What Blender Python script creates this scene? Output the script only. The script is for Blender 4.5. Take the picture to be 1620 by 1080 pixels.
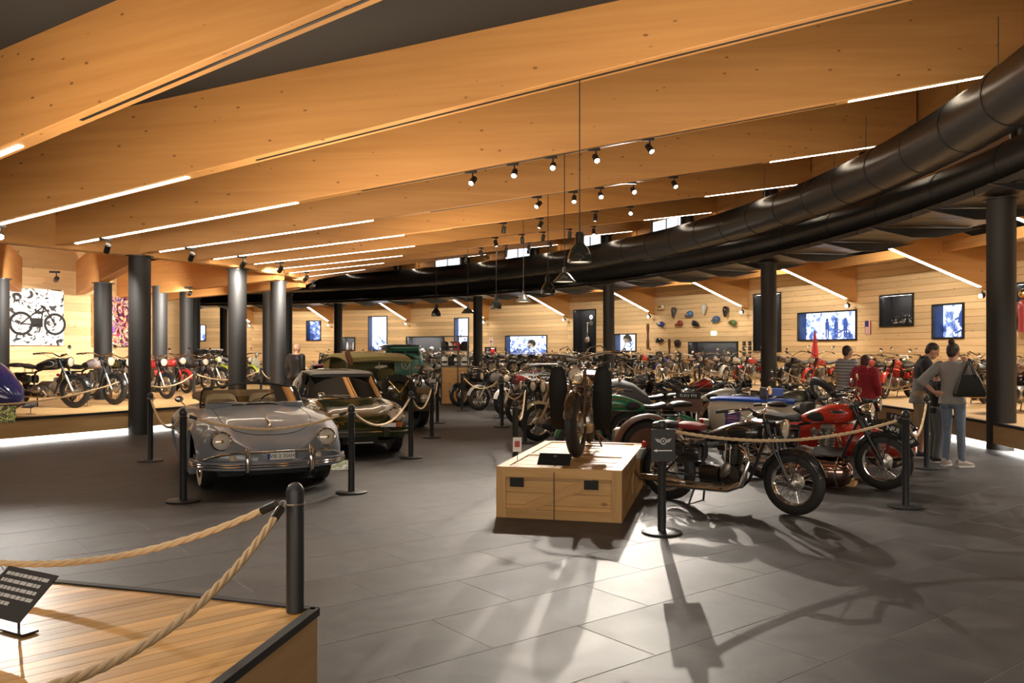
import bpy, math, random, bmesh
from mathutils import Vector, Matrix, Quaternion
import numpy as np
for _o in list(bpy.data.objects):
    bpy.data.objects.remove(_o)
S = bpy.context.scene
COL = S.collection
RND = random.Random(7)
PI = math.pi
# ------------------------------------------------------------------ camera
F, H, HX, HY = 1340.0, 1.58, 810.0, 552.0      # focal length in pixels of the 1620x1080 frame, eye height, horizon
cd = bpy.data.cameras.new('camera')
cd.sensor_width = 36.0
cd.lens = 36.0 * F / 1620.0
cd.shift_y = (HY - 540.0) / 1620.0
cd.clip_start, cd.clip_end = 0.05, 300
cam = bpy.data.objects.new('camera', cd)
COL.objects.link(cam)
cam.location = (0, 0, H)
cam.rotation_euler = (PI / 2, 0, 0)
S.camera = cam
# ------------------------------------------------------------------ world and exposure
w = bpy.data.worlds.new('world')
S.world = w
w.use_nodes = True
w.node_tree.nodes['Background'].inputs[0].default_value = (1.0, 0.78, 0.55, 1)
w.node_tree.nodes['Background'].inputs[1].default_value = 0.05
S.view_settings.view_transform = 'Standard'
S.view_settings.look = 'None'
S.view_settings.exposure = 0.85
S.view_settings.gamma = 1.0
S.view_settings.use_curve_mapping = False
S.cycles.max_bounces = 6
S.cycles.diffuse_bounces = 4
S.cycles.glossy_bounces = 3
S.cycles.transmission_bounces = 4
S.cycles.transparent_max_bounces = 8
S.cycles.caustics_reflective = False
S.cycles.caustics_refractive = False
S.cycles.sample_clamp_indirect = 4.0
S.cycles.use_light_tree = True
# light levels (watts / emission strengths), tuned against the photograph
L_SPOT, L_WALL, L_LEFT, L_STRIP, L_FLOORSTRIP, L_PEND, L_SCREEN = 275, 300, 380, 11.0, 8.0, 12, 1.3
WARM = (1.0, 0.90, 0.77)
NEUT = (1.0, 0.94, 0.85)

def area(name, loc, aim, sx, sy, power, color=WARM):
    d = bpy.data.lights.new(name, 'AREA')
    d.shape = 'RECTANGLE'; d.size = sx; d.size_y = sy; d.energy = power; d.color = color
    o = bpy.data.objects.new(name, d)
    COL.objects.link(o)
    o.location = loc
    o.rotation_euler = (Vector(aim) - Vector(loc)).to_track_quat('-Z', 'Y').to_euler()
    return o
# added unseen fill lights for the beams: behind the viewer and over the aisle
area('rear_beam_fill', (-2, -8.2, 2.2), (-2, 20, 9.0), 22, 3.4, 620, (1.0, 0.88, 0.74))
for _x, _y, _p in ((-4.5, 3.0, 85), (1.0, 2.5, 85), (-4.6, 8.2, 75), (1.6, 7.4, 95), (-2.0, 12.0, 85), (4.6, 12.0, 42), (-0.5, 18.5, 85), (1.5, 26.0, 85)):
    area('aisle_beam_fill', (_x, _y, 2.6), (_x, _y + 2.2, 9), 3.2, 3.2, _p, (1.0, 0.82, 0.62))
# ------------------------------------------------------------------ materials
MATS = {}
def newmat(name):
    m = bpy.data.materials.new(name)
    m.use_nodes = True
    return m, m.node_tree.nodes, m.node_tree.links, m.node_tree.nodes['Principled BSDF']
def pm(name, col, rough=0.5, metal=0.0, coat=0.0, emit=None, es=0.0, alpha=1.0, bump=0.0, bscale=40, var=0.0):
    """simple principled material with optional fine noise"""
    if name in MATS:
        return MATS[name]
    m, n, l, b = newmat(name)
    b.inputs['Base Color'].default_value = (*col, 1)
    b.inputs['Roughness'].default_value = rough
    b.inputs['Metallic'].default_value = metal
    if coat:
        b.inputs['Coat Weight'].default_value = coat
        b.inputs['Coat Roughness'].default_value = 0.04
    if emit:
        b.inputs['Emission Color'].default_value = (*emit, 1)
        b.inputs['Emission Strength'].default_value = es
    if bump or var:
        tc = n.new('ShaderNodeTexCoord')
        no = n.new('ShaderNodeTexNoise')
        no.inputs['Scale'].default_value = bscale
        no.inputs['Detail'].default_value = 4
        l.new(tc.outputs['Object'], no.inputs['Vector'])
        if bump:
            bp = n.new('ShaderNodeBump')
            bp.inputs['Strength'].default_value = bump
            bp.inputs['Distance'].default_value = 0.01
            l.new(no.outputs['Fac'], bp.inputs['Height'])
            l.new(bp.outputs['Normal'], b.inputs['Normal'])
        if var:
            mr = n.new('ShaderNodeMapRange')
            mr.inputs['To Min'].default_value = 1 - var
            mr.inputs['To Max'].default_value = 1 + var
            l.new(no.outputs['Fac'], mr.inputs['Value'])
            mx = n.new('ShaderNodeVectorMath')
            mx.operation = 'SCALE'
            mx.inputs[0].default_value = col
            l.new(mr.outputs['Result'], mx.inputs['Scale'])
            l.new(mx.outputs['Vector'], b.inputs['Base Color'])
    MATS[name] = m
    return m
def paint(col, rough=0.22):
    return pm('paint_%02x%02x%02x_%d' % (*[int(255 * c) for c in col], int(rough * 100)), col, rough, 0.0, 0.6)
def wood(name, c1, c2, knot, scale=(0.5, 9, 9), kscale=(1.6, 4.5, 4.5), rough=0.55, rnd=0.12, kn=0.10, seam=None, axis='X'):
    """spruce: long soft grain, knots, per-board tone; seam = board width for far surfaces"""
    m, n, l, b = newmat(name)
    tc = n.new('ShaderNodeTexCoord')
    oi = n.new('ShaderNodeObjectInfo')
    off = n.new('ShaderNodeVectorMath'); off.operation = 'MULTIPLY_ADD'
    cmb = n.new('ShaderNodeCombineXYZ')
    for i in range(3):
        l.new(oi.outputs['Random'], cmb.inputs[i])
    off.inputs[1].default_value = (37, 19, 53)
    l.new(cmb.outputs[0], off.inputs[0]); l.new(tc.outputs['Object'], off.inputs[2])
    def mapped(sc):
        mp = n.new('ShaderNodeMapping')
        mp.inputs['Scale'].default_value = sc
        l.new(off.outputs['Vector'], mp.inputs['Vector'])
        return mp.outputs['Vector']
    g = n.new('ShaderNodeTexNoise'); g.inputs['Scale'].default_value = 1.0; g.inputs['Detail'].default_value = 5
    g.inputs['Roughness'].default_value = 0.6
    g.inputs['Distortion'].default_value = 0.4
    l.new(mapped(scale), g.inputs['Vector'])
    r = n.new('ShaderNodeValToRGB')
    r.color_ramp.elements[0].position, r.color_ramp.elements[1].position = 0.3, 0.72
    r.color_ramp.elements[0].color, r.color_ramp.elements[1].color = (*c2, 1), (*c1, 1)
    l.new(g.outputs['Fac'], r.inputs['Fac'])
    v = n.new('ShaderNodeTexVoronoi'); v.inputs['Scale'].default_value = 1.0
    l.new(mapped(kscale), v.inputs['Vector'])
    kr = n.new('ShaderNodeMapRange')
    kr.inputs['From Min'].default_value, kr.inputs['From Max'].default_value = kn * 0.55, kn
    kr.inputs['To Min'].default_value, kr.inputs['To Max'].default_value = 0.85, 0.0
    l.new(v.outputs['Distance'], kr.inputs['Value'])
    mx = n.new('ShaderNodeMix'); mx.data_type = 'RGBA'
    mx.inputs[7].default_value = (*knot, 1)
    l.new(kr.outputs['Result'], mx.inputs[0]); l.new(r.outputs['Color'], mx.inputs[6])
    hs = n.new('ShaderNodeHueSaturation')
    mr = n.new('ShaderNodeMapRange')
    mr.inputs['To Min'].default_value, mr.inputs['To Max'].default_value = 1 - rnd, 1 + rnd
    l.new(oi.outputs['Random'], mr.inputs['Value']); l.new(mr.outputs['Result'], hs.inputs['Value'])
    l.new(mx.outputs[2], hs.inputs['Color'])
    out = hs.outputs['Color']
    if seam:
        wv = n.new('ShaderNodeTexWave'); wv.wave_type = 'BANDS'; wv.bands_direction = axis; wv.wave_profile = 'SAW'
        wv.inputs['Scale'].default_value = 0.314159 / seam
        wv.inputs['Distortion'].default_value = 0
        l.new(tc.outputs['Object'], wv.inputs['Vector'])
        sr = n.new('ShaderNodeMapRange')
        sr.inputs['From Min'].default_value, sr.inputs['From Max'].default_value = 0.9, 0.96
        sr.inputs['To Min'].default_value, sr.inputs['To Max'].default_value = 0.0, 0.55
        l.new(wv.outputs['Fac'], sr.inputs['Value'])
        m2 = n.new('ShaderNodeMix'); m2.data_type = 'RGBA'; m2.inputs[7].default_value = (*knot, 1)
        l.new(sr.outputs['Result'], m2.inputs[0]); l.new(out, m2.inputs[6])
        out = m2.outputs[2]
    l.new(out, b.inputs['Base Color'])
    b.inputs['Roughness'].default_value = rough
    bp = n.new('ShaderNodeBump'); bp.inputs['Strength'].default_value = 0.12; bp.inputs['Distance'].default_value = 0.004
    l.new(g.outputs['Fac'], bp.inputs['Height']); l.new(bp.outputs['Normal'], b.inputs['Normal'])
    MATS[name] = m
    return m
def floor_mat(name):
    m, n, l, b = newmat(name)
    tc = n.new('ShaderNodeTexCoord'); oi = n.new('ShaderNodeObjectInfo')
    ma = n.new('ShaderNodeVectorMath'); ma.operation = 'ADD'
    mm = n.new('ShaderNodeMath'); mm.operation = 'MULTIPLY'; mm.inputs[1].default_value = 40
    l.new(oi.outputs['Random'], mm.inputs[0])
    l.new(tc.outputs['Object'], ma.inputs[0]); l.new(mm.outputs[0], ma.inputs[1])
    no = n.new('ShaderNodeTexNoise'); no.inputs['Scale'].default_value = 1.9; no.inputs['Detail'].default_value = 6
    no.inputs['Distortion'].default_value = 1.6; no.inputs['Roughness'].default_value = 0.55
    l.new(ma.outputs[0], no.inputs['Vector'])
    r = n.new('ShaderNodeValToRGB')
    e = r.color_ramp.elements
    e[0].position, e[0].color = 0.32, (0.028, 0.026, 0.0255, 1)
    e[1].position, e[1].color = 0.72, (0.080, 0.075, 0.073, 1)
    l.new(no.outputs['Fac'], r.inputs['Fac'])
    l.new(r.outputs['Color'], b.inputs['Base Color'])
    rr = n.new('ShaderNodeMapRange')
    rr.inputs['To Min'].default_value, rr.inputs['To Max'].default_value = 0.45, 0.62
    b.inputs['Specular IOR Level'].default_value = 0.4
    l.new(no.outputs['Fac'], rr.inputs['Value']); l.new(rr.outputs['Result'], b.inputs['Roughness'])
    MATS[name] = m
    return m
M_BEAM = wood('spruce_beam', (0.62, 0.315, 0.100), (0.50, 0.235, 0.066), (0.17, 0.07, 0.02), scale=(0.35, 7, 7), kscale=(2.6, 5.5, 5.5), rnd=0.05, kn=0.105)
M_PLANK = wood('spruce_plank', (0.74, 0.525, 0.28), (0.66, 0.435, 0.205), (0.22, 0.10, 0.035), scale=(0.6, 12, 12), kscale=(2.2, 2.2, 9), rnd=0.2, kn=0.13)
M_DECK = wood('deck_board', (0.72, 0.43, 0.14), (0.50, 0.255, 0.07), (0.22, 0.11, 0.04), scale=(1.0, 14, 14), kscale=(1.2, 9, 9), rnd=0.34, kn=0.10, rough=0.38)
M_DECKF = wood('deck_far', (0.68, 0.45, 0.21), (0.58, 0.35, 0.14), (0.25, 0.12, 0.04), scale=(5, 1, 5), kscale=(2, 1, 2), rnd=0.05, seam=0.12, axis='X')
M_FASCIA = wood('fascia_spruce', (0.50, 0.32, 0.14), (0.42, 0.25, 0.10), (0.2, 0.1, 0.04), scale=(1, 1, 9), kscale=(2, 2, 3), rnd=0.05)
M_CRATE = wood('crate_pine', (0.62, 0.375, 0.145), (0.48, 0.26, 0.09), (0.2, 0.09, 0.03), scale=(1.3, 12, 12), kscale=(2.5, 5, 5), rnd=0.16, kn=0.11)
M_TILE = floor_mat('stone_tile')
M_GROUT = pm('grout', (0.15, 0.142, 0.135), 0.8)
M_CEIL = pm('dark_felt_ceiling', (0.022, 0.019, 0.016), 0.9, bump=0.1)
M_COLUMN = pm('column_paint', (0.016, 0.0145, 0.0135), 0.6)
M_DUCT = pm('duct_black', (0.018, 0.016, 0.0145), 0.30)
M_BLACK = pm('black_metal', (0.012, 0.012, 0.012), 0.35)
M_VELVET = pm('black_cloth', (0.006, 0.005, 0.004), 0.6)
M_VELVET.node_tree.nodes['Principled BSDF'].inputs['Specular IOR Level'].default_value = 0.25
M_MATT = pm('matt_black', (0.010, 0.010, 0.010), 0.7)
M_POST = pm('post_grey', (0.024, 0.026, 0.028), 0.42)
M_RUBBER = pm('tyre_rubber', (0.014, 0.013, 0.012), 0.62)
M_TANTYRE = pm('tan_tyre', (0.62, 0.48, 0.30), 0.7)
M_CHROME = pm('chrome', (0.78, 0.76, 0.72), 0.10, 1.0)
M_ALU = pm('aluminium', (0.55, 0.52, 0.47), 0.34, 1.0, var=0.2, bscale=12)
M_STEEL = pm('dull_steel', (0.32, 0.29, 0.26), 0.42, 1.0)
M_BRASS = pm('brass', (0.72, 0.48, 0.16), 0.25, 1.0)
M_LEATHER = pm('black_leather', (0.018, 0.016, 0.015), 0.45, bump=0.2, bscale=60)
M_BROWNL = pm('brown_leather', (0.12, 0.045, 0.02), 0.5, bump=0.2, bscale=60)
M_REDL = pm('red_leather', (0.25, 0.03, 0.03), 0.45)
M_LENS = pm('lamp_lens', (0.80, 0.72, 0.58), 0.08, 0.35, 0.8)
M_REDLENS = pm('tail_lens', (0.5, 0.02, 0.02), 0.15)
M_ROPE = pm('rope', (0.72, 0.52, 0.30), 0.8)
M_WHITE = pm('white_print', (0.8, 0.79, 0.76), 0.5)
M_STRIP = pm('led_strip', (1, 1, 1), 0.5, emit=(1.0, 0.86, 0.66), es=L_STRIP)
M_FSTRIP = pm('floor_led', (1, 1, 1), 0.5, emit=(1.0, 0.95, 0.88), es=L_FLOORSTRIP)
M_BULB = pm('lit_lamp_face', (1, 1, 1), 0.5, emit=(1.0, 0.9, 0.75), es=18)
M_SKIN = pm('skin', (0.50, 0.27, 0.18), 0.55)
M_RUST = pm('rust_brown', (0.11, 0.045, 0.022), 0.55, var=0.35, bscale=9)
def glass_mat():
    m, n, l, b = newmat('clear_glass')
    n.remove(b)
    tr = n.new('ShaderNodeBsdfTransparent'); tr.inputs[0].default_value = (0.86, 0.88, 0.86, 1)
    gl = n.new('ShaderNodeBsdfGlossy'); gl.inputs['Roughness'].default_value = 0.03
    fr = n.new('ShaderNodeFresnel'); fr.inputs['IOR'].default_value = 1.5
    mx = n.new('ShaderNodeMixShader')
    l.new(fr.outputs[0], mx.inputs[0]); l.new(tr.outputs[0], mx.inputs[1]); l.new(gl.outputs[0], mx.inputs[2])
    l.new(mx.outputs[0], n['Material Output'].inputs['Surface'])
    return m
M_GLASS = glass_mat()

# ------------------------------------------------------------------ mesh building
class MB:
    def __init__(s):
        s.v, s.f = [], []
    def add(s, vs, fs):
        o = len(s.v)
        s.v += [tuple(p) for p in vs]
        s.f += [tuple(i + o for i in q) for q in fs]
        return s
    def box(s, c, d, R=None):
        x, y, z = d[0] / 2, d[1] / 2, d[2] / 2
        P = [Vector((a * x, b * y, e * z)) for a in (-1, 1) for b in (-1, 1) for e in (-1, 1)]
        if R is not None:
            P = [R @ p for p in P]
        c = Vector(c)
        return s.add([p + c for p in P], [(0, 1, 3, 2), (4, 6, 7, 5), (0, 4, 5, 1), (2, 3, 7, 6), (0, 2, 6, 4), (1, 5, 7, 3)])
    def loft(s, rings, closed=True, caps=True):
        n, k = len(rings[0]), len(rings)
        vs = [p for r in rings for p in r]
        fs = []
        m = n if closed else n - 1
        for i in range(k - 1):
            for j in range(m):
                a, b = i * n + j, i * n + (j + 1) % n
                fs.append((a, b, b + n, a + n))
        if caps and closed:
            fs.append(tuple(range(n - 1, -1, -1)))
            fs.append(tuple(range((k - 1) * n, k * n)))
        return s.add(vs, fs)
    def cyl(s, p0, p1, r0, r1=None, n=12, caps=True):
        return s.tube([p0, p1], [r0, r0 if r1 is None else r1], n, caps=caps)
    def tube(s, pts, r, n=8, closed=False, caps=True):
        pts = [Vector(p) for p in pts]
        k = len(pts)
        rs = r if isinstance(r, (list, tuple)) else [r] * k
        rings = []
        prev = None
        for i, p in enumerate(pts):
            if closed:
                t = pts[(i + 1) % k] - pts[i - 1]
            else:
                t = pts[min(i + 1, k - 1)] - pts[max(i - 1, 0)]
            t.normalize()
            if prev is None:
                u = t.cross(Vector((0, 0, 1)))
                if u.length < 0.05:
                    u = t.cross(Vector((0, 1, 0)))
            else:
                u = prev - t * prev.dot(t)
            u.normalize()
            prev = u
            v = t.cross(u)
            rings.append([p + (u * math.cos(2 * PI * j / n) + v * math.sin(2 * PI * j / n)) * rs[i] for j in range(n)])
        if closed:
            rings.append(rings[0])
        return s.loft(rings, True, caps and not closed)
    def lathe(s, prof, c=(0, 0, 0), axis=(0, 0, 1), n=20, closed=False):
        a = Vector(axis).normalized()
        u = a.orthogonal().normalized(); v = a.cross(u); c = Vector(c)
        ring = []
        pr = list(prof) + ([prof[0]] if closed else [])
        vs, fs = [], []
        m = len(pr)
        for j in range(n):
            d = u * math.cos(2 * PI * j / n) + v * math.sin(2 * PI * j / n)
            vs += [c + d * max(q[0], 1e-4) + a * q[1] for q in pr]
        for j in range(n):
            for i in range(m - 1):
                x, y = j * m + i, ((j + 1) % n) * m + i
                fs.append((x, y, y + 1, x + 1))
        return s.add(vs, fs)
    def ell(s, c, r, nu=12, nv=8, R=None):
        c = Vector(c)
        vs, fs = [], []
        for i in range(nv + 1):
            th = PI * i / nv
            for j in range(nu):
                ph = 2 * PI * j / nu
                p = Vector((r[0] * math.sin(th) * math.cos(ph), r[1] * math.sin(th) * math.sin(ph), r[2] * math.cos(th)))
                vs.append(c + (R @ p if R is not None else p))
        for i in range(nv):
            for j in range(nu):
                a, b = i * nu + j, i * nu + (j + 1) % nu
                fs.append((a, a + nu, b + nu, b))
        return s.add(vs, fs)
    def plate(s, pts, th, nrm):
        """flat polygon given thickness along nrm"""
        d = Vector(nrm).normalized() * th
        P = [Vector(p) for p in pts]
        n = len(P)
        return s.add(P + [p + d for p in P], [tuple(range(n - 1, -1, -1)), tuple(range(n, 2 * n))] + [(i, (i + 1) % n, n + (i + 1) % n, n + i) for i in range(n)])
    def mesh(s, name, mat=None, smooth=True, ang=40):
        me = bpy.data.meshes.new(name)
        me.from_pydata([tuple(p) for p in s.v], [], s.f)
        if mat:
            me.materials.append(mat)
        if smooth:
            me.polygons.foreach_set('use_smooth', [True] * len(me.polygons))
            me.set_sharp_from_angle(angle=math.radians(ang))
        return me
    def build(s, name, mat, parent=None, loc=None, rz=None, smooth=True, ang=40):
        return put(name, s.mesh(name, mat, smooth, ang), parent, loc, rz)
def put(name, me, parent=None, loc=None, rz=None, mat=None):
    o = bpy.data.objects.new(name, me)
    COL.objects.link(o)
    if parent is not None:
        o.parent = parent
    if loc is not None:
        o.location = loc
    if rz is not None:
        o.rotation_euler = (0, 0, rz)
    if mat is not None:
        o.material_slots[0].link = 'OBJECT'
        o.material_slots[0].material = mat
    return o
def thing(name, label, cat, loc=(0, 0, 0), rz=0.0, group=None):
    o = bpy.data.objects.new(name, None)
    COL.objects.link(o)
    o.empty_display_size = 0.1
    o.location = loc
    o.rotation_euler = (0, 0, rz)
    return tag(o, label, cat, group)
def tag(o, label, cat, group=None):
    o['label'] = label
    o['category'] = cat
    if group:
        o['group'] = group
    return o
def struct(o):
    o['kind'] = 'structure'
    return o
def gp(px, py, z=0.0):
    """point at height z seen at a pixel"""
    Y = F * (H - z) / (py - HY)
    return Vector(((px - HX) * Y / F, Y, z))
def at(px, py, Y):
    return Vector(((px - HX) * Y / F, Y, H - (py - HY) * Y / F))
TEXTS = {}
def text_mesh(txt, size, mat, depth=0.001):
    if (txt, size, mat.name) in TEXTS:
        return TEXTS[(txt, size, mat.name)]
    c = bpy.data.curves.new('lettering', 'FONT')
    c.body = txt; c.size = size; c.extrude = depth; c.align_x = 'CENTER'; c.align_y = 'CENTER'; c.resolution_u = 2
    o = bpy.data.objects.new('lettering', c)
    COL.objects.link(o)
    dg = bpy.context.evaluated_depsgraph_get()
    me = bpy.data.meshes.new_from_object(o.evaluated_get(dg))
    bpy.data.objects.remove(o)
    me.materials.clear(); me.materials.append(mat)
    TEXTS[(txt, size, mat.name)] = me
    return me
for _c in sorted(set('NRR438190XUGGUW270K9750-42')):
    text_mesh(_c, 0.075, M_WHITE, .0008)
text_mesh('ELEO 970', 0.06, M_WHITE)
text_mesh('VIE 2 356H', .058, M_MATT)
def sgp(a, e):
    return math.copysign(abs(a) ** e, a)
def hd(dx, dy):
    return math.atan2(dy, dx)
def text(txt, size, mat, parent, M, depth=0.001, name='lettering'):
    """M: matrix whose x is reading direction, y up, z out of the surface"""
    o = put(name, text_mesh(txt, size, mat, depth), parent)
    o.matrix_local = M
    return o
def frame_mat(o, x, y):
    x = Vector(x).normalized(); y = Vector(y).normalized(); z = x.cross(y)
    return Matrix(((x.x, y.x, z.x, o[0]), (x.y, y.y, z.y, o[1]), (x.z, y.z, z.z, o[2]), (0, 0, 0, 1)))
def lamp(name, kind, loc, power, aim=None, color=WARM, size=0.05, angle=60, blend=0.6, parent=None):
    d = bpy.data.lights.new(name, kind)
    d.energy = power; d.color = color
    if kind == 'SPOT':
        d.spot_size = math.radians(angle); d.spot_blend = blend
    d.shadow_soft_size = size
    o = bpy.data.objects.new(name, d)
    COL.objects.link(o)
    o.location = loc
    if aim is not None:
        o.rotation_euler = (Vector(aim) - Vector(loc)).to_track_quat('-Z', 'Y').to_euler()
    if parent is not None:
        o.parent = parent
        o.matrix_parent_inverse = parent.matrix_basis.inverted()
    return o
# ------------------------------------------------------------------ plan of the building (two curved rows of columns, radial beams)
OX, OY = -25.2, 15.7
def pol(r, deg, z=0.0):
    a = math.radians(deg)
    return Vector((OX + r * math.cos(a), OY + r * math.sin(a), z))
R_COL, R_RIDGE, R_WALL, PLAT = 32.85, 33.8, 39.5, 0.42
def wall_hit(px, R=R_WALL):
    k = (px - HX) / F
    a, b, c = k * k + 1, -2 * k * OX - 2 * OY, OX * OX + OY * OY - R * R
    Y = (-b + math.sqrt(b * b - 4 * a * c)) / (2 * a)
    return k * Y, Y, math.degrees(math.atan2(Y - OY, k * Y - OX))
def wall_z(px, py, R=R_WALL):
    return H - (py - HY) * wall_hit(px, R)[1] / F
INNER = [(-12.3, 9.9), (-10.9, 10.9), (-9.6, 12.0), (-8.7, 13.2), (-7.88, 14.66), (-6.95, 15.84), (-6.39, 17.1), (-5.8, 17.98), (-5.62, 19.06),
         (-5.43, 19.87), (-5.35, 21.0), (-5.5, 22.2), (-5.8, 23.4), (-6.3, 24.6), (-7.0, 25.7)]
OUTDEG = [-4.5 + 8.2 * (i - 4) for i in range(len(INNER))]
OUTDEG[2:8] = [-21.0, -12.6, -4.5, 3.9, 11.8, 20.2]
ZB0, ZB1 = 3.35, 6.0
# ------------------------------------------------------------------ floor
ax, bx_ = Vector((0.787, 0.617, 0)), Vector((-0.617, 0.787, 0))
flo = MB().add([(-60, -9, -0.0012), (40, -9, -0.0012), (40, 70, -0.0012), (-60, 70, -0.0012)], [(0, 1, 2, 3)]).build('floor', M_GROUT, smooth=False)
struct(flo)
flo['label'] = 'dark grey stone tiled floor'
tb = MB()
g_ = 0.0016
hx, hy = 0.6 - g_, 0.3 - g_
tb.add([(-hx, -hy, -0.01), (hx, -hy, -0.01), (hx, hy, -0.01), (-hx, hy, -0.01), (-hx, -hy, -0.001), (hx, -hy, -0.001), (hx, hy, -0.001), (-hx, hy, -0.001),
        (-hx + .002, -hy + .002, 0), (hx - .002, -hy + .002, 0), (hx - .002, hy - .002, 0), (-hx + .002, hy - .002, 0)],
       [(0, 1, 5, 4), (1, 2, 6, 5), (2, 3, 7, 6), (3, 0, 4, 7), (4, 5, 9, 8), (5, 6, 10, 9), (6, 7, 11, 10), (7, 4, 8, 11), (8, 9, 10, 11)])
tile_me = tb.mesh('tile', M_TILE, smooth=False)
tang = math.atan2(ax.y, ax.x)
o0 = gp(1412.6, 914)
cand = []
for j in range(-75, 76):
    for i in range(-40, 41):
        c = o0 + ax * (1.2 * (i + 0.5 * (j % 2)) + 0.6) + bx_ * (0.6 * j + 0.3)
        if -5 < c.y < 46 and (c - Vector((OX, OY, 0))).length < 33.6 and c.x > -26:
            px = HX + F * c.x / max(c.y, 0.1)
            seen = c.y > 2.4 and -150 < px < 1770
            # ground that the platforms cover is not seen
            if (c - Vector((-20.6, 21.5, 0))).length < 13.2 or (c.y < 4.2 and c.x < -1.8):
                seen = False
            cand.append((0 if seen else 1, c.y if c.y > 2.4 else 60 - c.y, c))
cand.sort(key=lambda t: (t[0], t[1]))
for _, _, c in cand[:300]:
    put('tile', tile_me, flo, c, tang)
rest = MB()
Rt = Matrix.Rotation(tang, 3, 'Z')
for _, _, c in cand[300:]:
    rest.add([Rt @ Vector(p) + c for p in tb.v[8:]], [(0, 1, 2, 3)])
ro = rest.build('distant_tiles', M_TILE, flo, smooth=False)
ro['kind'] = 'stuff'
# ------------------------------------------------------------------ beams
def beam(name, p0, p1, h0, h1, wd, mat=M_BEAM, label=None):
    p0, p1 = Vector(p0), Vector(p1)
    d = p1 - p0
    L, dz = math.hypot(d.x, d.y), d.z
    w2, b = wd / 2, 0.012
    m = MB()
    def ring(x, z, h):
        return [(x, -w2 + b, z), (x, w2 - b, z), (x, w2, z + b), (x, w2, z + h), (x, -w2, z + h), (x, -w2, z + b)]
    m.loft([ring(0, 0, h0), ring(L, dz, h1)])
    o = m.build(name, mat, None, p0, math.atan2(d.y, d.x), smooth=False)
    struct(o)
    if label:
        o['label'] = label
    return o
BEAMS = []
ORD = ['first', 'second', 'third', 'fourth', 'fifth', 'sixth', 'seventh', 'eighth', 'ninth', 'tenth', 'eleventh', 'twelfth', 'thirteenth', 'fourteenth', 'fifteenth',
       'sixteenth', 'seventeenth', 'eighteenth', 'nineteenth', 'twentieth', 'twenty-first', 'twenty-second', 'twenty-third', 'twenty-fourth', 'twenty-fifth', 'twenty-sixth',
       'twenty-seventh', 'twenty-eighth', 'twenty-ninth', 'thirtieth', 'thirty-first', 'thirty-second', 'thirty-third', 'thirty-fourth', 'thirty-fifth', 'thirty-sixth']
for i, ((x, y), dg) in enumerate(zip(INNER, OUTDEG)):
    p0, p1 = Vector((x, y, ZB0)), pol(R_RIDGE, dg, ZB1)
    h1 = 0.42 if i < 4 else 1.4
    o = beam('roof_beam', p0, p1, 1.37, h1, 0.24)
    BEAMS.append((o, p0, p1))
    # recessed track and the lit strip under the inner end
    d = (p1 - p0)
    u = Vector((d.x, d.y, 0)).normalized()
    L = math.hypot(d.x, d.y)
    sl = d.z / L
    s0, s1 = 0.35, 4.3
    nrm = 0.034
    m = MB().loft([[(s, -nrm, s * sl - 0.012), (s, nrm, s * sl - 0.012), (s, nrm, s * sl + 0.004), (s, -nrm, s * sl + 0.004)] for s in (s0, s1)])
    m.build('light_strip', M_STRIP, o, smooth=False)
    nrm = 0.02
    m = MB().loft([[(s, -nrm, s * sl - 0.012), (s, nrm, s * sl - 0.012), (s, nrm, s * sl + 0.004), (s, -nrm, s * sl + 0.004)] for s in (L - 3.2, L - 0.15)])
    m.build('light_strip', M_STRIP, o, smooth=False)
    m = MB().loft([[(s, -0.02, s * sl - 0.008), (s, 0.02, s * sl - 0.008), (s, 0.02, s * sl + 0.004), (s, -0.02, s * sl + 0.004)] for s in (5.4, L - 3.4)])
    m.build('light_track', M_BLACK, o, smooth=False)
# ceiling above the beams
cm = MB()
tops = [(p0 + Vector((0, 0, 1.36)), p1 + Vector((0, 0, 0.41 if i < 4 else 1.39))) for i, (_, p0, p1) in enumerate(BEAMS)]
for (a, b), (c, d) in zip(tops[:-1], tops[1:]):
    cm.add([a, b, d, c], [(0, 1, 2, 3)])
for i in range(len(OUTDEG) - 1):
    a, b = pol(R_RIDGE, OUTDEG[i], 7.39), pol(R_RIDGE, OUTDEG[i + 1], 7.39)
    c, d = pol(R_WALL + 1, OUTDEG[i + 1], 4.75), pol(R_WALL + 1, OUTDEG[i], 4.75)
    cm.add([a, b, c, d], [(0, 1, 2, 3)])
a0, b0 = tops[0]
cm.add([a0, b0, (b0.x, -9, 6.4), (-16, -9, 4.7)], [(0, 1, 2, 3)])
ce = cm.build('ceiling', M_CEIL, smooth=False)
struct(ce)
ce['label'] = 'dark ceiling panels between the timber roof beams'
# inner ring beam between the beam ends
for (x0, y0), (x1, y1) in zip(INNER[:-1], INNER[1:]):
    beam('ring_beam', (x0, y0, 3.31), (x1, y1, 3.31), 1.35, 1.35, 0.2)
# outer beams falling from the ridge to the far wall, each with a lit strip
WALL_ENDS = []
for dg in OUTDEG[3:]:
    p0, p1 = pol(R_RIDGE, dg, 5.2), pol(R_WALL - 0.04, dg, 3.2)
    o = beam('outer_roof_beam', p0, p1, 1.1, 1.3, 0.24)
    L = R_WALL - 0.04 - R_RIDGE
    sl = -2.0 / L
    MB().loft([[(s, -0.06, s * sl - 0.014), (s, 0.06, s * sl - 0.014), (s, 0.06, s * sl + 0.004), (s, -0.06, s * sl + 0.004)] for s in (0.2, L - 0.35)]).build('light_strip', M_STRIP, o, smooth=False)
    WALL_ENDS.append((dg, pol(R_WALL - 0.3, dg, 3.2 + 0.1)))
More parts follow.
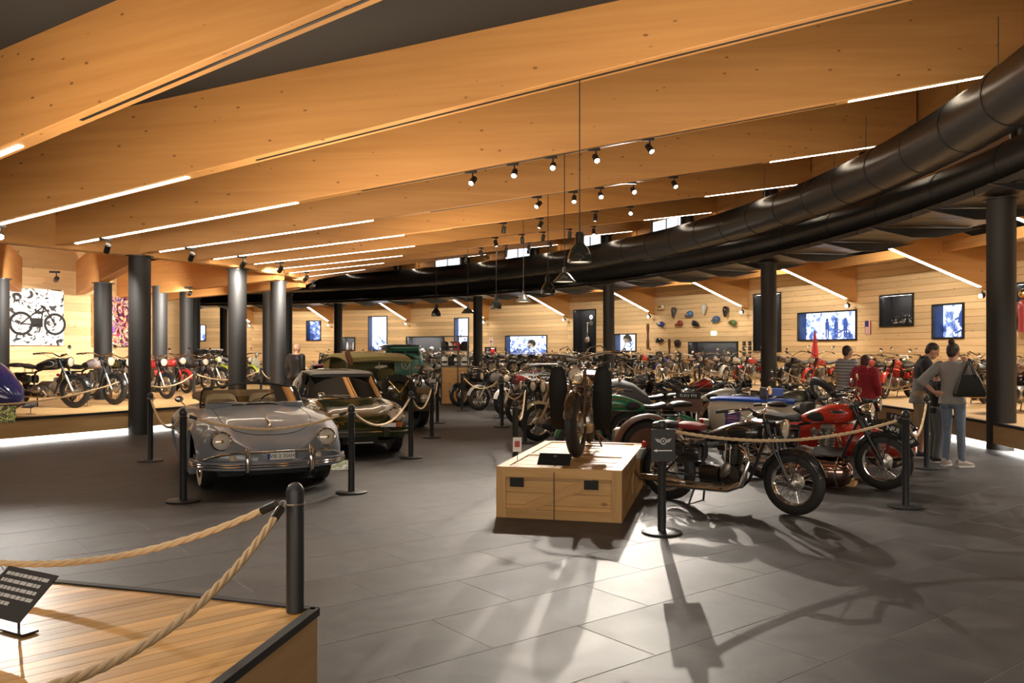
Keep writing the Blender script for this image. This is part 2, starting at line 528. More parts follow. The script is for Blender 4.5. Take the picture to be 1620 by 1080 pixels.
# purlins
for i in range(3, len(OUTDEG) - 1):
    beam('wall_purlin', pol(R_WALL - 1.6, OUTDEG[i], 4.25), pol(R_WALL - 1.6, OUTDEG[i + 1], 4.25), 0.28, 0.28, 0.14)
    # clerestory boarding at the ridge
    a, b = pol(R_RIDGE + 0.1, OUTDEG[i]), pol(R_RIDGE + 0.1, OUTDEG[i + 1])
    o = beam('ridge_boarding', (a.x, a.y, 5.15), (b.x, b.y, 5.15), 2.2, 2.2, 0.05)
# small lit clerestory panes above the ducts
for i_, k in enumerate((7, 8, 9, 10)):
    tm = 0.5 * (OUTDEG[k] + OUTDEG[k + 1])
    o = MB().box((0, 0, 0), (1.7, 0.03, 0.5)).build('window_%d' % (i_ + 1), pm('clerestory_glow', (0.6, 0.7, 0.8), 0.2, emit=(0.85, 0.93, 1.0), es=0.9), None, pol(R_RIDGE - 0.25, tm, 5.85), math.radians(tm + 90), smooth=False)
    struct(o)
    for x in (-0.86, 0.0, 0.86):
        MB().box((x, -0.0, 0), (0.05, 0.06, 0.55)).build('window_frame', M_BLACK, o, smooth=False)
# ------------------------------------------------------------------ far wall of planks with niches
# kind, x0, x1, y0, y1 in photograph pixels
NICHES = [('screen', 313, 326, 512, 540, 'small blue-lit picture box at the far left end of the far wall'),
          ('screen', 485, 508, 509, 538, 'small square blue-lit photo box above the bald man in black'),
          ('shelf', 541, 562, 531, 557, 'grey wall niche holding three pale jugs'),
          ('screen', 583, 613, 501, 553, 'tall white and blue photo box behind the khaki soft top'),
          ('shelf', 643, 703, 531, 565, 'wide grey wall niche behind the row of helmeted busts'),
          ('screen', 719, 742, 502, 548, 'tall narrow blue-lit photo box beside the slender column'),
          ('shelf', 768, 785, 547, 564, 'small black wall niche with a red object under the white and red flag'),
          ('screen', 800, 866, 531, 563, 'wide blue and white photo box above the dense row of motorcycles'),
          ('dark', 908, 943, 492, 560, 'tall dark niche with stickers and an upright engine tower'),
          ('screen', 973, 1007, 527, 557, 'square photo box showing a blue skier'),
          ('dark', 1090, 1168, 541, 580, 'wide black niche below the mounted fuel tanks'),
          ('dark', 1193, 1236, 468, 560, 'tall dark niche partly hidden by the column'),
          ('screen', 1263, 1356, 492, 541, 'widest blue and white photo box showing people with a motorcycle'),
          ('model', 1393, 1446, 469, 514, 'black niche holding a small black motorcycle'),
          ('screen', 1476, 1526, 478, 538, 'upright photo box with a blue picture above the woman in grey'),
          ('dark', 1606, 1660, 444, 520, 'black niche at the right edge holding a red jacket')]
PITCH, ZW0, NROW = 0.21, 0.42, 20
nd = []
for kind, x0, x1, y0, y1, lab in NICHES:
    t0, t1 = wall_hit(x0)[2], wall_hit(x1)[2]
    xm = 0.5 * (x0 + x1)
    z1, z0 = wall_z(xm, y0), wall_z(xm, y1)
    r0, r1 = round((z0 - ZW0) / PITCH), max(round((z1 - ZW0) / PITCH), round((z0 - ZW0) / PITCH) + 1)
    nd.append([kind, min(t0, t1), max(t0, t1), ZW0 + r0 * PITCH, ZW0 + r1 * PITCH, r0, r1, lab])
WT0, WT1 = -6.0, 90.0
wb_ = MB()
N = 64
for i in range(N + 1):
    t = WT0 + (WT1 - WT0) * i / N
    p, q = pol(R_WALL + 0.62, t, 0), pol(R_WALL + 0.62, t, 6)
    wb_.v += [tuple(p), tuple(q)]
wb_.f = [(2 * i, 2 * i + 2, 2 * i + 3, 2 * i + 1) for i in range(N)]
wfar = wb_.build('wall_far', M_FASCIA)
struct(wfar)
wfar['label'] = 'curved far wall clad in horizontal spruce planks'
def plank(t0, t1, z0, z1, par, r=R_WALL, th=0.03):
    tm = 0.5 * (t0 + t1)
    c = pol(r, tm, 0)
    ang = math.radians(tm + 90)
    Ri = Matrix.Rotation(-ang, 3, 'Z')
    k = max(2, int((t1 - t0) / 2.0) + 1)
    rings = []
    for i in range(k + 1):
        t = t0 + (t1 - t0) * i / k
        a, b, c2 = pol(r, t), pol(r + th, t), pol(r + 0.012, t)
        rings.append([Ri @ (Vector((q.x, q.y, z)) - Vector((c.x, c.y, 0.5 * (z0 + z1)))) for q, z in
                      ((c2, z0 + 0.002), (b, z0 + 0.002), (b, z1 - 0.002), (c2, z1 - 0.002), (a, z1 - 0.012), (a, z0 + 0.012))])
    o = MB().loft(rings).build('plank', M_PLANK, par, (c.x, c.y, 0.5 * (z0 + z1)), ang, smooth=False)
    return o
nplank = 0
for row in range(NROW):
    z0, z1 = ZW0 + row * PITCH, ZW0 + (row + 1) * PITCH
    cuts = [WT0] + [t for t in [(-4.5 + 8.2 * 2 * k + (8.2 if row % 2 else 0)) for k in range(0, 7)] if WT0 < t < WT1 - 2] + [WT1]
    holes = sorted((n[1], n[2]) for n in nd if n[5] <= row < n[6])
    for a, b in zip(cuts[:-1], cuts[1:]):
        segs = [(a, b)]
        for h0, h1 in holes:
            ns = []
            for s0, s1 in segs:
                if h1 <= s0 or h0 >= s1:
                    ns.append((s0, s1))
                else:
                    if h0 > s0 + 0.01: ns.append((s0, h0))
                    if h1 < s1 - 0.01: ns.append((h1, s1))
            segs = ns
        for s0, s1 in segs:
            if s1 - s0 > 0.05:
                plank(s0, s1, z0, z1, wfar); nplank += 1
def screen_mat(i, dens):
    m, n, l, b = newmat('lightbox_picture_%d' % i)
    tc = n.new('ShaderNodeTexCoord')
    no = n.new('ShaderNodeTexNoise'); no.inputs['Scale'].default_value = 3.4; no.inputs['Detail'].default_value = 5; no.inputs['Roughness'].default_value = 0.65
    ad = n.new('ShaderNodeVectorMath'); ad.inputs[1].default_value = (i * 7.3, i * 3.1, i * 5.7)
    l.new(tc.outputs['Object'], ad.inputs[0]); l.new(ad.outputs[0], no.inputs['Vector'])
    sx = n.new('ShaderNodeSeparateXYZ'); l.new(tc.outputs['Object'], sx.inputs[0])
    gr = n.new('ShaderNodeMath'); gr.operation = 'MULTIPLY_ADD'; gr.inputs[1].default_value = 0.14; gr.inputs[2].default_value = 0.0
    l.new(sx.outputs['Z'], gr.inputs[0])
    sm = n.new('ShaderNodeMath'); sm.operation = 'ADD'
    l.new(no.outputs['Fac'], sm.inputs[0]); l.new(gr.outputs[0], sm.inputs[1])
    r = n.new('ShaderNodeValToRGB')
    e = r.color_ramp.elements
    e[0].position, e[0].color = dens - 0.12, (0.02, 0.035, 0.14, 1)
    e[1].position, e[1].color = dens + 0.06, (0.80, 0.87, 1.0, 1)
    k = e.new(dens); k.color = (0.16, 0.24, 0.55, 1)
    l.new(sm.outputs[0], r.inputs['Fac'])
    b.inputs['Base Color'].default_value = (0.02, 0.02, 0.02, 1)
    l.new(r.outputs['Color'], b.inputs['Emission Color'])
    b.inputs['Emission Strength'].default_value = L_SCREEN
    return m
M_NICHE = pm('niche_dark', (0.018, 0.018, 0.020), 0.6)
M_NICHEG = pm('niche_grey', (0.10, 0.10, 0.11), 0.6)
M_REVEAL = pm('niche_blue', (0.02, 0.05, 0.16), 0.5)  # blue light from the picture, put into the lining's colour
NICHE_POS = []
for i, (kind, t0, t1, z0, z1, r0, r1, lab) in enumerate(nd):
    tm = 0.5 * (t0 + t1)
    wd = 2 * R_WALL * math.sin(math.radians((t1 - t0) / 2))
    c = pol(R_WALL * math.cos(math.radians((t1 - t0) / 2)), tm, 0.5 * (z0 + z1))
    ht = z1 - z0
    # local x: along the wall (to the right as seen from inside), y: into the wall
    root = thing('photo_lightbox' if kind == 'screen' else 'display_niche', lab, 'light box' if kind == 'screen' else 'niche', c, math.radians(tm - 90))
    NICHE_POS.append((kind, root, wd, ht))
    dp = 0.42
    f = MB()
    for sx in (-1, 1):
        f.box((sx * (wd / 2 - 0.02), -0.01, 0), (0.05, 0.09, ht))
    for sz in (-1, 1):
        f.box((0, -0.01, sz * (ht / 2 - 0.02)), (wd - 0.09, 0.09, 0.05))
    f.build('frame', M_BLACK, root, smooth=False)
    back = dp if kind != 'screen' else 0.32
    sm_ = M_REVEAL if kind == 'screen' else (M_NICHEG if kind == 'shelf' else M_NICHE)
    s_ = MB()
    for sx in (-1, 1):
        s_.box((sx * (wd / 2 - 0.012), back / 2 + 0.04, 0), (0.024, back, ht))
    for sz in (-1, 1):
        s_.box((0, back / 2 + 0.04, sz * (ht / 2 - 0.012)), (wd - 0.05, back, 0.024))
    s_.build('lining', sm_, root, smooth=False)
    if kind == 'screen':
        MB().box((0, back + 0.05, 0), (wd, 0.02, ht)).build('picture', screen_mat(i, [0.42, 0.53, 0.5, 0.37, 0.5, 0.40, 0.5, 0.47, 0.5, 0.36, 0.5, 0.5, 0.44, 0.5, 0.47, 0.5][i]), root, smooth=False)
        sil = MB()
        yb = back + 0.034
        def disc(x, z, r0, r1=0.0):
            sil.lathe([(r1, 0), (r0, 0), (r0, 0.004), (r1, 0.004)], (x, yb, z), (0, -1, 0), 18, closed=True)
        def stick(x0, z0, x1, z1, w_):
            d_ = Vector((x1 - x0, 0, z1 - z0))
            sil.box(((x0 + x1) / 2, yb, (z0 + z1) / 2), (d_.length, 0.004, w_), Matrix.Rotation(-math.atan2(d_.z, d_.x), 3, 'Y'))
        if 'skier' in lab:
            disc(0.05, 0.13, 0.05); stick(0.05, 0.12, -0.08, 0.0, 0.1); stick(-0.08, 0.0, 0.06, -0.08, 0.07); stick(0.06, -0.08, -0.06, -0.2, 0.06); stick(-0.3, -0.14, 0.25, -0.26, 0.03); stick(0.02, 0.08, 0.2, 0.0, 0.03)
        elif 'widest' in lab:
            for x_ in (-0.35, 0.1, 0.55):
                disc(x_, 0.22, 0.07); stick(x_, 0.16, x_, -0.12, 0.2); stick(x_ - 0.04, -0.1, x_ - 0.05, -0.4, 0.07); stick(x_ + 0.05, -0.1, x_ + 0.06, -0.4, 0.07)
            for x_ in (0.22, 0.62):
                disc(x_, -0.28, 0.16, 0.12)
            stick(0.2, -0.25, 0.6, -0.1, 0.06); stick(0.6, -0.28, 0.66, 0.06, 0.03)
        elif 'upright photo' in lab:
            disc(0.14, 0.26, 0.07); stick(0.14, 0.2, 0.06, -0.06, 0.18); stick(0.06, -0.06, 0.2, -0.2, 0.1); stick(0.1, 0.12, -0.14, 0.06, 0.06)
            disc(-0.12, -0.36, 0.13, 0.1); disc(0.24, -0.36, 0.13, 0.1); stick(-0.12, -0.36, 0.24, -0.22, 0.06); stick(-0.12, -0.36, -0.16, 0.06, 0.03)
        if sil.v:
            sil.build('printed_figure', pm('lightbox_ink', (0.01, 0.015, 0.05), 0.5, emit=(0.03, 0.06, 0.22), es=1.0), root, smooth=False)
    else:
        MB().box((0, back + 0.05, 0), (wd, 0.02, ht)).build('back_panel', sm_, root, smooth=False)
        MB().box((0, 0.06, ht / 2 - 0.035), (wd - 0.08, 0.03, 0.015)).build('light_strip', pm('niche_led', (1, 1, 1), emit=(1, 0.95, 0.88), es=30), root, smooth=False)
# ------------------------------------------------------------------ platforms
def platform(name, edge, back, label, zt=PLAT, top=M_DECKF):
    """edge: front polyline (front on its right-hand side when walked), back: polyline closing the deck"""
    root = thing(name, label, 'platform')
    m = MB()
    poly = list(edge) + list(back)[::-1]
    n = len(poly)
    m.add([(p[0], p[1], zt) for p in poly], [tuple(range(n))])
    d = m.build('deck', top, root, smooth=False)
    f, t, s, pl = MB(), MB(), MB(), MB()
    k = len(edge)
    nor = []
    for i in range(k):
        a, b = Vector(edge[max(i - 1, 0)][:2]), Vector(edge[min(i + 1, k - 1)][:2])
        e = (b - a).normalized()
        nor.append(Vector((e.y, -e.x)))
    def strip(mb, off0, off1, z0, z1):
        rings = []
        for p, q in zip(edge, nor):
            a = Vector(p[:2]) + q * off0; b = Vector(p[:2]) + q * off1
            rings.append([(a.x, a.y, z0), (b.x, b.y, z0), (b.x, b.y, z1), (a.x, a.y, z1)])
        mb.loft(rings)
    strip(f, -0.02, 0.005, 0.10, zt - 0.03)
    strip(t, -0.05, 0.02, zt - 0.03, zt + 0.012)
    strip(pl, -0.30, -0.28, -0.01, zt - 0.03)
    strip(s, -0.27, -0.03, 0.105, 0.112)
    f.build('fascia', M_FASCIA, root, smooth=False)
    t.build('edge_trim', M_MATT, root, smooth=False)
    pl.build('plinth', M_WHITE, root, smooth=False)
    s.build('floor_light_strip', M_FSTRIP, root, smooth=False)
    return root
platform('display_platform', [pol(R_COL, t) for t in range(88, -14, -2)][::1], [pol(R_WALL + 0.3, t) for t in range(88, -14, -2)],
         'long curved timber platform along the far plank wall')
IC = Vector((-19.9, 27.2, 0))
LEDGE = [(-11.2, 11.0), (-9.75, 12.1), (-8.85, 13.2), (-8.0, 14.5), (-7.1, 15.95), (-6.5, 17.2), (-5.95, 18.2), (-5.65, 19.4), (-5.55, 20.6), (-5.65, 22.0), (-6.0, 23.4), (-6.6, 24.9), (-7.5, 26.6), (-8.6, 28.3), (-10, 30.2), (-12, 32.5)]
platform('display_platform', LEDGE, [(IC.x + 8.7 * math.cos(math.radians(a)), IC.y + 8.7 * math.sin(math.radians(a))) for a in range(-108, 62, 10)], 'curved timber platform with motorcycles in front of the left wall')
# left wall: inner drum clad in planks
lw = MB()
RW2 = 8.8
for i in range(41):
    a = math.radians(-110 + 200 * i / 40)
    for z in (0, 5):
        lw.v.append((IC.x + (RW2 - 0.06) * math.cos(a), IC.y + (RW2 - 0.06) * math.sin(a), z))
lw.f = [(2 * i, 2 * i + 2, 2 * i + 3, 2 * i + 1) for i in range(40)]
wl = lw.build('wall_left', M_FASCIA); struct(wl)
wl['label'] = 'curved inner wall clad in pale planks at left'
for row in range(15):
    z0 = PLAT + row * 0.22
    off = 6 if row % 2 else 0
    for a0 in range(-110 + off, 84, 24):
        rings = []
        tm = a0 + 12
        c = Vector((IC.x + RW2 * math.cos(math.radians(tm)), IC.y + RW2 * math.sin(math.radians(tm)), z0 + 0.11))
        Ri = Matrix.Rotation(-math.radians(tm + 90), 3, 'Z')
        for i in range(9):
            a = math.radians(a0 + 3 * i)
            pts = []
            for r, z in ((RW2 - 0.006, z0 + .001), (RW2 - 0.04, z0 + .001), (RW2 - 0.04, z0 + .219), (RW2 - 0.006, z0 + .219), (RW2, z0 + .211), (RW2, z0 + .009)):
                pts.append(Ri @ (Vector((IC.x + r * math.cos(a), IC.y + r * math.sin(a), z)) - c))
            rings.append(pts)
        MB().loft(rings).build('plank', M_PLANK, wl, c, math.radians(tm + 90), smooth=False)
# back wall behind the viewer and the left side behind the drum
bw = MB().add([(-30, -8.5, 0), (22, -8.5, 0), (22, -8.5, 7), (-30, -8.5, 7), (22, 18, 0), (22, 18, 7), (-30, 60, 0), (-30, 60, 7)], [(0, 1, 2, 3), (1, 4, 5, 2), (6, 0, 3, 7)]).build('wall_back', M_FASCIA, smooth=False)
struct(bw)
bw['label'] = 'timber wall behind the viewer'
cl = MB().add([(-30, 8, 4.6), (-12.4, 9.8, 4.62)] + [(x - 0.05, y, 4.64) for x, y in INNER[1:]] + [(-9, 30, 4.6), (-16, 48, 4.6), (-30, 56, 4.6)], [tuple(range(5 + len(INNER) - 1))]).build('ceiling_left', M_BEAM, smooth=False)
struct(cl)
# ------------------------------------------------------------------ columns
def column(p, d, z0, z1, label):
    root = thing('column', label, 'column', (p[0], p[1], z0))
    MB().lathe([(0, 0), (d / 2, 0), (d / 2, z1 - z0), (0, z1 - z0)], n=32).build('shaft', M_COLUMN, root)
    MB().lathe([(0, z1 - z0), (d / 2 + 0.05, z1 - z0), (d / 2 + 0.05, z1 - z0 + 0.02), (0, z1 - z0 + 0.02)], n=24).build('cap_plate', M_BLACK, root)
    return root
for i, (px, dist) in enumerate([(1584, 13.4), (1216, 23.3), (963, 31.5), (756, 38.0), (535, 44.0), (354, 48.0)]):
    column(((px - HX) / F * dist, dist), 0.42, 0, 3.93, ['thick dark column at the right beside the woman in grey', 'dark column rising behind the white and blue sidecar',
           'dark column behind the motorcycle on the crate', 'slim dark column beside the small white and red flag', 'slim dark column behind the khaki soft top',
           'distant dark column left of the tallest left columns'][i])
for i, (px, dist) in enumerate([(221, 15.75), (375.5, 18.4), (440, 21.6)]):
    column(((px - HX) / F * dist, dist), 0.39, 0, ZB0 - 0.06, ['thick dark column at left beside the grey convertible', 'dark column behind the windscreen of the grey convertible', 'dark column beside the bald man in black'][i])
for i, (px, dist) in enumerate([(-1, 18.5), (163, 19.6), (253, 23.3), (295, 25.6), (278, 30.5), (308, 32), (424.5, 29.5), (455, 36)]):
    column(((px - HX) / F * dist, dist), 0.39, PLAT if i < 6 else 0, [3.1, 3.09, 3.28, 3.43, 3.5, 3.5, 3.8, 3.9][i], ['dark column cut by the left picture edge', 'dark column in front of the colourful wall picture',
           'dark column behind the red motorcycles', 'rightmost of the columns on the left platform', 'half hidden dark column beside the narrow edge-on picture', 'thin sliver of dark column behind the rightmost left-platform column',
           'dark column half hidden left of the bald man', 'slim distant column right above the bald man'][i])
for (a, b) in (((-8.7, 13.2), (-11.2, 18.5)), ((-6.95, 15.84), (-9.46, 19.6)), ((-5.43, 19.87), (-9.68, 23.3)), ((-5.5, 22.2), (-9.84, 25.6)), ((-12.3, 9.9), (-14.5, 16.5))):
    A, B = Vector(a), Vector(b)
    E = B + (B - A).normalized() * 4.0
    beam('side_roof_beam', (A.x, A.y, 3.2), (E.x, E.y, 3.05), 0.9, 0.9, 0.22)
# ------------------------------------------------------------------ ducts, catwalk
def duct(name, r, z, d, t0, t1, label, seg=1.5):
    root = thing(name, label, 'duct')
    n = int(math.radians(t1 - t0) * r / seg)
    for i in range(n):
        a, b = t0 + (t1 - t0) * i / n, t0 + (t1 - t0) * (i + 1) / n
        pts, rs = [], []
        K = 22
        for k in range(K + 1):      # gentle spiral ribs
            t = a + (b - a) * k / K
            pts.append(pol(r, t, z)); rs.append(d / 2 + (0.007 if k % 2 else 0))
        g = (b - a) * 0.012
        MB().tube(pts, rs, 20, caps=False).build('duct_section', M_DUCT, root, ang=60)
        MB().tube([pol(r, b - g, z), pol(r, b + g, z)], d / 2 + 0.014, 20).build('joint_ring', M_BLACK, root)
    return root
duct('ventilation_duct', 32.2, 4.98, 0.86, -16, 84, 'large black spiral ventilation duct nearest the aisle')
duct('ventilation_duct', 33.1, 4.50, 0.66, -16, 84, 'second black duct slung just below the largest one', 2.2)
duct('ventilation_duct', 34.9, 4.40, 0.50, -16, 84, 'thin black duct behind the walkway, nearest the far wall', 2.8)
rt = thing('service_walkway', 'dark steel walkway with brackets under the ducts', 'walkway')
for t in range(-16, 84, 4):
    rings = [[pol(32.6, a, 4.0), pol(34.3, a, 4.0), pol(34.3, a, 4.1), pol(32.6, a, 4.1)] for a in (t, t + 2, t + 4 - 0.05)]
    MB().loft(rings).build('deck_panel', M_BLACK, rt, smooth=False)
    p, q, s, s2 = pol(32.3, t + 2, 3.99), pol(34.6, t + 2, 3.99), pol(33.2, t + 2, 3.80), pol(33.7, t + 2, 3.80)
    MB().plate([p, q, s2, s], 0.05, pol(33, t + 2.1) - pol(33, t + 2)).build('bracket', M_BLACK, rt, smooth=False)
for i, t in enumerate((-3.0, 6.6, 14.6, 22.5, 31, 39, 47, 55)):
    rr = thing('duct_riser', ['black riser duct behind the biggest duct at far right', 'black riser duct, second from right', 'black riser duct, third from right', 'black riser duct, fourth from right',
               'black riser duct, fifth from right', 'black riser duct, sixth from right', 'black riser duct, seventh from right', 'black riser duct, eighth from right'][i], 'duct', pol(33.68, t, 4.12))
    MB().cyl((0, 0, 0), (0, 0, 2.0), 0.22, n=16).build('pipe', M_DUCT, rr)
    MB().cyl((0, 0, 1.45), (0, 0, 1.5), 0.235, n=16).build('joint_ring', M_BLACK, rr)
for i in range(14):
    t = -7 + i * 4.4
    b = MB().cyl(pol(32.2 + 0.5 * (i % 2), t, 5.3), pol(32.2 + 0.5 * (i % 2), t, 6.2), 0.008, n=5).build('suspension_rod', M_STEEL)
    tag(b, '%s thin steel hanger rod from the right above the black duct' % ORD[i], 'rod', 'duct suspension rods')
# ------------------------------------------------------------------ track spots
def beam_at_px(i, px):
    _, p0, p1 = BEAMS[i]
    k = (px - HX) / F
    t = (k * p0.y - p0.x) / ((p1.x - p0.x) - k * (p1.y - p0.y))
    return p0 + (p1 - p0) * t
sp_n = MB().box((0, 0, -0.02), (0.2, 0.045, 0.04)).mesh('adapter', M_BLACK, False)
sp_s = MB().cyl((0.03, 0, -0.04), (0.03, 0, -0.10), 0.012, n=8).mesh('stem', M_BLACK)
sp_h = MB().lathe([(0, 0.09), (0.048, 0.085), (0.05, 0.075), (0.05, -0.085), (0.042, -0.085), (0.042, -0.06), (0, -0.06)], n=20).mesh('lamp_head', M_BLACK)
sp_l = MB().lathe([(0, -0.062), (0.041, -0.062), (0.041, -0.07), (0, -0.07)], n=16).mesh('lamp_face', M_BULB)
def spot(p, rz, aim, power, label, color=WARM, angle=62, blend=0.7):
    root = thing('track_spotlight', label, 'spotlight', p, rz, 'track spotlights')
    put('adapter', sp_n, root); put('stem', sp_s, root)
    h = put('lamp_head', sp_h, root)
    hp = Vector((0.03, 0, -0.17))
    d = (Matrix.Rotation(-rz, 3, 'Z') @ (Vector(aim) - Vector(p) - hp)).normalized()
    h.location = hp
    h.rotation_euler = d.to_track_quat('-Z', 'Y').to_euler()
    put('lamp_face', sp_l, h)
    if power:
        l = lamp('spot_lamp', 'SPOT', (0, 0, -0.10), power, color=color, size=0.03, angle=angle, blend=blend)
        l.parent = h
    return root
SPOTS = [(4, (745, 811, 872, 940, 1025)), (5, (849, 906, 948, 1000, 1065)), (6, (795, 853, 940, 996)), (7, (783, 825, 858, 900, 938)), (8, (760, 800, 836, 870)), (9, (735, 770, 800, 835))]
SROW = ['nearest lit track row', 'second track row', 'third track row', 'fourth track row', 'fifth track row', 'farthest track row']
AIMS = {}
for ri, (bi, pxs) in enumerate(SPOTS):
    for j, px in enumerate(pxs):
        p = beam_at_px(bi, px)
        d = BEAMS[bi][2] - BEAMS[bi][1]
        q = RND.random()
        a = Vector((p.x + RND.uniform(-2.0, 2.2), p.y + RND.uniform(-1.5, 2.5), 0.4))
        if bi == 4:
            a = [Vector((-2.6, 9.6, 0.5)), Vector((-0.9, 8.6, 0)), Vector((-0.2, 6.8, 0.2)), Vector((2.4, 8.6, 0.4)), Vector((4.3, 9.8, 0.4))][j]
        if bi == 5:
            a = [Vector((-2.4, 13.0, 0.6)), Vector((0.8, 13, 0.3)), Vector((2.2, 11, 0.4)), Vector((3.4, 10.8, 0.4)), Vector((4.6, 13, 0.4))][j]
        key = bi == 6 and j == 3
        if key:
            a = Vector((1.0, 6.0, 0.2))     # the lamp whose light throws the crate's and the sign's long shadows
        spot(p, math.atan2(d.y, d.x), a, L_SPOT * (7.5 if key else 1.5 if bi == 4 and j in (1, 2) else 1.0 if bi < 6 else 1.2), '%s black track spotlight from the left on the %s' % (ORD[j], SROW[ri]), angle=46 if key else 48, blend=0.7)
# rows over and behind the viewer (same tracks, out of the picture)
for bi, ts, aims in ((1, (0.35, 0.5, 0.65, 0.8), [(-3.0, 4.0, 0.4), (-0.8, 4.4, 0), (1.4, 4.6, 0), (3.6, 6.0, 0)]), (0, (0.5, 0.7, 0.9), [(-1.6, 2.8, 0.4), (0.6, 3.0, 0), (2.4, 4.2, 0)])):
    for j, (t, a) in enumerate(zip(ts, aims)):
        p0, p1 = BEAMS[bi][1:]
        d = p1 - p0
        spot(p0 + d * t, math.atan2(d.y, d.x), a, L_SPOT * 0.24, '%s black track spotlight on the %s beam above the viewer' % (ORD[j], 'front' if bi else 'rear'), angle=80, blend=0.9)
# spots on the inner ring throwing light on the left platform and wall
for j, (bi, aim) in enumerate([(3, (-9.3, 17.0, 0.8)), (4, (-8.8, 17.0, 0.8)), (5, (-8.0, 18.3, 0.8)), (6, (-8.2, 20.5, 0.8)), (7, (-8.0, 22.5, 0.8)), (9, (-8.8, 25.0, 0.8)), (11, (-10, 28, 0.8))]):
    p0 = BEAMS[bi][1]
    du = (BEAMS[bi][2] - p0).normalized()
    if bi == 3:
        aim = (-2.3, 3.7, 0.4)      # this one lights the foreground platform
    spot(p0 + du * 0.9 + Vector((0, 0, -0.01)), 0.6, aim, L_LEFT * (1.1 if bi == 3 else 1.0), '%s black spotlight from the left under the inner ring beam' % ORD[j], color=NEUT, angle=38 if bi == 3 else 85, blend=0.8)
for j, (pos, aim) in enumerate([((-9.5, 17.6, 3.2), (-12.7, 22.2, 1.9)), ((-8.6, 19.4, 3.2), (-11.7, 24.2, 1.9)), ((-8.4, 22.0, 3.2), (-11.4, 26.8, 1.9)), ((-12.5, 17.0, 3.1), (-15, 20.5, 1.9))]):
    spot(Vector(pos), 0.3, aim, L_LEFT * 1.2, '%s black spotlight under the side beams washing the left wall' % ORD[j], color=NEUT, angle=90, blend=0.9)
# ball spots at the wall ends of the outer beams
for j, (dg, p) in enumerate(WALL_ENDS):
    root = thing('wall_spotlight', '%s small spotlight from the right at the wall end of an outer beam' % ORD[j], 'spotlight', p - Vector((0, 0, 0.12)), math.radians(dg), 'wall spotlights')
    MB().ell((0, 0, -0.09), (0.085, 0.085, 0.09), 14, 10).build('lamp_head', M_BLACK, root)
    MB().ell((-0.05, 0, -0.11), (0.06, 0.06, 0.06), 12, 8).build('lamp_face', M_BULB, root)
    MB().cyl((0, 0, 0), (0, 0, 0.05), 0.02, n=8).build('stem', M_BLACK, root)
    # bare lamps between the outer beams, without fixtures: light the wall and the far platform
    q = pol(R_RIDGE + 2.0, dg + 1.0, 4.6)
    lamp('wall_wash', 'SPOT', q, L_WALL * (1.0 + 0.35 * (j % 3 == 1)), pol(R_WALL, dg + 4, 2.0), NEUT, 0.05, 100, 0.8)
    lamp('platform_wash', 'SPOT', pol(35.8, dg + 3.4, 4.4), L_WALL * 1.6, pol(34.6, dg + 3.5, 0.5), WARM, 0.05, 110, 0.8)
# ------------------------------------------------------------------ pendant lamps
def pendant(px, bi, yb, wide, label):
    top = beam_at_px(bi, px)
    zb = H - (yb - HY) * top.y / F
    root = thing('pendant_lamp', label, 'lamp', (top.x, top.y, zb), 0, 'pendant lamps over the aisle')
    if wide:
        r = 0.19
        prof = [(r, 0), (r - 0.005, 0.012), (r * 0.72, 0.06), (r * 0.42, 0.13), (0.035, 0.16), (0.03, 0.24), (0.0, 0.25)]
    else:
        r = 0.15
        prof = [(r, 0), (r, 0.015), (r * 0.93, 0.09), (r * 0.72, 0.17), (r * 0.42, 0.22), (0.055, 0.235), (0.055, 0.34), (0.045, 0.37), (0, 0.38)]
    inner = [(max(a - 0.006, 0), b - 0.004) for a, b in prof[::-1]]
    MB().lathe(prof + inner, n=28).build('shade', pm('pendant_enamel', (0.02, 0.022, 0.02), 0.12, 0.4, 0.5) if not wide else pm('pendant_grey', (0.13, 0.13, 0.12), 0.2, 0.7), root)
    MB().lathe([(r * 0.9, 0.012), (0, 0.014)], n=20).build('lamp_face', pm('pendant_glow', (0.9, 0.8, 0.65), emit=(1, 0.72, 0.45), es=1.6), root)
    MB().tube([(0, 0, prof[-1][1]), (0, 0, top.z - zb)], 0.007, 6).build('cord', M_MATT, root)
    l = lamp('pendant_bulb', 'SPOT', (0, 0, -0.02), L_PEND, size=0.1, angle=130, blend=0.6)
    l.parent = root
for a in ((917, 3, 415, 0, 'nearest and largest bell shaped pendant lamp'), (893, 4, 446, 1, 'wide flat-brimmed pendant lamp just left of the nearest bell lamp'), (867, 5, 465, 0, 'black bell pendant lamp left of the wide flat lamp'),
          (828, 6, 477, 1, 'dark flat pendant lamp fourth from the nearest'), (785, 7, 488, 0, 'bell pendant lamp right of the slim column'), (740, 8, 495, 1, 'pale flat pendant lamp just left of the slim column'),
          (690, 9, 500, 0, 'farthest black bell pendant lamp above the shelf unit')):
    pendant(*a)
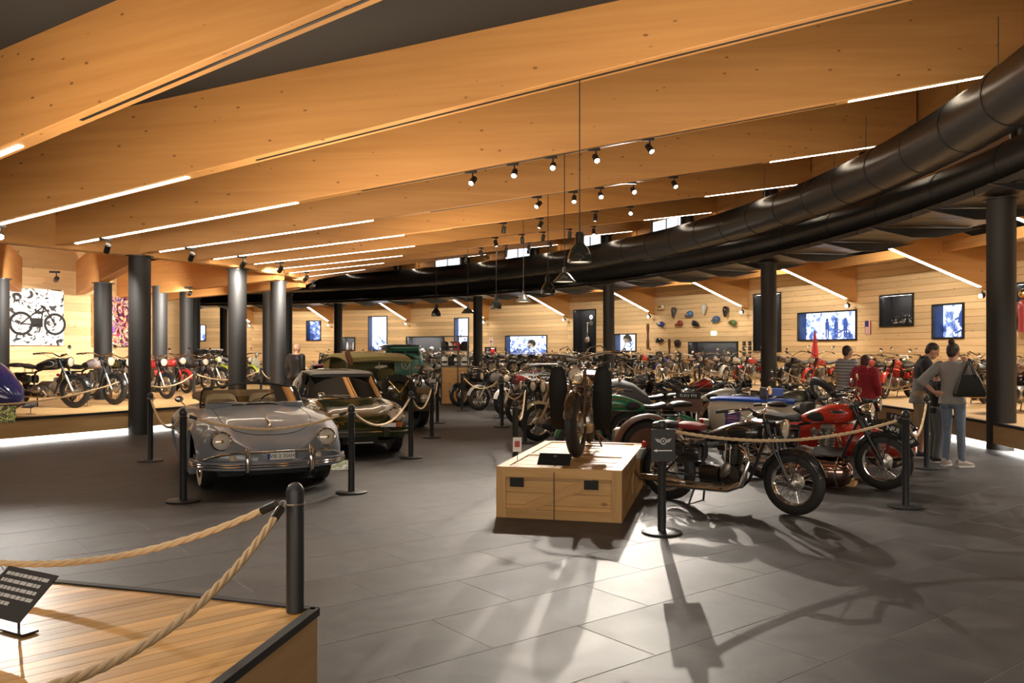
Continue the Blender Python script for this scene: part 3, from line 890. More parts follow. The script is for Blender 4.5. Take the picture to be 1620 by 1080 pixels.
# ------------------------------------------------------------------ visitors
def remesh(mb, name, mat, parent, vox=0.011, smooth_it=6):
    me = mb.mesh(name, None, False)
    o = bpy.data.objects.new(name, me)
    COL.objects.link(o)
    m = o.modifiers.new('r', 'REMESH'); m.mode = 'VOXEL'; m.voxel_size = vox; m.use_smooth_shade = True
    s = o.modifiers.new('s', 'SMOOTH'); s.iterations = smooth_it; s.factor = 0.5
    dg = bpy.context.evaluated_depsgraph_get()
    me2 = bpy.data.meshes.new_from_object(o.evaluated_get(dg))
    bpy.data.objects.remove(o)
    me2.name = name
    me2.materials.clear(); me2.materials.append(mat)
    me2.polygons.foreach_set('use_smooth', [True] * len(me2.polygons))
    return put(name, me2, parent)
def ringz(c, rx, ry, n=16, e=0.9, tilt=0.0):
    return [(c[0] + rx * sgp(math.cos(2 * PI * k / n), e), c[1] + ry * sgp(math.sin(2 * PI * k / n), e), c[2] + tilt * rx * math.cos(2 * PI * k / n)) for k in range(n)]
def limb(m, pts, radii):
    P, Rr = [], []
    pts = [Vector(p) for p in pts]
    for i in range(len(pts) - 1):
        for k in range(4):
            t = k / 4
            P.append(pts[i].lerp(pts[i + 1], t)); Rr.append(radii[i] * (1 - t) + radii[i + 1] * t)
    P.append(pts[-1]); Rr.append(radii[-1])
    m.tube(P, Rr, 12)
    for p, r_ in zip(pts, radii):
        m.ell(p, (r_, r_, r_), 12, 8)
def hand(m, w_, dirv, palm_n, curl=0.5):
    """palm plus five bent fingers; dirv: finger direction, palm_n: palm normal"""
    d = Vector(dirv).normalized(); n_ = Vector(palm_n); n_ = (n_ - d * n_.dot(d)).normalized(); s = d.cross(n_)
    w_ = Vector(w_)
    for k in range(5):
        m.ell(w_ + d * (.018 * k + .01), (.026, .026, .018), 10, 6)
    for k, (off, ln) in enumerate(((-.030, .062), (-.010, .074), (.011, .070), (.030, .055))):
        p = w_ + d * .085 + s * off
        q = p + (d * math.cos(curl * .5) + n_ * math.sin(curl * .5)) * ln * .55
        r_ = q + (d * math.cos(curl * 1.6) + n_ * math.sin(curl * 1.6)) * ln * .55
        m.tube([w_ + d * .03 + s * off * .8, p, q, r_], [.011, .0105, .0095, .008], 8)
    m.tube([w_ + d * .02 - s * .02, w_ + d * .045 - s * .052 + n_ * .012, w_ + d * .075 - s * .06 + n_ * .028], [.014, .012, .009], 8)
def person(label, loc, heading, ht, pose, wear, hairstyle, skin=M_SKIN):
    """pose: joints in metres for a 1.70 m figure, x forward, y left"""
    k = ht / 1.70
    root = thing('person', label, 'person', loc, heading)
    root.scale = (k, k, k)
    J = dict(hipL=(0, .09, .90), hipR=(0, -.09, .90), kneeL=(.03, .10, .49), kneeR=(.03, -.10, .49), ankL=(-.02, .10, .08), ankR=(-.02, -.10, .08),
             shL=(0, .185, 1.385), shR=(0, -.185, 1.385), elL=(-.03, .24, 1.11), elR=(-.03, -.24, 1.11), wrL=(.06, .25, .87), wrR=(.06, -.25, .87), head=(.02, 0, 1.585), bend=0.0)
    J.update(pose)
    b = J['bend']
    slim = wear.get('slim', 1.0)
    def sh(p):      # lean of the upper body
        p = Vector(p)
        return p + Vector((b * max(0, p.z - .95), 0, 0))
    J = {a: (sh(v) if isinstance(v, tuple) else v) for a, v in J.items()}
    torso = lambda g: [ringz(sh(c), rx + g, ry + g) for c, rx, ry in (((0, 0, .84), .09 * slim, .155 * slim), ((-.005, 0, .93), .105 * slim, .165 * slim), ((0, 0, 1.05), .095 * slim, .14 * slim), ((.005, 0, 1.2), .105 * slim, .15 * slim), ((.0, 0, 1.33), .105 * slim, .175 * slim), ((-.01, 0, 1.41), .075, .155), ((-.01, 0, 1.455), .05, .08))]
    m = MB().loft(torso(0))
    hd_ = J['head']
    nk = sh((-.01, 0, 1.43))
    limb(m, [nk, nk.lerp(hd_, .6), hd_ + Vector((0, 0, -.03))], [.06, .052, .05])
    tl = Matrix.Rotation(wear.get('nod', 0.0), 3, 'Y')
    m.ell(hd_ + tl @ Vector((-.005, 0, .025)), (.092, .074, .098), 20, 14, tl)
    m.ell(hd_ + tl @ Vector((.028, 0, -.045)), (.058, .054, .06), 16, 10, tl)
    m.ell(hd_ + tl @ Vector((.092, 0, -.01)), (.018, .011, .022), 10, 8, tl)
    m.ell(hd_ + tl @ Vector((.078, 0, -.056)), (.012, .024, .010), 10, 6, tl)
    for s in (-1, 1):
        m.ell(hd_ + tl @ Vector((-.005, s * .075, .0)), (.018, .009, .03), 10, 8, tl)
    for a, s in (('L', 1), ('R', -1)):
        fl_ = 1.0 if wear.get('leg_end', 1.0) < 1 else .72
        limb(m, [J['hip' + a], J['knee' + a], J['ank' + a]], [.082 * slim * fl_, .054 * slim * fl_, .036 * (.5 + .5 * fl_)])
        mid_c = Vector(J['knee' + a]).lerp(Vector(J['ank' + a]), .3)
        if fl_ == 1.0: m.ell(mid_c - Vector((.015, 0, 0)), (.05, .046, .09), 10, 8)
        limb(m, [J['sh' + a], J['el' + a], J['wr' + a]], [.054 * slim, .042, .027])
        d = Vector(J['wr' + a]) - Vector(J['el' + a])
        hand(m, J['wr' + a], wear.get('hd' + a, d), wear.get('hn' + a, (0, -s, 0)), wear.get('curl' + a, .5))
    remesh(m, 'body', skin, root, .009, 4)
    # eyes, brows
    for s in (-1, 1):
        MB().ell(hd_ + tl @ Vector((.078, s * .03, .008)), (.008, .013, .008), 10, 8).build('eye', pm('eye_dark', (0.03, 0.02, 0.015), .3), root)
    # trousers or shorts
    g = wear.get('tg', .014)
    t = MB().loft([ringz(sh(c), rx + g, ry + g) for c, rx, ry in (((0, 0, .83), .09 * slim, .155 * slim), ((-.005, 0, .92), .105 * slim, .165 * slim), ((0, 0, 1.0), .098 * slim, .148 * slim))])
    for a in 'LR':
        kn, an = Vector(J['knee' + a]), Vector(J['ank' + a])
        end = wear.get('leg_end', 1.0)
        e_ = kn.lerp(an, end) if end > 0 else kn + Vector((0, 0, .06))
        pts, rd = [J['hip' + a], kn], [.084 * slim + g, .056 * slim + g]
        if end > 0:
            pts.append(e_); rd.append(wear.get('cuff', .043) + g * .5)
        P = [Vector(p) for p in pts]
        fine_p, fine_r = [], []
        for i in range(len(P) - 1):
            for q in range(5):
                fine_p.append(P[i].lerp(P[i + 1], q / 5)); fine_r.append(rd[i] + (rd[i + 1] - rd[i]) * q / 5)
        fine_p.append(P[-1]); fine_r.append(rd[-1])
        t.tube(fine_p, fine_r, 14)
        t.ell(P[0], (rd[0],) * 3, 12, 8)
        if end > 0: t.ell(P[1], (rd[1],) * 3, 12, 8)
    if wear.get('seat'):
        for s in (-1, 1):
            t.ell((-.045, s * .07, .87), (.078, .08, .085), 14, 10)
    remesh(t, wear.get('tname', 'trousers'), wear['trousers'], root, .010, 5)
    # top
    g = wear.get('sg', .016)
    z0 = wear.get('hem', .88)
    s_ = MB().loft([ringz(sh((-.012, 0, z0)), .125 * slim + g, .175 * slim + g), ringz(sh((-.008, 0, z0 + .06)), .118 * slim + g, .17 * slim + g)] + [ringz(sh(c), rx + g, ry + g) for c, rx, ry in (((0, 0, 1.0), .100 * slim, .15 * slim), ((0, 0, 1.08), .097 * slim, .143 * slim), ((.005, 0, 1.2), .105 * slim, .152 * slim), ((.0, 0, 1.33), .105 * slim, .175 * slim), ((-.01, 0, 1.41), .072, .15), ((-.01, 0, 1.45), .05, .075))])
    for a in 'LR':
        sl = wear.get('sleeve', 1.0)
        A, E_, W_ = Vector(J['sh' + a]), Vector(J['el' + a]), Vector(J['wr' + a])
        pts, rd = [A, E_], [.058 * slim + g, .044 + g]
        if sl < 0.5:
            pts, rd = [A, A.lerp(E_, sl * 1.7)], [.06 * slim + g, .055 + g]
        else:
            pts.append(E_.lerp(W_, (sl - .5) * 1.9)); rd.append(.034 + g)
        P = pts
        fp_, fr_ = [], []
        for i in range(len(P) - 1):
            for q in range(5):
                fp_.append(P[i].lerp(P[i + 1], q / 5)); fr_.append(rd[i] + (rd[i + 1] - rd[i]) * q / 5)
        fp_.append(P[-1]); fr_.append(rd[-1])
        s_.tube(fp_, fr_, 14)
        for p, r_ in zip(P[:-1], rd): s_.ell(p, (r_,) * 3, 12, 8)
    if wear.get('hood'):
        s_.ell(sh((-.09, 0, 1.42)), (.07, .12, .10), 14, 10)
        s_.ell(sh((-.07, 0, 1.34)), (.07, .11, .12), 14, 10)
    if wear.get('collar'):
        s_.lathe([(.062, -.02), (.075, 0), (.07, .05), (.058, .05)], sh((-.005, 0, 1.45)), (0.1, 0, 1), 20, closed=True)
    remesh(s_, wear.get('sname', 'shirt'), wear['shirt'], root, .010, 5)
    # shoes
    for a in 'LR':
        an = Vector(J['ank' + a])
        dr = Matrix.Rotation(wear.get('toe' + a, 0.0), 3, 'Z')
        f = MB()
        f.loft([[an + dr @ Vector((x, y, z - an.z)) for x, y, z in ringz_x] for ringz_x in [[(x, w_ * math.cos(2 * PI * q / 14), max(.022, zc + h_ * math.sin(2 * PI * q / 14))) for q in range(14)] for x, w_, zc, h_ in ((-.085, .02, .045, .03), (-.07, .036, .055, .05), (-.01, .040, .065, .055), (.06, .042, .05, .035), (.12, .042, .04, .025), (.16, .03, .035, .015), (.175, .01, .03, .006))]])
        o = f.build('shoe', wear['shoe'], root)
        so = MB().loft([[an + dr @ Vector((x, y, z - an.z)) for x, y, z in ((x, -w_, .0), (x, w_, .0), (x, w_, .024), (x, -w_, .024))] for x, w_ in ((-.09, .025), (-.07, .04), (0, .042), (.08, .046), (.14, .042), (.18, .015))])
        so.build('sole', wear['sole'], o, smooth=False)
    # hair
    hm = wear.get('hair')
    if hm:
        h = MB()
        if hairstyle == 'short':
            h.ell(hd_ + tl @ Vector((-.018, 0, .045)), (.092, .080, .090), 18, 12, tl)
            h.ell(hd_ + tl @ Vector((-.05, 0, .0)), (.055, .07, .07), 14, 10, tl)
        elif hairstyle == 'bun':
            h.ell(hd_ + tl @ Vector((-.022, 0, .042)), (.092, .082, .092), 18, 12, tl)
            h.ell(hd_ + tl @ Vector((-.06, 0, .0)), (.055, .07, .075), 14, 10, tl)
            h.ell(hd_ + tl @ Vector((-.065, .0, .145)), (.042, .045, .042), 14, 10, tl)
        elif hairstyle == 'bob':
            h.ell(hd_ + tl @ Vector((-.022, 0, .038)), (.098, .088, .095), 18, 12, tl)
            h.ell(hd_ + tl @ Vector((-.045, 0, -.03)), (.075, .088, .085), 16, 10, tl)
        remesh(h, 'hair', hm, root, .009, 3)
    return root
M_HAIR = pm('hair_dark', (0.030, 0.016, 0.010), .5, bump=.5, bscale=90)
M_HAIRR = pm('hair_auburn', (0.06, 0.010, 0.012), .5, bump=.5, bscale=90)
M_KNIT = pm('grey_knit', (0.27, 0.26, 0.25), .8, bump=.25, bscale=120, var=.1)
M_JEANS = pm('blue_jeans', (0.15, 0.19, 0.25), .8, var=.25, bscale=10)
M_HOOD = pm('red_fleece', (0.27, 0.012, 0.022), .85, bump=.2, bscale=80)
def band_mat(name, c1, c2, scale):
    m, n, l, b = newmat(name)
    tc = n.new('ShaderNodeTexCoord'); wv = n.new('ShaderNodeTexWave'); wv.bands_direction = 'Z'; wv.inputs['Scale'].default_value = scale
    r = n.new('ShaderNodeValToRGB'); r.color_ramp.interpolation = 'CONSTANT'
    r.color_ramp.elements[0].color = (*c1, 1); r.color_ramp.elements[1].position = .5; r.color_ramp.elements[1].color = (*c2, 1)
    l.new(tc.outputs['Object'], wv.inputs['Vector']); l.new(wv.outputs['Fac'], r.inputs['Fac']); l.new(r.outputs['Color'], b.inputs['Base Color'])
    b.inputs['Roughness'].default_value = .8
    return m
def split_mat(name, top, low, z):
    m, n, l, b = newmat(name)
    tc = n.new('ShaderNodeTexCoord'); sx = n.new('ShaderNodeSeparateXYZ'); l.new(tc.outputs['Object'], sx.inputs[0])
    gt = n.new('ShaderNodeMath'); gt.operation = 'GREATER_THAN'; gt.inputs[1].default_value = z
    l.new(sx.outputs['Z'], gt.inputs[0])
    mx = n.new('ShaderNodeMix'); mx.data_type = 'RGBA'; mx.inputs[6].default_value = (*low, 1); mx.inputs[7].default_value = (*top, 1)
    l.new(gt.outputs[0], mx.inputs[0]); l.new(mx.outputs[2], b.inputs['Base Color'])
    b.inputs['Roughness'].default_value = .75
    return m
M_SOLE = pm('white_sole', (0.6, 0.58, 0.55), .6)
wp_ = gp(1507, 737)
W_HEAD = hd(0.80, 0.58)
person('woman in grey knit top and jeans with hair bun, hand at her mouth', wp_, W_HEAD, 1.66,
       dict(elL=(-.14, .36, 1.17), wrL=(-.13, .19, 1.02), elR=(.16, -.26, 1.15), wrR=(.19, -.10, 1.40), kneeL=(.02, .085, .49), ankL=(-.06, .07, .08), kneeR=(.0, -.11, .49), ankR=(.0, -.13, .08), head=(.03, 0, 1.575)),
       dict(shirt=M_KNIT, sname='knit_top', trousers=M_JEANS, tname='jeans', shoe=pm('pale_shoe', (0.42, 0.34, 0.30), .6), sole=M_SOLE, hair=M_HAIR, slim=.93, sleeve=.72, sg=.02, tg=.008, seat=True, hem=.86, hdL=(.2, -.9, -.2), hnL=(1, 0, 0), hdR=(.0, .35, .9), hnR=(-1, 0, 0), curlR=1.2, toeR=-.5, toeL=.1), 'bun')
# her shoulder bag
bg_p = wp_ + Vector((0.16, -0.10, 0)); bg_p.z = 0.0
bag = thing('shoulder_bag', 'black leather shoulder bag on the woman in grey', 'bag', (wp_.x + .09, wp_.y - .25, .97), W_HEAD - .7)
MB().loft([[(x * s * .9, y * s2, z) for x, y in ((-.2, -.05), (.2, -.05), (.2, .05), (-.2, .05))] for z, s, s2 in ((-.02, 1, 1), (.02, 1.05, 1.1), (.13, .85, .9), (.24, .62, .5), (.27, .5, .3))])  .build('pouch', M_VELVET, bag, ang=30)
for dy in (-.025, .025):
    MB().tube([(-.09, dy, .24), (-.04, dy - .01, .38), (0.0, dy, .47), (.04, dy + .02, .38), (.09, dy, .24)], .009, 6).build('strap', M_LEATHER, bag)
mp = gp(1457, 723)
person('man in black and grey jacket and beige shorts looking down', mp, hd(0.94, -0.3), 1.68,
       dict(bend=.10, head=(.09, 0, 1.56), elL=(.05, .26, 1.13), wrL=(.24, .10, 1.10), elR=(.05, -.25, 1.13), wrR=(.24, -.08, 1.08)),
       dict(shirt=split_mat('jacket_two_tone', (0.018, 0.018, 0.024), (0.20, 0.20, 0.20), 1.17), sname='jacket', trousers=pm('beige_cotton', (0.36, 0.26, 0.16), .8), tname='shorts', shoe=pm('black_shoe', (0.015, 0.015, 0.015), .5), sole=M_SOLE, hair=M_HAIR, leg_end=.12, cuff=.075, tg=.028, sg=.026, slim=1.05, hem=.80, collar=True, nod=.45), 'short')
kp = gp(1480, 730)
person('child in black t-shirt and grey trousers beside the woman', kp, hd(0.9, -0.1), 1.33,
       dict(elR=(.02, -.25, 1.12), wrR=(.10, -.24, .86), bend=.05),
       dict(shirt=pm('black_cotton', (0.014, 0.014, 0.015), .85), trousers=pm('grey_sweatpants', (0.14, 0.14, 0.14), .85), shoe=pm('black_shoe', (0.015, 0.015, 0.015), .5), sole=M_SOLE, hair=M_HAIR, sleeve=.4, tg=.03, sg=.022, cuff=.06), 'short')
person('man in grey striped polo shirt behind the island', Vector((5.97, 15.1, 0)), hd(0.9, 0.25), 1.63,
       dict(elL=(-.04, .25, 1.12), wrL=(.05, .22, .88), elR=(-.04, -.25, 1.12), wrR=(.06, -.23, .88)),
       dict(shirt=band_mat('striped_cotton', (0.42, 0.43, 0.44), (0.17, 0.18, 0.20), 5.5), sname='polo_shirt', trousers=pm('dark_trousers', (0.02, 0.02, 0.024), .8), shoe=pm('black_shoe', (0.015, 0.015, 0.015), .5), sole=M_SOLE, hair=M_HAIR, sleeve=.42, slim=1.12, sg=.022), 'short')
person('person in dark red hooded fleece beside the striped shirt', Vector((6.07, 14.55, 0)), hd(0.8, 0.55), 1.47,
       dict(elL=(-.02, .27, 1.13), wrL=(.1, .22, .92), elR=(-.02, -.27, 1.13), wrR=(.1, -.22, .92)),
       dict(shirt=M_HOOD, sname='fleece', trousers=pm('dark_trousers', (0.02, 0.02, 0.024), .8), shoe=pm('black_shoe', (0.015, 0.015, 0.015), .5), sole=M_SOLE, hair=M_HAIRR, slim=1.15, sg=.035, hem=.78, hood=True), 'bob')
person('bald man in black jacket beside the dark column', Vector((-5.25, 20.6, 0)), hd(0.5, 0.85), 1.70,
       dict(elL=(-.03, .27, 1.13), wrL=(.05, .26, .88)), dict(shirt=pm('black_jacket', (0.012, 0.012, 0.013), .5), sname='jacket', trousers=pm('dark_trousers', (0.02, 0.02, 0.024), .8), shoe=pm('black_shoe', (0.015, 0.015, 0.015), .5), sole=M_SOLE, slim=1.1, sg=.025), 'bald')
# ------------------------------------------------------------------ barrier posts and ropes
post_me = MB().lathe([(0, 0), (0.036, 0), (0.036, 0.90), (0.040, 0.905), (0.040, 0.93), (0.036, 0.945), (0.024, 0.965), (0, 0.972)], n=20).mesh('pole', M_POST)
base_me = MB().lathe([(0, 0), (0.17, 0), (0.172, 0.004), (0.172, 0.016), (0.165, 0.02), (0.05, 0.022), (0, 0.022)], n=32).mesh('base', M_POST)
ring_me = MB().tube([(0.036 * math.cos(a) * 1.15, 0.036 * math.sin(a) * 1.15, 0.885) for a in [2 * PI * k / 16 for k in range(16)]], 0.006, 6, closed=True).tube([(0.046 + 0.016 * math.cos(a), 0, 0.88 + 0.016 * math.sin(a)) for a in [2 * PI * k / 10 for k in range(10)]], 0.004, 5, closed=True).mesh('hook_ring', M_STEEL)
def post(p, label, z=0.0, tall=True):
    root = thing('barrier_post', label, 'barrier post', (p[0], p[1], z), 0, 'rope barrier posts')
    a = put('pole', post_me, root)
    put('hook_ring', ring_me, root)
    if tall:
        put('base', base_me, root)
    else:
        root.scale = (1, 1, 0.66)
    return Vector((p[0], p[1], z + (0.885 if tall else 0.585)))
def rope(a, b, sag, label, r=0.0155):
    a, b = Vector(a), Vector(b)
    u = Vector((b.x - a.x, b.y - a.y, 0)).normalized()
    a = a + u * 0.05; b = b - u * 0.05
    root = thing('barrier_rope', label, 'rope', a, 0, 'barrier ropes')
    def pt(t):
        q = a + (b - a) * t - a
        return q + Vector((0, 0, -4 * sag * t * (1 - t)))
    L = (b - a).length
    n = max(24, int(L / 0.035))
    e = 0.055 / max(L, 0.2)
    pts = [pt(e + (1 - 2 * e) * k / n) for k in range(n + 1)]
    # three twisted strands
    for s in range(3):
        sp = []
        for k, p in enumerate(pts):
            d = (pts[min(k + 1, n)] - pts[max(k - 1, 0)]).normalized()
            s1 = d.cross(Vector((0, 0, 1))).normalized(); s2 = s1.cross(d)
            w_ = 2 * PI * s / 3 + k * 0.9
            sp.append(p + (s1 * math.cos(w_) + s2 * math.sin(w_)) * r * 0.5)
        MB().tube(sp, r * 0.58, 5).build('strand', M_ROPE, root, ang=80)
    for t0, t1 in ((0.2 * e, 1.5 * e), (1 - 1.5 * e, 1 - 0.2 * e)):
        MB().cyl(pt(t0), pt(t1), r * 1.15, n=10).build('end_sleeve', M_BLACK, root)
    return root
G = {k: gp(*v) for k, v in dict(a=(290, 793), b=(556, 779), c=(650, 724), d=(683, 692), e=(692, 669), f=(731, 650), g=(792, 661), j=(1433, 802), k=(1466, 741), s=(1047, 843), q=(238, 729)).items()}
G['h'] = Vector((0.04, 10.15, 0)); G['i'] = Vector((0.22, 14.3, 0)); G['m'] = Vector((-0.2, 17.2, 0))
PL = dict(a='dark rope post in front of the left wheel of the grey convertible', b='rope post between the grey and the green car', c='rope post at the front corner of the green car',
          d='rope post in front of the khaki off-roader', e='rope post behind the khaki off-roader near the shelf', f='rope post in front of the black and silver motorcycles', g='rope post before the red motorcycle left of the crate',
          j='rope post in front of the red motorcycle at right', k='slightly leaning rope post beside the visitors', s='rope post carrying the black arrow sign', q='rope post against the thick left column',
          h='dark rope post just behind the left corner of the crate', i='rope post behind the crate beside the tan motorcycle', m='rope post in the gap behind the crate')
T = {k: post(v, PL[k]) for k, v in G.items()}
for a, b, sg, lb in (('q', 'a', 0.24, 'rope between the left column post and the convertible'), ('a', 'b', 0.16, 'rope slung across the nose of the grey convertible'), ('b', 'c', 0.26, 'pale rope across the front of the green car'),
                     ('c', 'd', 0.26, 'rope beside the khaki off-roader'), ('d', 'e', 0.2, 'rope leading back past the khaki off-roader'), ('f', 'g', 0.26, 'rope in front of the silver motorcycle'),
                     ('g', 'i', 0.28, 'rope in front of the red motorcycle left of the crate'), ('i', 'h', 0.30, 'rope hanging just left of the motorcycle on the crate'), ('s', 'j', 0.15, 'long tan rope in front of the black motorcycle'),
                     ('j', 'k', 0.3, 'rope dropping between the two posts beside the visitors')):
    rope(T[a], T[b], sg, lb)
# posts standing on the platforms
PP = []
for i, (x, y0) in enumerate([(307, 631), (413, 618)]):
    p = gp(x, y0, PLAT)
    PP.append(post(p, ['short post on the left platform before the red motorcycle', 'short post on the left platform before the cream scooter'][i], PLAT, False))
rope((-6.95, 15.6, 1.0), PP[0], 0.2, 'rope on the left platform before the red motorcycles')
rope(PP[0], PP[1], 0.2, 'rope on the left platform above the convertible')
rope(PP[1], (-5.9, 21.4, 1.0), 0.2, 'rope on the left platform beside the cream scooter')
rope((-9.9, 12.3, 1.05), (-7.15, 15.7, 1.0), 0.36, 'rope along the left platform before the black motorcycle')
q = []
for i, dg in enumerate((36, 32, 28, 24, 20.3, 16.6, 12.6, 6.5, 1.5, -4)):
    if i in (9,):
        q.append(pol(R_COL + 0.45, dg, PLAT + 0.55)); continue
    q.append(post(pol(R_COL + 0.45, dg), '%s short rope post from the left on the far platform edge' % ORD[i], PLAT, False))
for i in range(9):
    rope(q[i], q[i + 1], 0.25, '%s rope from the left along the far platform edge' % ORD[i])
# ------------------------------------------------------------------ foreground platform, post, ropes, text plaque
fc = gp(502, 962, PLAT)
FEDGE = [(-7.5, 4.1), (-5.6, 4.75), (-4.2, 4.72), (-3.3, 4.55), (-2.4, 4.28), (-1.6, 4.04), (fc.x, fc.y)]
root = thing('display_platform', 'boarded timber platform corner in the left foreground', 'platform')
side = [(fc.x, fc.y), (-1.03, 2.85), (-1.6, 0.6)]
from mathutils.geometry import intersect_line_line_2d
poly = [Vector(p) for p in FEDGE] + [Vector(p) for p in side[1:]] + [Vector((-7.5, 0.6))]
def clip(poly, n, c, keep):
    out = []
    for i in range(len(poly)):
        a, b = poly[i], poly[(i + 1) % len(poly)]
        da, db = (a.dot(n) - c) * keep, (b.dot(n) - c) * keep
        if da >= 0: out.append(a)
        if da * db < 0: out.append(a + (b - a) * (da / (da - db)))
    return out
bd = Vector((0.74, 0.67)).normalized(); bn = Vector((-bd.y, bd.x))
lo, hi = min(p.dot(bn) for p in poly), max(p.dot(bn) for p in poly)
wd = 0.072
k = 0
c = lo
while c < hi:
    # the outline is convex enough for half-plane clipping
    pl_ = clip(clip(poly, bn, c + 0.0014, 1), bn, c + wd - 0.0014, -1)
    if len(pl_) >= 3:
        cen = sum(pl_, Vector((0, 0))) / len(pl_)
        ang = math.atan2(bd.y, bd.x)
        Ri = Matrix.Rotation(-ang, 2)
        pts = [Ri @ (p - cen) for p in pl_]
        MB().plate([(p.x, p.y, -0.02) for p in pts], 0.02 + RND.uniform(-0.0006, 0.0006), (0, 0, 1)).build('board', M_DECK, root, (cen.x, cen.y, PLAT - 0.004), ang, smooth=False)
    c += wd
def strip_along(path, off0, off1, z0, z1, name, mat):
    rings = []
    for i, p in enumerate(path):
        a, b = Vector(path[max(i - 1, 0)]), Vector(path[min(i + 1, len(path) - 1)])
        e = (b - a).normalized(); nn = Vector((-e.y, e.x))
        s, t = Vector(p) + nn * off0, Vector(p) + nn * off1
        rings.append([(s.x, s.y, z0), (t.x, t.y, z0), (t.x, t.y, z1), (s.x, s.y, z1)])
    MB().loft(rings).build(name, mat, root, smooth=False)
strip_along(FEDGE, -0.03, 0.012, PLAT - 0.03, PLAT + 0.004, 'edge_trim', M_MATT)
strip_along(side, -0.03, 0.012, PLAT - 0.03, PLAT + 0.004, 'edge_trim', M_MATT)
strip_along(FEDGE, -0.02, 0.0, 0.08, PLAT - 0.03, 'fascia', M_FASCIA)
strip_along(side, -0.02, 0.0, 0.0, PLAT - 0.03, 'fascia', M_FASCIA)
fp = gp(467, 966, PLAT)
fpost = thing('barrier_post', 'large grey round-topped rope post on the foreground platform', 'barrier post', (fp.x, fp.y, PLAT))
MB().lathe([(0, 0), (0.039, 0), (0.039, 0.53), (0.0385, 0.535), (0.030, 0.556), (0.016, 0.567), (0, 0.570)], n=28).build('pole', M_POST, fpost)
MB().tube([(0.041 * math.cos(a), 0.041 * math.sin(a), 0.475) for a in [2 * PI * t / 20 for t in range(20)]], 0.0045, 6, closed=True).build('collar', M_STEEL, fpost)
MB().tube([(-0.052 + 0.014 * math.cos(a), -0.005, 0.475 + 0.014 * math.sin(a)) for a in [2 * PI * t / 12 for t in range(12)]], 0.0035, 5, closed=True).tube([(-0.05, -0.03 + 0.014 * math.cos(a), 0.47 + 0.014 * math.sin(a)) for a in [2 * PI * t / 12 for t in range(12)]], 0.0035, 5, closed=True).build('hook_ring', M_STEEL, fpost)
hk = Vector((fp.x - 0.03, fp.y, PLAT + 0.475))
rope(hk, (-4.1, 4.62, PLAT + 0.475), 0.37, 'bright twisted rope sweeping left across the foreground', 0.0165)
rope(hk - Vector((0, 0.03, 0)), (-1.32, 1.55, PLAT + 0.475), 0.24, 'thick rope running from the big post towards the viewer', 0.0165)
post((-4.15, 4.62), 'short rope post left of the picture', PLAT, False)
post((-1.33, 1.5), 'short rope post below the picture', PLAT, False)
def plaque(p, rz, label, w_=0.24, h_=0.17, zt=0.25, tilt=40, rows=5, group='caption plaques'):
    """tilted caption plate on a thin rod with a foot"""
    root = thing('caption_plaque', label, 'caption sign', p, rz, group)
    MB().box((0, 0.02, 0.004), (0.16, 0.07, 0.008)).build('foot', M_BLACK, root, smooth=False)
    MB().cyl((0, 0.02, 0), (0, 0.02, zt), 0.005, n=6).build('rod', M_BLACK, root)
    Rx = Matrix.Rotation(math.radians(tilt), 3, 'X')
    MB().box((0, 0, zt), (w_, h_, 0.004), Rx).build('plate', pm('plaque_grey', (0.03, 0.03, 0.032), 0.35), root, smooth=False)
    if rows:
        t = MB()
        rr = random.Random(int(p[0] * 100))
        for r in range(rows):
            x = -w_ * 0.42
            yy = h_ * (0.36 - 0.72 * r / rows)
            while x < w_ * 0.36 - (0.1 if r > rows - 2 else 0):
                ln = rr.uniform(0.01, 0.03) * w_ / 0.24
                t.box(Vector((0, 0, zt)) + Rx @ Vector((x + ln / 2, yy, 0.0026)), (ln, h_ * 0.07, 0.001), Rx)
                x += ln + 0.006
        t.build('caption_print', pm('caption_white', (0.55, 0.55, 0.53), 0.5), root, smooth=False)
    return root
pf = gp(22, 1000, PLAT)
plaque((pf.x, pf.y, PLAT), -0.5, 'dark plaque of white text on the foreground platform', 0.34, 0.22, 0.16, 42, 5)
# ------------------------------------------------------------------ crate with the display motorcycle's signs
cu, cv = Vector((0.971, -0.238, 0)).normalized(), Vector((0.238, 0.971, 0)).normalized()
c00 = gp(785, 817.5)
CW, CL, CH = 1.18, 2.3, 0.477
CANG = math.atan2(cu.y, cu.x)
crate = thing('wooden_crate', 'pale pine shipping crate carrying the old motorcycle', 'crate', c00, CANG)
def cbox(name, x0, x1, y0, y1, z0, z1, mat=M_CRATE, rot=None):
    c_ = ((x0 + x1) / 2, (y0 + y1) / 2, (z0 + z1) / 2)
    sx, sy, sz = x1 - x0, y1 - y0, z1 - z0
    if sx >= sy and sx >= sz:
        R3 = Matrix.Identity(3); d = (sx, sy, sz)
    elif sy >= sz:
        R3 = Matrix.Rotation(PI / 2, 3, 'Z'); d = (sy, sx, sz)
    else:
        R3 = Matrix.Rotation(PI / 2, 3, 'Y'); d = (sz, sy, sx)
    if rot is not None:
        R3 = rot @ R3
    o = MB().box((0, 0, 0), d).build(name, mat, crate, smooth=False)
    o.matrix_local = Matrix.Translation(c_) @ R3.to_4x4()
    return o
e = 0.022
for side_y in (0, 1):
    y0 = e if not side_y else CL - e - 0.018
    for r in range(4):
        cbox('board', e, CW - e, y0, y0 + 0.018, 0.01 + r * 0.115, 0.01 + (r + 1) * 0.115 - 0.003)
for side_x in (0, 1):
    x0 = e if not side_x else CW - e - 0.018
    for r in range(4):
        cbox('board', x0, x0 + 0.018, e + 0.02, CL - e - 0.02, 0.01 + r * 0.115, 0.01 + (r + 1) * 0.115 - 0.003)
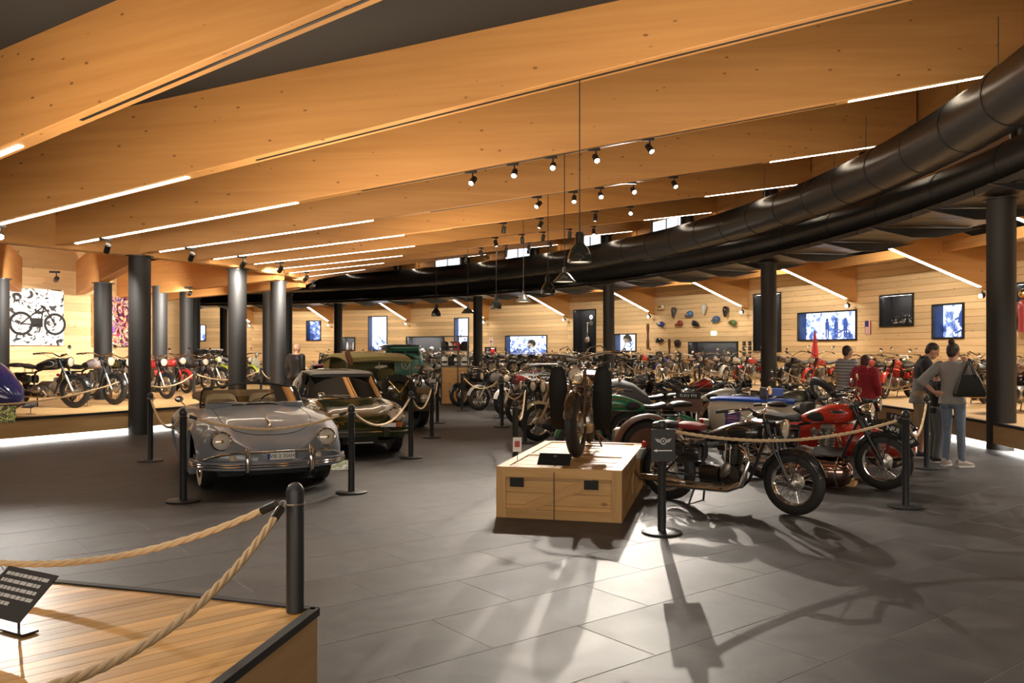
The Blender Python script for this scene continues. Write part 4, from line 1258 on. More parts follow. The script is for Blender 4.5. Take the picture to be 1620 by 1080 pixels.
for k in range(8):
    w8 = (CL - 0.0) / 8
    cbox('top_board', 0.02, CW - 0.02, k * w8 + 0.002 + 0.01, (k + 1) * w8 - 0.012, CH - 0.03, CH - 0.012)
for y0, y1 in ((0, 0.10), (CL - 0.10, CL), (CL * 0.42, CL * 0.42 + 0.09)):
    cbox('top_batten', 0, CW, y0, y1, CH - 0.012, CH)
for x0, x1 in ((0, 0.10), (CW - 0.10, CW)):
    cbox('top_batten', x0, x1, 0.10, CL - 0.10, CH - 0.012, CH - 0.0005)
for x0, x1 in ((0, 0.092), (CW - 0.092, CW)):
    for y0, y1 in ((0, e), (CL - e, CL)):
        cbox('corner_batten', x0, x1, y0, y1, 0.0, CH - 0.012)
for y0, y1 in ((0.0, e), (CL - e, CL)):
    cbox('rail', 0.092, CW - 0.092, y0, y1, 0.0, 0.085)
    cbox('rail', 0.092, CW - 0.092, y0, y1, CH - 0.09, CH - 0.012)
for x0, x1 in ((0.0, e), (CW - e, CW)):
    for y0, y1 in ((e, 0.1), (CL - 0.1, CL - e), (CL / 2 - 0.045, CL / 2 + 0.045)):
        cbox('corner_batten', x0, x1, y0, y1, 0.0, CH - 0.012)
    for z0, z1 in ((0, 0.085), (CH - 0.09, CH - 0.012)):
        cbox('rail', x0, x1, 0.1, CL / 2 - 0.045, z0, z1); cbox('rail', x0, x1, CL / 2 + 0.045, CL - 0.1, z0, z1)
# diagonal braces
def brace(a, b, nrm, wd_, th):
    a, b = Vector(a), Vector(b)
    d = b - a
    x = d.normalized(); z = Vector(nrm); y = z.cross(x)
    o = MB().box((0, 0, 0), (d.length, wd_, th)).build('diagonal_brace', M_CRATE, crate, smooth=False)
    o.matrix_local = frame_mat((a + b) / 2, x, y)
brace((0.30, e * 0.5, 0.10), (0.92, e * 0.5, CH - 0.11), (0, -1, 0), 0.085, 0.02)
brace((CW - e * 0.5, 0.14, 0.10), (CW - e * 0.5, CL / 2 - 0.08, CH - 0.11), (1, 0, 0), 0.085, 0.02)
brace((CW - e * 0.5, CL / 2 + 0.08, CH - 0.11), (CW - e * 0.5, CL - 0.14, 0.10), (1, 0, 0), 0.085, 0.02)
for x in (0.20, 0.90):
    MB().box((x, -0.004, 0.335), (0.13, 0.012, 0.085)).box((x, -0.012, 0.335), (0.11, 0.008, 0.065)).box((x, -0.018, 0.34), (0.075, 0.006, 0.016)).build('handle_plate', M_MATT, crate, smooth=False)
MB().box((0.555, -0.006, 0.22), (0.006, 0.004, 0.44)).build('strap', M_MATT, crate, smooth=False)
ps = crate.location + cu * 0.54 + cv * 0.10
sg_ = thing('caption_sign', 'black glossy caption plate on the front edge of the crate', 'caption sign', (ps.x, ps.y, CH), CANG)
Rx = Matrix.Rotation(math.radians(35), 3, 'X')
MB().box((0, 0, 0.07), (0.31, 0.16, 0.006), Rx).build('plate', pm('gloss_black', (0.02, 0.02, 0.022), 0.08), sg_, smooth=False)
MB().cyl((0, 0.03, 0), (0, 0.03, 0.08), 0.006, n=6).build('rod', M_BLACK, sg_)
MB().lathe([(0.0, 0.0), (0.018, 0.001), (0.0, 0.0015)], (0.0, 0.03, 0.095), Rx @ Vector((0, 0, 1)), 14).build('emblem', M_STEEL, sg_)
pn = crate.location + cu * 0.12 + cv * 0.35
ns = thing('notice_card', 'small white and red notice card on the left corner of the crate', 'notice', (pn.x, pn.y, CH), CANG + 0.2)
MB().box((0, 0, 0.17), (0.085, 0.004, 0.14), Matrix.Rotation(math.radians(-12), 3, 'X')).build('card', M_WHITE, ns, smooth=False)
MB().box((0, -0.004, 0.175), (0.05, 0.003, 0.06), Matrix.Rotation(math.radians(-12), 3, 'X')).build('print', pm('notice_red', (0.45, 0.05, 0.05), 0.5), ns, smooth=False)
MB().tube([(0, 0.01, 0.12), (0, 0.04, 0), (-0.03, 0.0, 0.0)], 0.003, 5).build('wire_stand', M_BLACK, ns)
# arrow sign hung on its post
sp_ = G['s']
sgn = thing('direction_sign', 'square black sign with winged emblem and arrow on a post', 'sign', (sp_.x, sp_.y, 0), 0.05)
MB().box((0.0, -0.05, 0.76), (0.205, 0.012, 0.275)).build('panel', pm('sign_black', (0.016, 0.016, 0.017), 0.5), sgn, smooth=False)
yy = -0.0575
a_ = MB().box((0.01, yy, 0.715), (0.13, 0.003, 0.008)).plate([(-0.085, yy, 0.715), (-0.055, yy, 0.728), (-0.055, yy, 0.702)], 0.002, (0, -1, 0)).build('arrow', M_WHITE, sgn, smooth=False)
em = MB().lathe([(0.019, -0.002), (0.030, -0.002), (0.030, 0.002), (0.019, 0.002)], (0, yy, 0.795), (0, 1, 0), 24, closed=True)
em.lathe([(0, -0.002), (0.009, -0.002), (0.009, 0.001)], (0, yy, 0.795), (0, 1, 0), 12)
for sx in (-1, 1):
    em.plate([(sx * 0.03, yy, 0.783), (sx * 0.034, yy, 0.812), (sx * 0.075, yy, 0.819), (sx * 0.058, yy, 0.802), (sx * 0.066, yy, 0.80), (sx * 0.05, yy, 0.788)], 0.002, (0, -1, 0))
em.build('winged_emblem', pm('emblem_grey', (0.42, 0.42, 0.42), 0.5), sgn, smooth=False)
# ------------------------------------------------------------------ pictures on the left wall
def art_mat(name, pal, sc, seed):
    m, n, l, b = newmat(name)
    tc = n.new('ShaderNodeTexCoord')
    mp = n.new('ShaderNodeMapping'); mp.inputs['Location'].default_value = (seed, seed * 2, 0); mp.inputs['Scale'].default_value = sc
    l.new(tc.outputs['Object'], mp.inputs['Vector'])
    no = n.new('ShaderNodeTexNoise'); no.inputs['Scale'].default_value = 1; no.inputs['Detail'].default_value = 3; no.inputs['Distortion'].default_value = 2.5
    l.new(mp.outputs[0], no.inputs['Vector'])
    r = n.new('ShaderNodeValToRGB'); r.color_ramp.interpolation = 'CONSTANT'
    e_ = r.color_ramp.elements
    e_[0].position, e_[0].color = 0, (*pal[0], 1)
    e_[1].position, e_[1].color = 0.4, (*pal[1], 1)
    for i, c_ in enumerate(pal[2:]):
        x = e_.new(0.46 + 0.05 * i); x.color = (*c_, 1)
    l.new(no.outputs['Fac'], r.inputs['Fac']); l.new(r.outputs['Color'], b.inputs['Base Color'])
    b.inputs['Roughness'].default_value = 0.4
    return m
def drum(ang, z, off=0.0):
    a = math.radians(ang)
    return Vector((IC.x + (RW2 + off) * math.cos(a), IC.y + (RW2 + off) * math.sin(a), z))
def drum_ang(px):
    k_ = (px - HX) / F
    aa, bb, cc = k_ * k_ + 1, -2 * k_ * IC.x - 2 * IC.y, IC.x ** 2 + IC.y ** 2 - RW2 ** 2
    Y = (-bb - math.sqrt(max(bb * bb - 4 * aa * cc, 0))) / (2 * aa)
    return math.degrees(math.atan2(Y - IC.y, k_ * Y - IC.x)), Y
for i, (x0, x1, y0, y1, lab, pal, sc) in enumerate([(12, 97, 457, 546, 'black and white canvas of a motorcycle on the left wall', [(0.02, 0.02, 0.02), (0.85, 0.84, 0.82), (0.85, 0.84, 0.82), (0.8, 0.8, 0.79), (0.85, 0.84, 0.82), (0.04, 0.04, 0.04)], (2.2, 2.2, 2.6)),
                                            (143, 200, 468, 548, 'colourful abstract motorcycle canvas half hidden by a column', [(0.03, 0.02, 0.03), (0.5, 0.06, 0.18), (0.75, 0.5, 0.1), (0.7, 0.6, 0.6), (0.04, 0.03, 0.05), (0.3, 0.1, 0.4)], (3, 3, 3)),
                                            (262, 275, 491, 549, 'narrow edge-on dark canvas at the bend of the left wall', [(0.02, 0.02, 0.03), (0.3, 0.05, 0.12), (0.4, 0.4, 0.5), (0.05, 0.05, 0.2)], (3, 3, 3))]):
    if i < 2:
        (t0, Y0), (t1, Y1) = drum_ang(x0), drum_ang(x1)
    else:
        t0, t1 = 28.0, 36.0; Y0 = Y1 = 33
    tm = (t0 + t1) / 2
    Ym = (Y0 + Y1) / 2
    zt, zb = H - (y0 - HY) * Ym / F, H - (y1 - HY) * Ym / F
    wd_ = 2 * RW2 * math.sin(math.radians(abs(t1 - t0)) / 2)
    r_ = thing('wall_canvas', lab, 'picture', drum(tm, (zt + zb) / 2, 0.0), math.radians(tm + 90))
    MB().box((0, -0.06, 0), (wd_, 0.05, zt - zb)).build('stretcher', M_CRATE, r_, smooth=False)
    MB().box((0, -0.088, 0), (wd_, 0.006, zt - zb)).build('print', art_mat('art_%d' % i, pal, sc, 3.3 * i), r_, smooth=False)
    if i == 0:
        # the printed motorcycle outline
        g = MB()
        hh = zt - zb
        for cx, r0 in ((-wd_ * 0.30, hh * 0.21), (wd_ * 0.33, hh * 0.2)):
            g.lathe([(r0 * 0.78, 0), (r0, 0), (r0, 0.002), (r0 * 0.78, 0.002)], (cx, -0.0935, -hh * 0.12), (0, 1, 0), 28, closed=True)
            for kk in range(8):
                a = PI * kk / 8
                g.box((cx, -0.092, -hh * 0.12), (r0 * 1.6, 0.002, 0.008), Matrix.Rotation(a, 3, 'Y'))
        for a, b in (((-.30, -.12), (.12, .2)), ((.12, .2), (.33, -.12)), ((-.1, .05), (.18, .12)), ((-.3, -.12), (.05, -.15)), ((.05, -.15), (.12, .2))):
            p, q_ = Vector((a[0] * wd_, -0.092, a[1] * hh)), Vector((b[0] * wd_, -0.092, b[1] * hh))
            d = q_ - p
            g.box((p + q_) / 2, (d.length, 0.002, 0.035), Matrix.Rotation(-math.atan2(d.z, d.x), 3, 'Y'))
        g.box((0, -0.092, -hh * .1), (wd_ * 0.2, 0.002, hh * 0.16))
        g.build('printed_motorcycle', M_MATT, r_, smooth=False)
# ------------------------------------------------------------------ things mounted on the far wall
def wall_frame(px, py, off=0.02):
    X, Y, dg = wall_hit(px, R_WALL - off)
    return Vector((X, Y, H - (py - HY) * Y / F)), math.radians(dg - 90)
def tank_rings(L, wy, hz):
    rings = []
    for s, a, b, zc in ((0, .25, .35, -.1), (.04, .6, .7, -.05), (.15, .9, .95, 0), (.35, 1, 1, 0), (.55, .9, .85, -.05), (.75, .65, .6, -.16), (.92, .4, .36, -.3), (1, .15, .15, -.36)):
        rings.append([(L * (0.5 - s), wy * a * math.copysign(abs(math.cos(t)) ** .75, math.cos(t)), hz * (zc + b * math.copysign(abs(math.sin(t)) ** .75, math.sin(t)))) for t in [2 * PI * k / 14 for k in range(14)]])
    return rings
TANKS = [(1045, 486, 0, (0.55, 0.45, 0.28), 'cream and black'), (1066, 494, 1, (0.06, 0.06, 0.06), 'black and silver'), (1089, 497, 0, (0.02, 0.12, 0.3), 'bright blue'), (1114, 489, 1, (0.5, 0.48, 0.44), 'polished silver'),
         (1148, 493, 1, (0.02, 0.015, 0.012), 'plain black upright'), (1044, 512, 0, (0.02, 0.04, 0.22), 'deep blue'), (1073, 512, 0, (0.2, 0.015, 0.02), 'dark red'), (1101, 512, 0, (0.015, 0.015, 0.015), 'black'),
         (1131, 505, 0, (0.03, 0.1, 0.25), 'blue and yellow'), (1158, 510, 0, (0.06, 0.12, 0.03), 'green and gold'), (1044, 538, 0, (0.012, 0.012, 0.012), 'lowest black')]
for i, (px, py, up, col, nm) in enumerate(TANKS):
    p, rz = wall_frame(px, py, 0.13)
    r_ = thing('fuel_tank', '%s motorcycle fuel tank hung on the far wall' % nm, 'fuel tank', p, rz, 'fuel tanks on the wall')
    o = MB().loft(tank_rings(0.46, 0.11, 0.13)).build('shell', paint(col), r_)
    k = MB().lathe([(0, 0.02), (0.03, 0.018), (0.032, 0), (0, 0)], (0.06, 0, 0.12)).build('filler_cap', M_CHROME, r_)
    s_ = MB().ell((0.02, -0.1, 0.0), (0.11, 0.02, 0.05), 12, 8).build('side_badge', M_ALU if i % 3 else M_BRASS, r_)
    rot = Matrix.Rotation(-PI / 2, 4, 'Y') @ Matrix.Rotation(-PI / 2 , 4, 'X') if up else Matrix.Rotation((0.25 if i % 2 else -0.15), 4, 'Y') @ (Matrix.Rotation(PI, 4, 'Z') if i % 3 == 1 else Matrix.Identity(4))
    for q_ in (o, k, s_):
        q_.matrix_local = rot
for i, (px, py, lab) in enumerate([(1072, 543, 'round dark pannier above the saddle bag on the far wall'), (1043, 561, 'leather saddle bag hung left of the long strap'), (1073, 562, 'leather saddle bag hung right of the long strap'), (1044, 579, 'lowest leather saddle bag on the far wall')]):
    p, rz = wall_frame(px, py, 0.1)
    r_ = thing('saddle_bag', lab, 'bag', p, rz, 'saddle bags on the wall')
    MB().ell((0, 0, 0), (0.2, 0.09, 0.17), 16, 10).build('body', M_LEATHER, r_)
    MB().ell((0, -0.03, 0.05), (0.205, 0.075, 0.11), 16, 8).build('flap', M_LEATHER, r_)
    MB().box((0.06, -0.105, 0.0), (0.02, 0.01, 0.16)).box((-0.06, -0.105, 0.0), (0.02, 0.01, 0.16)).build('strap', M_BROWNL, r_, smooth=False)
for i, (px, y0, y1, lab) in enumerate([(1025, 512, 552, 'short scalloped brown leather strap on the far wall'), (1059, 536, 575, 'long brown leather strap between the saddle bags')]):
    p, rz = wall_frame(px, (y0 + y1) / 2, 0.03)
    Y = wall_hit(px)[1]
    h_ = (y1 - y0) * Y / F
    pts = [(0.06 * (1 + 0.35 * math.sin(t * 9)), t) for t in [k / 12 for k in range(13)]]
    outl = [(w_, 0, h_ * (t - 0.5)) for w_, t in pts] + [(-w_, 0, h_ * (t - 0.5)) for w_, t in pts[::-1]]
    o = MB().plate(outl, 0.02, (0, -1, 0)).build('leather_strap', M_BROWNL, None, p, rz, smooth=False)
    tag(o, lab, 'strap')
for i in range(8):
    px, py = (1177 if i % 2 == 0 else 1186), 543 + 8 * (i // 2)
    p, rz = wall_frame(px, py, 0.03)
    r_ = thing('small_frame', 'small black framed picture %s of four rows in the %s column of the cluster' % (['topmost', 'second', 'third', 'lowest'][i // 2], 'left' if i % 2 == 0 else 'right'), 'picture', p, rz, 'small framed pictures')
    MB().box((0, 0, 0), (0.15, 0.03, 0.15)).build('frame', M_MATT, r_, smooth=False)
    MB().box((0, -0.017, 0), (0.1, 0.006, 0.08)).build('print', M_STEEL, r_, smooth=False)
p, rz = wall_frame(1129, 527, 0.03)
r_ = thing('exit_sign', 'small white-green lit exit sign on the far wall', 'exit sign', p, rz)
MB().box((0, 0, 0), (0.28, 0.04, 0.17)).build('panel', pm('exit_green', (0.3, 0.8, 0.5), emit=(0.55, 1, 0.75), es=1.6), r_, smooth=False)
p, rz = wall_frame(1373, 518, 0.03)
fl = thing('wall_flag', 'small red white and blue striped flag hanging on the wall', 'flag', p, rz)
w_, h_ = 0.26, 0.46
for k in range(7):
    MB().box((-w_ / 2 + w_ / 7 * (k + 0.5), 0, 0), (w_ / 7, 0.012, h_)).build('stripe', pm('flag_red', (0.4, 0.03, 0.04), 0.6) if k % 2 == 0 else M_WHITE, fl, smooth=False)
MB().box((-w_ * 0.2, -0.008, h_ * 0.28), (w_ * 0.6, 0.008, h_ * 0.44)).build('canton', pm('flag_blue', (0.02, 0.03, 0.15), 0.6), fl, smooth=False)
p, rz = wall_frame(777, 540, 0.03)
fl = thing('wall_flag', 'small white flag with a red cross above the niche', 'flag', p, rz)
MB().box((0, 0, 0), (0.22, 0.012, 0.42)).build('cloth', M_WHITE, fl, smooth=False)
MB().box((0, -0.008, 0), (0.05, 0.006, 0.42)).box((0, -0.008, 0), (0.22, 0.006, 0.05)).build('cross', pm('flag_red', (0.4, 0.03, 0.04), 0.6), fl, smooth=False)
# contents of the niches
for kind, root, wd_, ht in NICHE_POS:
    lab = root['label']
    if 'jugs' in lab:
        for k in range(3):
            wp = root.matrix_basis @ Vector((-0.22 + 0.22 * k, 0.2, -ht / 2 + 0.025))
            r_ = thing('jug', '%s pale jug in the grey wall niche' % ['left', 'middle', 'right'][k], 'jug', wp, root.rotation_euler.z, 'jugs in the niche')
            s = 1.0 + 0.5 * (k != 1)
            MB().lathe([(0, 0), (0.07, 0), (0.09, 0.1 * s), (0.06, 0.24 * s), (0.035, 0.3 * s), (0.05, 0.34 * s), (0, 0.33 * s)], n=16).build('body', M_WHITE if k != 1 else M_STEEL, r_)
            MB().tube([(0.06, 0, 0.28 * s), (0.12, 0, 0.22 * s), (0.085, 0, 0.1 * s)], 0.01, 6).build('handle', M_WHITE, r_)
    if 'helmeted' in lab:
        for k in range(4):
            wp = root.matrix_basis @ Vector((-wd_ * 0.36 + k * wd_ * 0.24, 0.2, -ht / 2 + 0.025))
            r_ = thing('display_bust', '%s bust wearing a pale helmet in the wide niche' % ['leftmost', 'second', 'third', 'rightmost'][k], 'bust', wp, root.rotation_euler.z, 'helmeted busts')
            z = 0.10 + 0.10 * (k in (0, 2))
            MB().lathe([(0, 0), (0.1, 0), (0.06, z), (0, z)], n=14).build('stand', M_BLACK, r_)
            MB().lathe([(0, z), (0.09, z), (0.06, z + 0.1), (0.06, z + 0.16), (0.1, z + 0.2), (0.11, z + 0.3), (0.0, z + 0.36)], n=16).build('head', pm('bust_skin', (0.35, 0.2, 0.14), 0.5), r_)
            MB().ell((0, 0, z + 0.33), (0.14, 0.15, 0.13), 16, 10).build('helmet', M_WHITE, r_)
            MB().ell((0, -0.12, z + 0.29), (0.1, 0.04, 0.04), 12, 8).build('goggles', M_MATT, r_)
    if 'red object' in lab:
        wp = root.matrix_basis @ Vector((0.05, 0.2, -ht / 2 + 0.025))
        r_ = thing('red_canister', 'small red canister in the niche below the cross flag', 'canister', wp, root.rotation_euler.z)
        MB().loft([[(x * s, y * s, z) for x, y in ((-.15, -.08), (.15, -.08), (.15, .08), (-.15, .08))] for z, s in ((0, .9), (.02, 1), (.3, 1), (.36, .8))]).build('body', paint((0.45, 0.02, 0.02)), r_, ang=30)
        MB().box((0, 0, 0.38), (0.1, 0.03, 0.03)).build('handle', M_BLACK, r_, smooth=False)
    if 'engine tower' in lab:
        wp = root.matrix_basis @ Vector((0.0, 0.2, -ht / 2 + 0.025))
        r_ = thing('engine_display', 'upright engine with a tall cylinder in the dark niche', 'engine', wp, root.rotation_euler.z)
        MB().box((0, 0, 0.3), (0.34, 0.22, 0.6)).build('pedestal', M_BLACK, r_, smooth=False)
        MB().ell((0, 0, 0.76), (0.19, 0.12, 0.18), 16, 10).build('crankcase', M_ALU, r_)
        m = MB()
        for k in range(7):
            m.cyl((0, 0, 0.92 + k * 0.035), (0, 0, 0.935 + k * 0.035), 0.11, n=16)
        m.build('cooling_fins', M_STEEL, r_)
        MB().cyl((0, 0, 1.15), (0, 0, 1.62), 0.045, n=12).build('pipe', M_ALU, r_)
        MB().cyl((0, 0, 1.6), (0, 0, 1.64), 0.08, n=14).build('pipe_flange', M_WHITE, r_)
        for k, (dx, dz, mt) in enumerate([(0.05, 0.78, M_WHITE), (0.05, 0.48, M_STEEL)]):
            MB().lathe([(0, 0), (0.13 if k else 0.12, 0.001), (0, 0.006)], (dx, 0.415, dz), (0, -1, 0), 16).build('sticker', mt, root)
        MB().plate([(0.05 - 0.05, 0.405, 0.80), (0.05 + 0.05, 0.405, 0.80), (0.05, 0.405, 0.71)], 0.004, (0, -1, 0)).build('sticker_print', pm('sticker_blue', (0.03, 0.08, 0.35), 0.5), root, smooth=False)
    if 'red jacket' in lab:
        wp = root.matrix_basis @ Vector((-wd_ * 0.1, -0.12, -0.2))
        r_ = thing('red_jacket', 'red leather jacket on a dummy at the right picture edge', 'jacket', wp, root.rotation_euler.z)
        MB().loft([[(rx * math.cos(t), ry * math.sin(t), z) for t in [2 * PI * k / 14 for k in range(14)]] for z, rx, ry in ((-.5, .2, .12), (-.2, .19, .12), (.1, .22, .13), (.3, .2, .11), (.36, .08, .07))]).build('torso', paint((0.4, 0.05, 0.05), 0.4), r_)
        for sx in (-1, 1):
            MB().tube([(sx * .2, 0, .28), (sx * .3, -.02, 0), (sx * .32, -.06, -.3)], [.075, .065, .05], 10).build('sleeve', paint((0.4, 0.05, 0.05), 0.4), r_)
        MB().ell((0, 0, 0.52), (0.13, 0.15, 0.14), 14, 10).build('helmet', M_BRASS, r_)
# ------------------------------------------------------------------ glazed shelf unit
p = gp(719, 648)
sh = thing('display_shelf', 'black framed shelf unit with helmets over a timber cabinet', 'shelf', (p.x, p.y + 2.0, 0), 0.0)
SY = p.y + 2.0
sx0, sx1 = (698 - HX) / F * SY, (740 - HX) / F * SY
sh.location = (sx0, SY, 0)
SW = sx1 - sx0
zt_ = H - (531 - HY) * SY / F
zc_ = H - (579 - HY) * SY / F
for x in (0, SW * 0.62, SW):
    for y in (0, 0.45):
        MB().box((x, y, zt_ / 2), (0.03, 0.03, zt_)).build('upright', M_BLACK, sh, smooth=False)
for z in (zc_, (zc_ + zt_) / 2, zt_ - 0.015):
    MB().box((SW / 2, 0.225, z), (SW, 0.48, 0.03)).build('shelf_board', M_BLACK, sh, smooth=False)
MB().box((SW * 0.31, 0.225, zc_ / 2), (SW * 0.6, 0.44, zc_ - 0.06)).build('cabinet_door', M_CRATE, sh, smooth=False)
MB().box((SW * 0.81, 0.225, zc_ / 2), (SW * 0.36, 0.44, zc_ - 0.06)).build('cabinet_door', M_CRATE, sh, smooth=False)
k = 0
for z, n in ((zc_ + 0.015, 4), ((zc_ + zt_) / 2 + 0.015, 4)):
    for i in range(n):
        x = SW * (0.12 + 0.25 * i)
        if abs(x - SW * 0.62) < 0.06: x -= 0.05
        r_ = thing('helmet', '%s helmet on the %s shelf of the black shelf unit' % (['leftmost', 'second', 'third', 'rightmost'][i], 'lower' if z < zc_ + 0.1 else 'upper'), 'helmet', (sx0 + x, SY + 0.2, z), 0, 'helmets on the shelf')
        mt = [M_WHITE, M_MATT, M_ALU, M_WHITE, M_LEATHER, M_ALU, paint((.5, .04, .03)), M_MATT][k]
        MB().lathe([(0.115, 0), (0.13, 0.08), (0.125, 0.17), (0.09, 0.24), (0.0, 0.27)], n=16).build('shell', mt, r_)
        MB().ell((0, -0.11, 0.1), (0.085, 0.035, 0.035), 12, 8).build('visor', M_MATT, r_)
        k += 1
# ------------------------------------------------------------------ motorcycles (local axes: x forward, y left, z up)
def oval(x, zc, ry, rz, n=14, e=0.8, yc=0.0):
    return [(x, yc + ry * sgp(math.cos(2 * PI * k / n), e), zc + rz * sgp(math.sin(2 * PI * k / n), e)) for k in range(n)]
def arc_pts(c, r, a0, a1, n):
    return [(c[0] + r * math.cos(math.radians(a0 + (a1 - a0) * k / n)), 0, c[1] + r * math.sin(math.radians(a0 + (a1 - a0) * k / n))) for k in range(n + 1)]
def fender_mesh(c, r, wd, a0, a1, depth=0.05, n=16, name='fender'):
    m = MB()
    rings = []
    for k in range(n + 1):
        a = math.radians(a0 + (a1 - a0) * k / n)
        prof = []
        for j in range(7):
            t = -1 + 2 * j / 6
            prof.append((wd * t, r - depth * abs(t) ** 2.2))
        for j in range(7):
            t = 1 - 2 * j / 6
            prof.append((wd * t * 0.96, r - 0.007 - depth * abs(t) ** 2.2))
        rings.append([(c[0] + q * math.cos(a), y, c[1] + q * math.sin(a)) for y, q in prof])
    return m.loft(rings)
def wheel_set(r, wt, mat_tyre, key, spokes=20, hub=0.07, hubw=0.09, brake=True):
    """returns meshes centred on the axle"""
    t = MB()
    prof = [(r - wt * 1.15, -wt * 0.5), (r - wt * 0.75, -wt * 0.52), (r - wt * 0.25, -wt * 0.42), (r, -wt * 0.16), (r, wt * 0.16), (r - wt * 0.25, wt * 0.42), (r - wt * 0.75, wt * 0.52), (r - wt * 1.15, wt * 0.5)]
    t.lathe(prof, axis=(0, 1, 0), n=36, closed=True)
    ri = r - wt * 1.12
    rim = MB().lathe([(ri + 0.012, -wt * 0.42), (ri - 0.014, -wt * 0.34), (ri - 0.018, 0), (ri - 0.014, wt * 0.34), (ri + 0.012, wt * 0.42)], axis=(0, 1, 0), n=36)
    sp = MB()
    for k in range(spokes * 2):
        a = 2 * PI * k / (spokes * 2)
        b = a + (0.35 if k % 2 else -0.35)
        s = 1 if (k // 2) % 2 else -1
        sp.tube([(hub * 0.8 * math.cos(b), s * hubw * 0.45, hub * 0.8 * math.sin(b)), ((ri - 0.016) * math.cos(a), s * 0.008, (ri - 0.016) * math.sin(a))], 0.0024, 3, caps=False)
    hb = MB().lathe([(0, -hubw * 0.75), (0.02, -hubw * 0.75), (0.02, -hubw * 0.55), (hub * (1.0 if not brake else 0.5), -hubw * 0.5), (hub * 0.55, -hubw * 0.3), (hub * 0.55, hubw * 0.2), (hub, hubw * 0.25), (hub, hubw * 0.5), (hub * 0.6, hubw * 0.56), (0.018, hubw * 0.6), (0.018, hubw * 0.78), (0, hubw * 0.78)], axis=(0, 1, 0), n=22)
    return dict(wheel=t.mesh('wheel', mat_tyre), rim=rim.mesh('rim', M_CHROME), spokes=sp.mesh('spokes', M_CHROME, False), hub=hb.mesh('hub', M_ALU))
WHEELS = {}
def wheels(key):
    if key not in WHEELS:
        WHEELS[key] = {'classic': lambda: wheel_set(0.315, 0.085, M_RUBBER, key, 18, 0.085, 0.13),
                       'fat': lambda: wheel_set(0.325, 0.11, M_RUBBER, key, 18, 0.09, 0.14),
                       'thin': lambda: wheel_set(0.335, 0.058, M_RUBBER, key, 18, 0.045, 0.11, False),
                       'tan': lambda: wheel_set(0.335, 0.062, M_TANTYRE, key, 18, 0.045, 0.11, False),
                       'small': lambda: wheel_set(0.23, 0.09, M_RUBBER, key, 10, 0.07, 0.12)}[key]()
    return WHEELS[key]
def fins(m, c, axis, r, n, pitch, th, seg=14, sq=None):
    a = Vector(axis).normalized(); c = Vector(c)
    for k in range(n):
        p = c + a * pitch * k
        m.cyl(p, p + a * th, r * (1 - 0.03 * (k % 2)), n=seg)
    return m
def headlamp(m_shell, c, r, L=0.15):
    c = Vector(c)
    sh = MB().lathe([(0, -L), (r * 0.5, -L * 0.92), (r * 0.85, -L * 0.55), (r, -L * 0.1), (r, 0)], c, (1, 0, 0), 22)
    rim = MB().lathe([(r, -0.012), (r * 1.06, -0.004), (r * 1.04, 0.012), (r * 0.94, 0.014)], c, (1, 0, 0), 22)
    ln = MB().lathe([(r * 0.96, 0.008), (r * 0.7, 0.02), (0, 0.028)], c, (1, 0, 0), 18)
    return sh, rim, ln
def frame_tubes(wb_r, wb_f, r, rigid):
    m = MB()
    m.tube([(0.43, 0, 0.93), (0.47, 0, 0.78)], 0.03, 10)
    m.tube([(0.44, 0, 0.86), (-0.22, 0, 0.68)], 0.018)
    m.tube([(0.46, 0, 0.79), (0.26, 0, 0.30), (0.18, 0, 0.22), (-0.28, 0, 0.22)], 0.018)
    m.tube([(-0.22, 0, 0.68), (-0.28, 0, 0.22)], 0.017)
    for s in (-1, 1):
        y = s * 0.09
        m.tube([(-0.26, 0.3 * y, 0.28), (-0.36, y, 0.30), (wb_r, y, r)], 0.014)
        m.tube([(-0.22, 0.3 * y, 0.66), (-0.34, y, 0.62), (wb_r + 0.02, y, r + 0.02)] if rigid else [(-0.22, 0.3 * y, 0.66), (-0.36, y, 0.66), (-0.62, y, 0.66)], 0.013)
    return m
def fork_tele(xa, r, ctop=(0.40, 0.95)):
    up, lo, yk = MB(), MB(), MB()
    T = Vector((ctop[0], 0, ctop[1])); A = Vector((xa, 0, r))
    for s in (-1, 1):
        o = Vector((0, s * 0.085, 0))
        M_ = T + (A - T) * 0.52
        up.tube([T + o, M_ + o], 0.021, 10)
        lo.tube([M_ + o, M_ + o + (A - T) * 0.03, A + o + Vector((0, 0, 0.015))], [0.03, 0.027, 0.024], 10)
        lo.ell(A + o, (0.026, 0.018, 0.03), 8, 6)
    for t in (0.03, 0.22):
        p = T + (A - T) * t
        yk.box(p, (0.06, 0.22, 0.025))
    return up.box(T + (A - T) * 0.12, (0.05, 0.03, 0.16)), lo, yk
def fork_girder(xa, r):
    m, sp, yk = MB(), MB(), MB()
    for s in (-1, 1):
        y = s * 0.075
        m.tube([(0.50, y, 0.90), (0.56, y, 0.62), (xa, y, r)], 0.012, 8)
        m.tube([(0.46, y, 0.72), (0.56, y, 0.60)], 0.010, 6)
        m.tube([(0.57, y, 0.86), (0.60, y, 0.60), (xa, y, r)], 0.010, 6)
    sp.tube([(0.535 + 0.028 * math.cos(t), 0.028 * math.sin(t), 0.70 + 0.028 * t / (2 * PI)) for t in [k * PI / 5 for k in range(61)]], 0.006, 5)
    for z in (0.72, 0.90):
        yk.box((0.50, 0, z), (0.12, 0.17, 0.02))
    return m, sp, yk
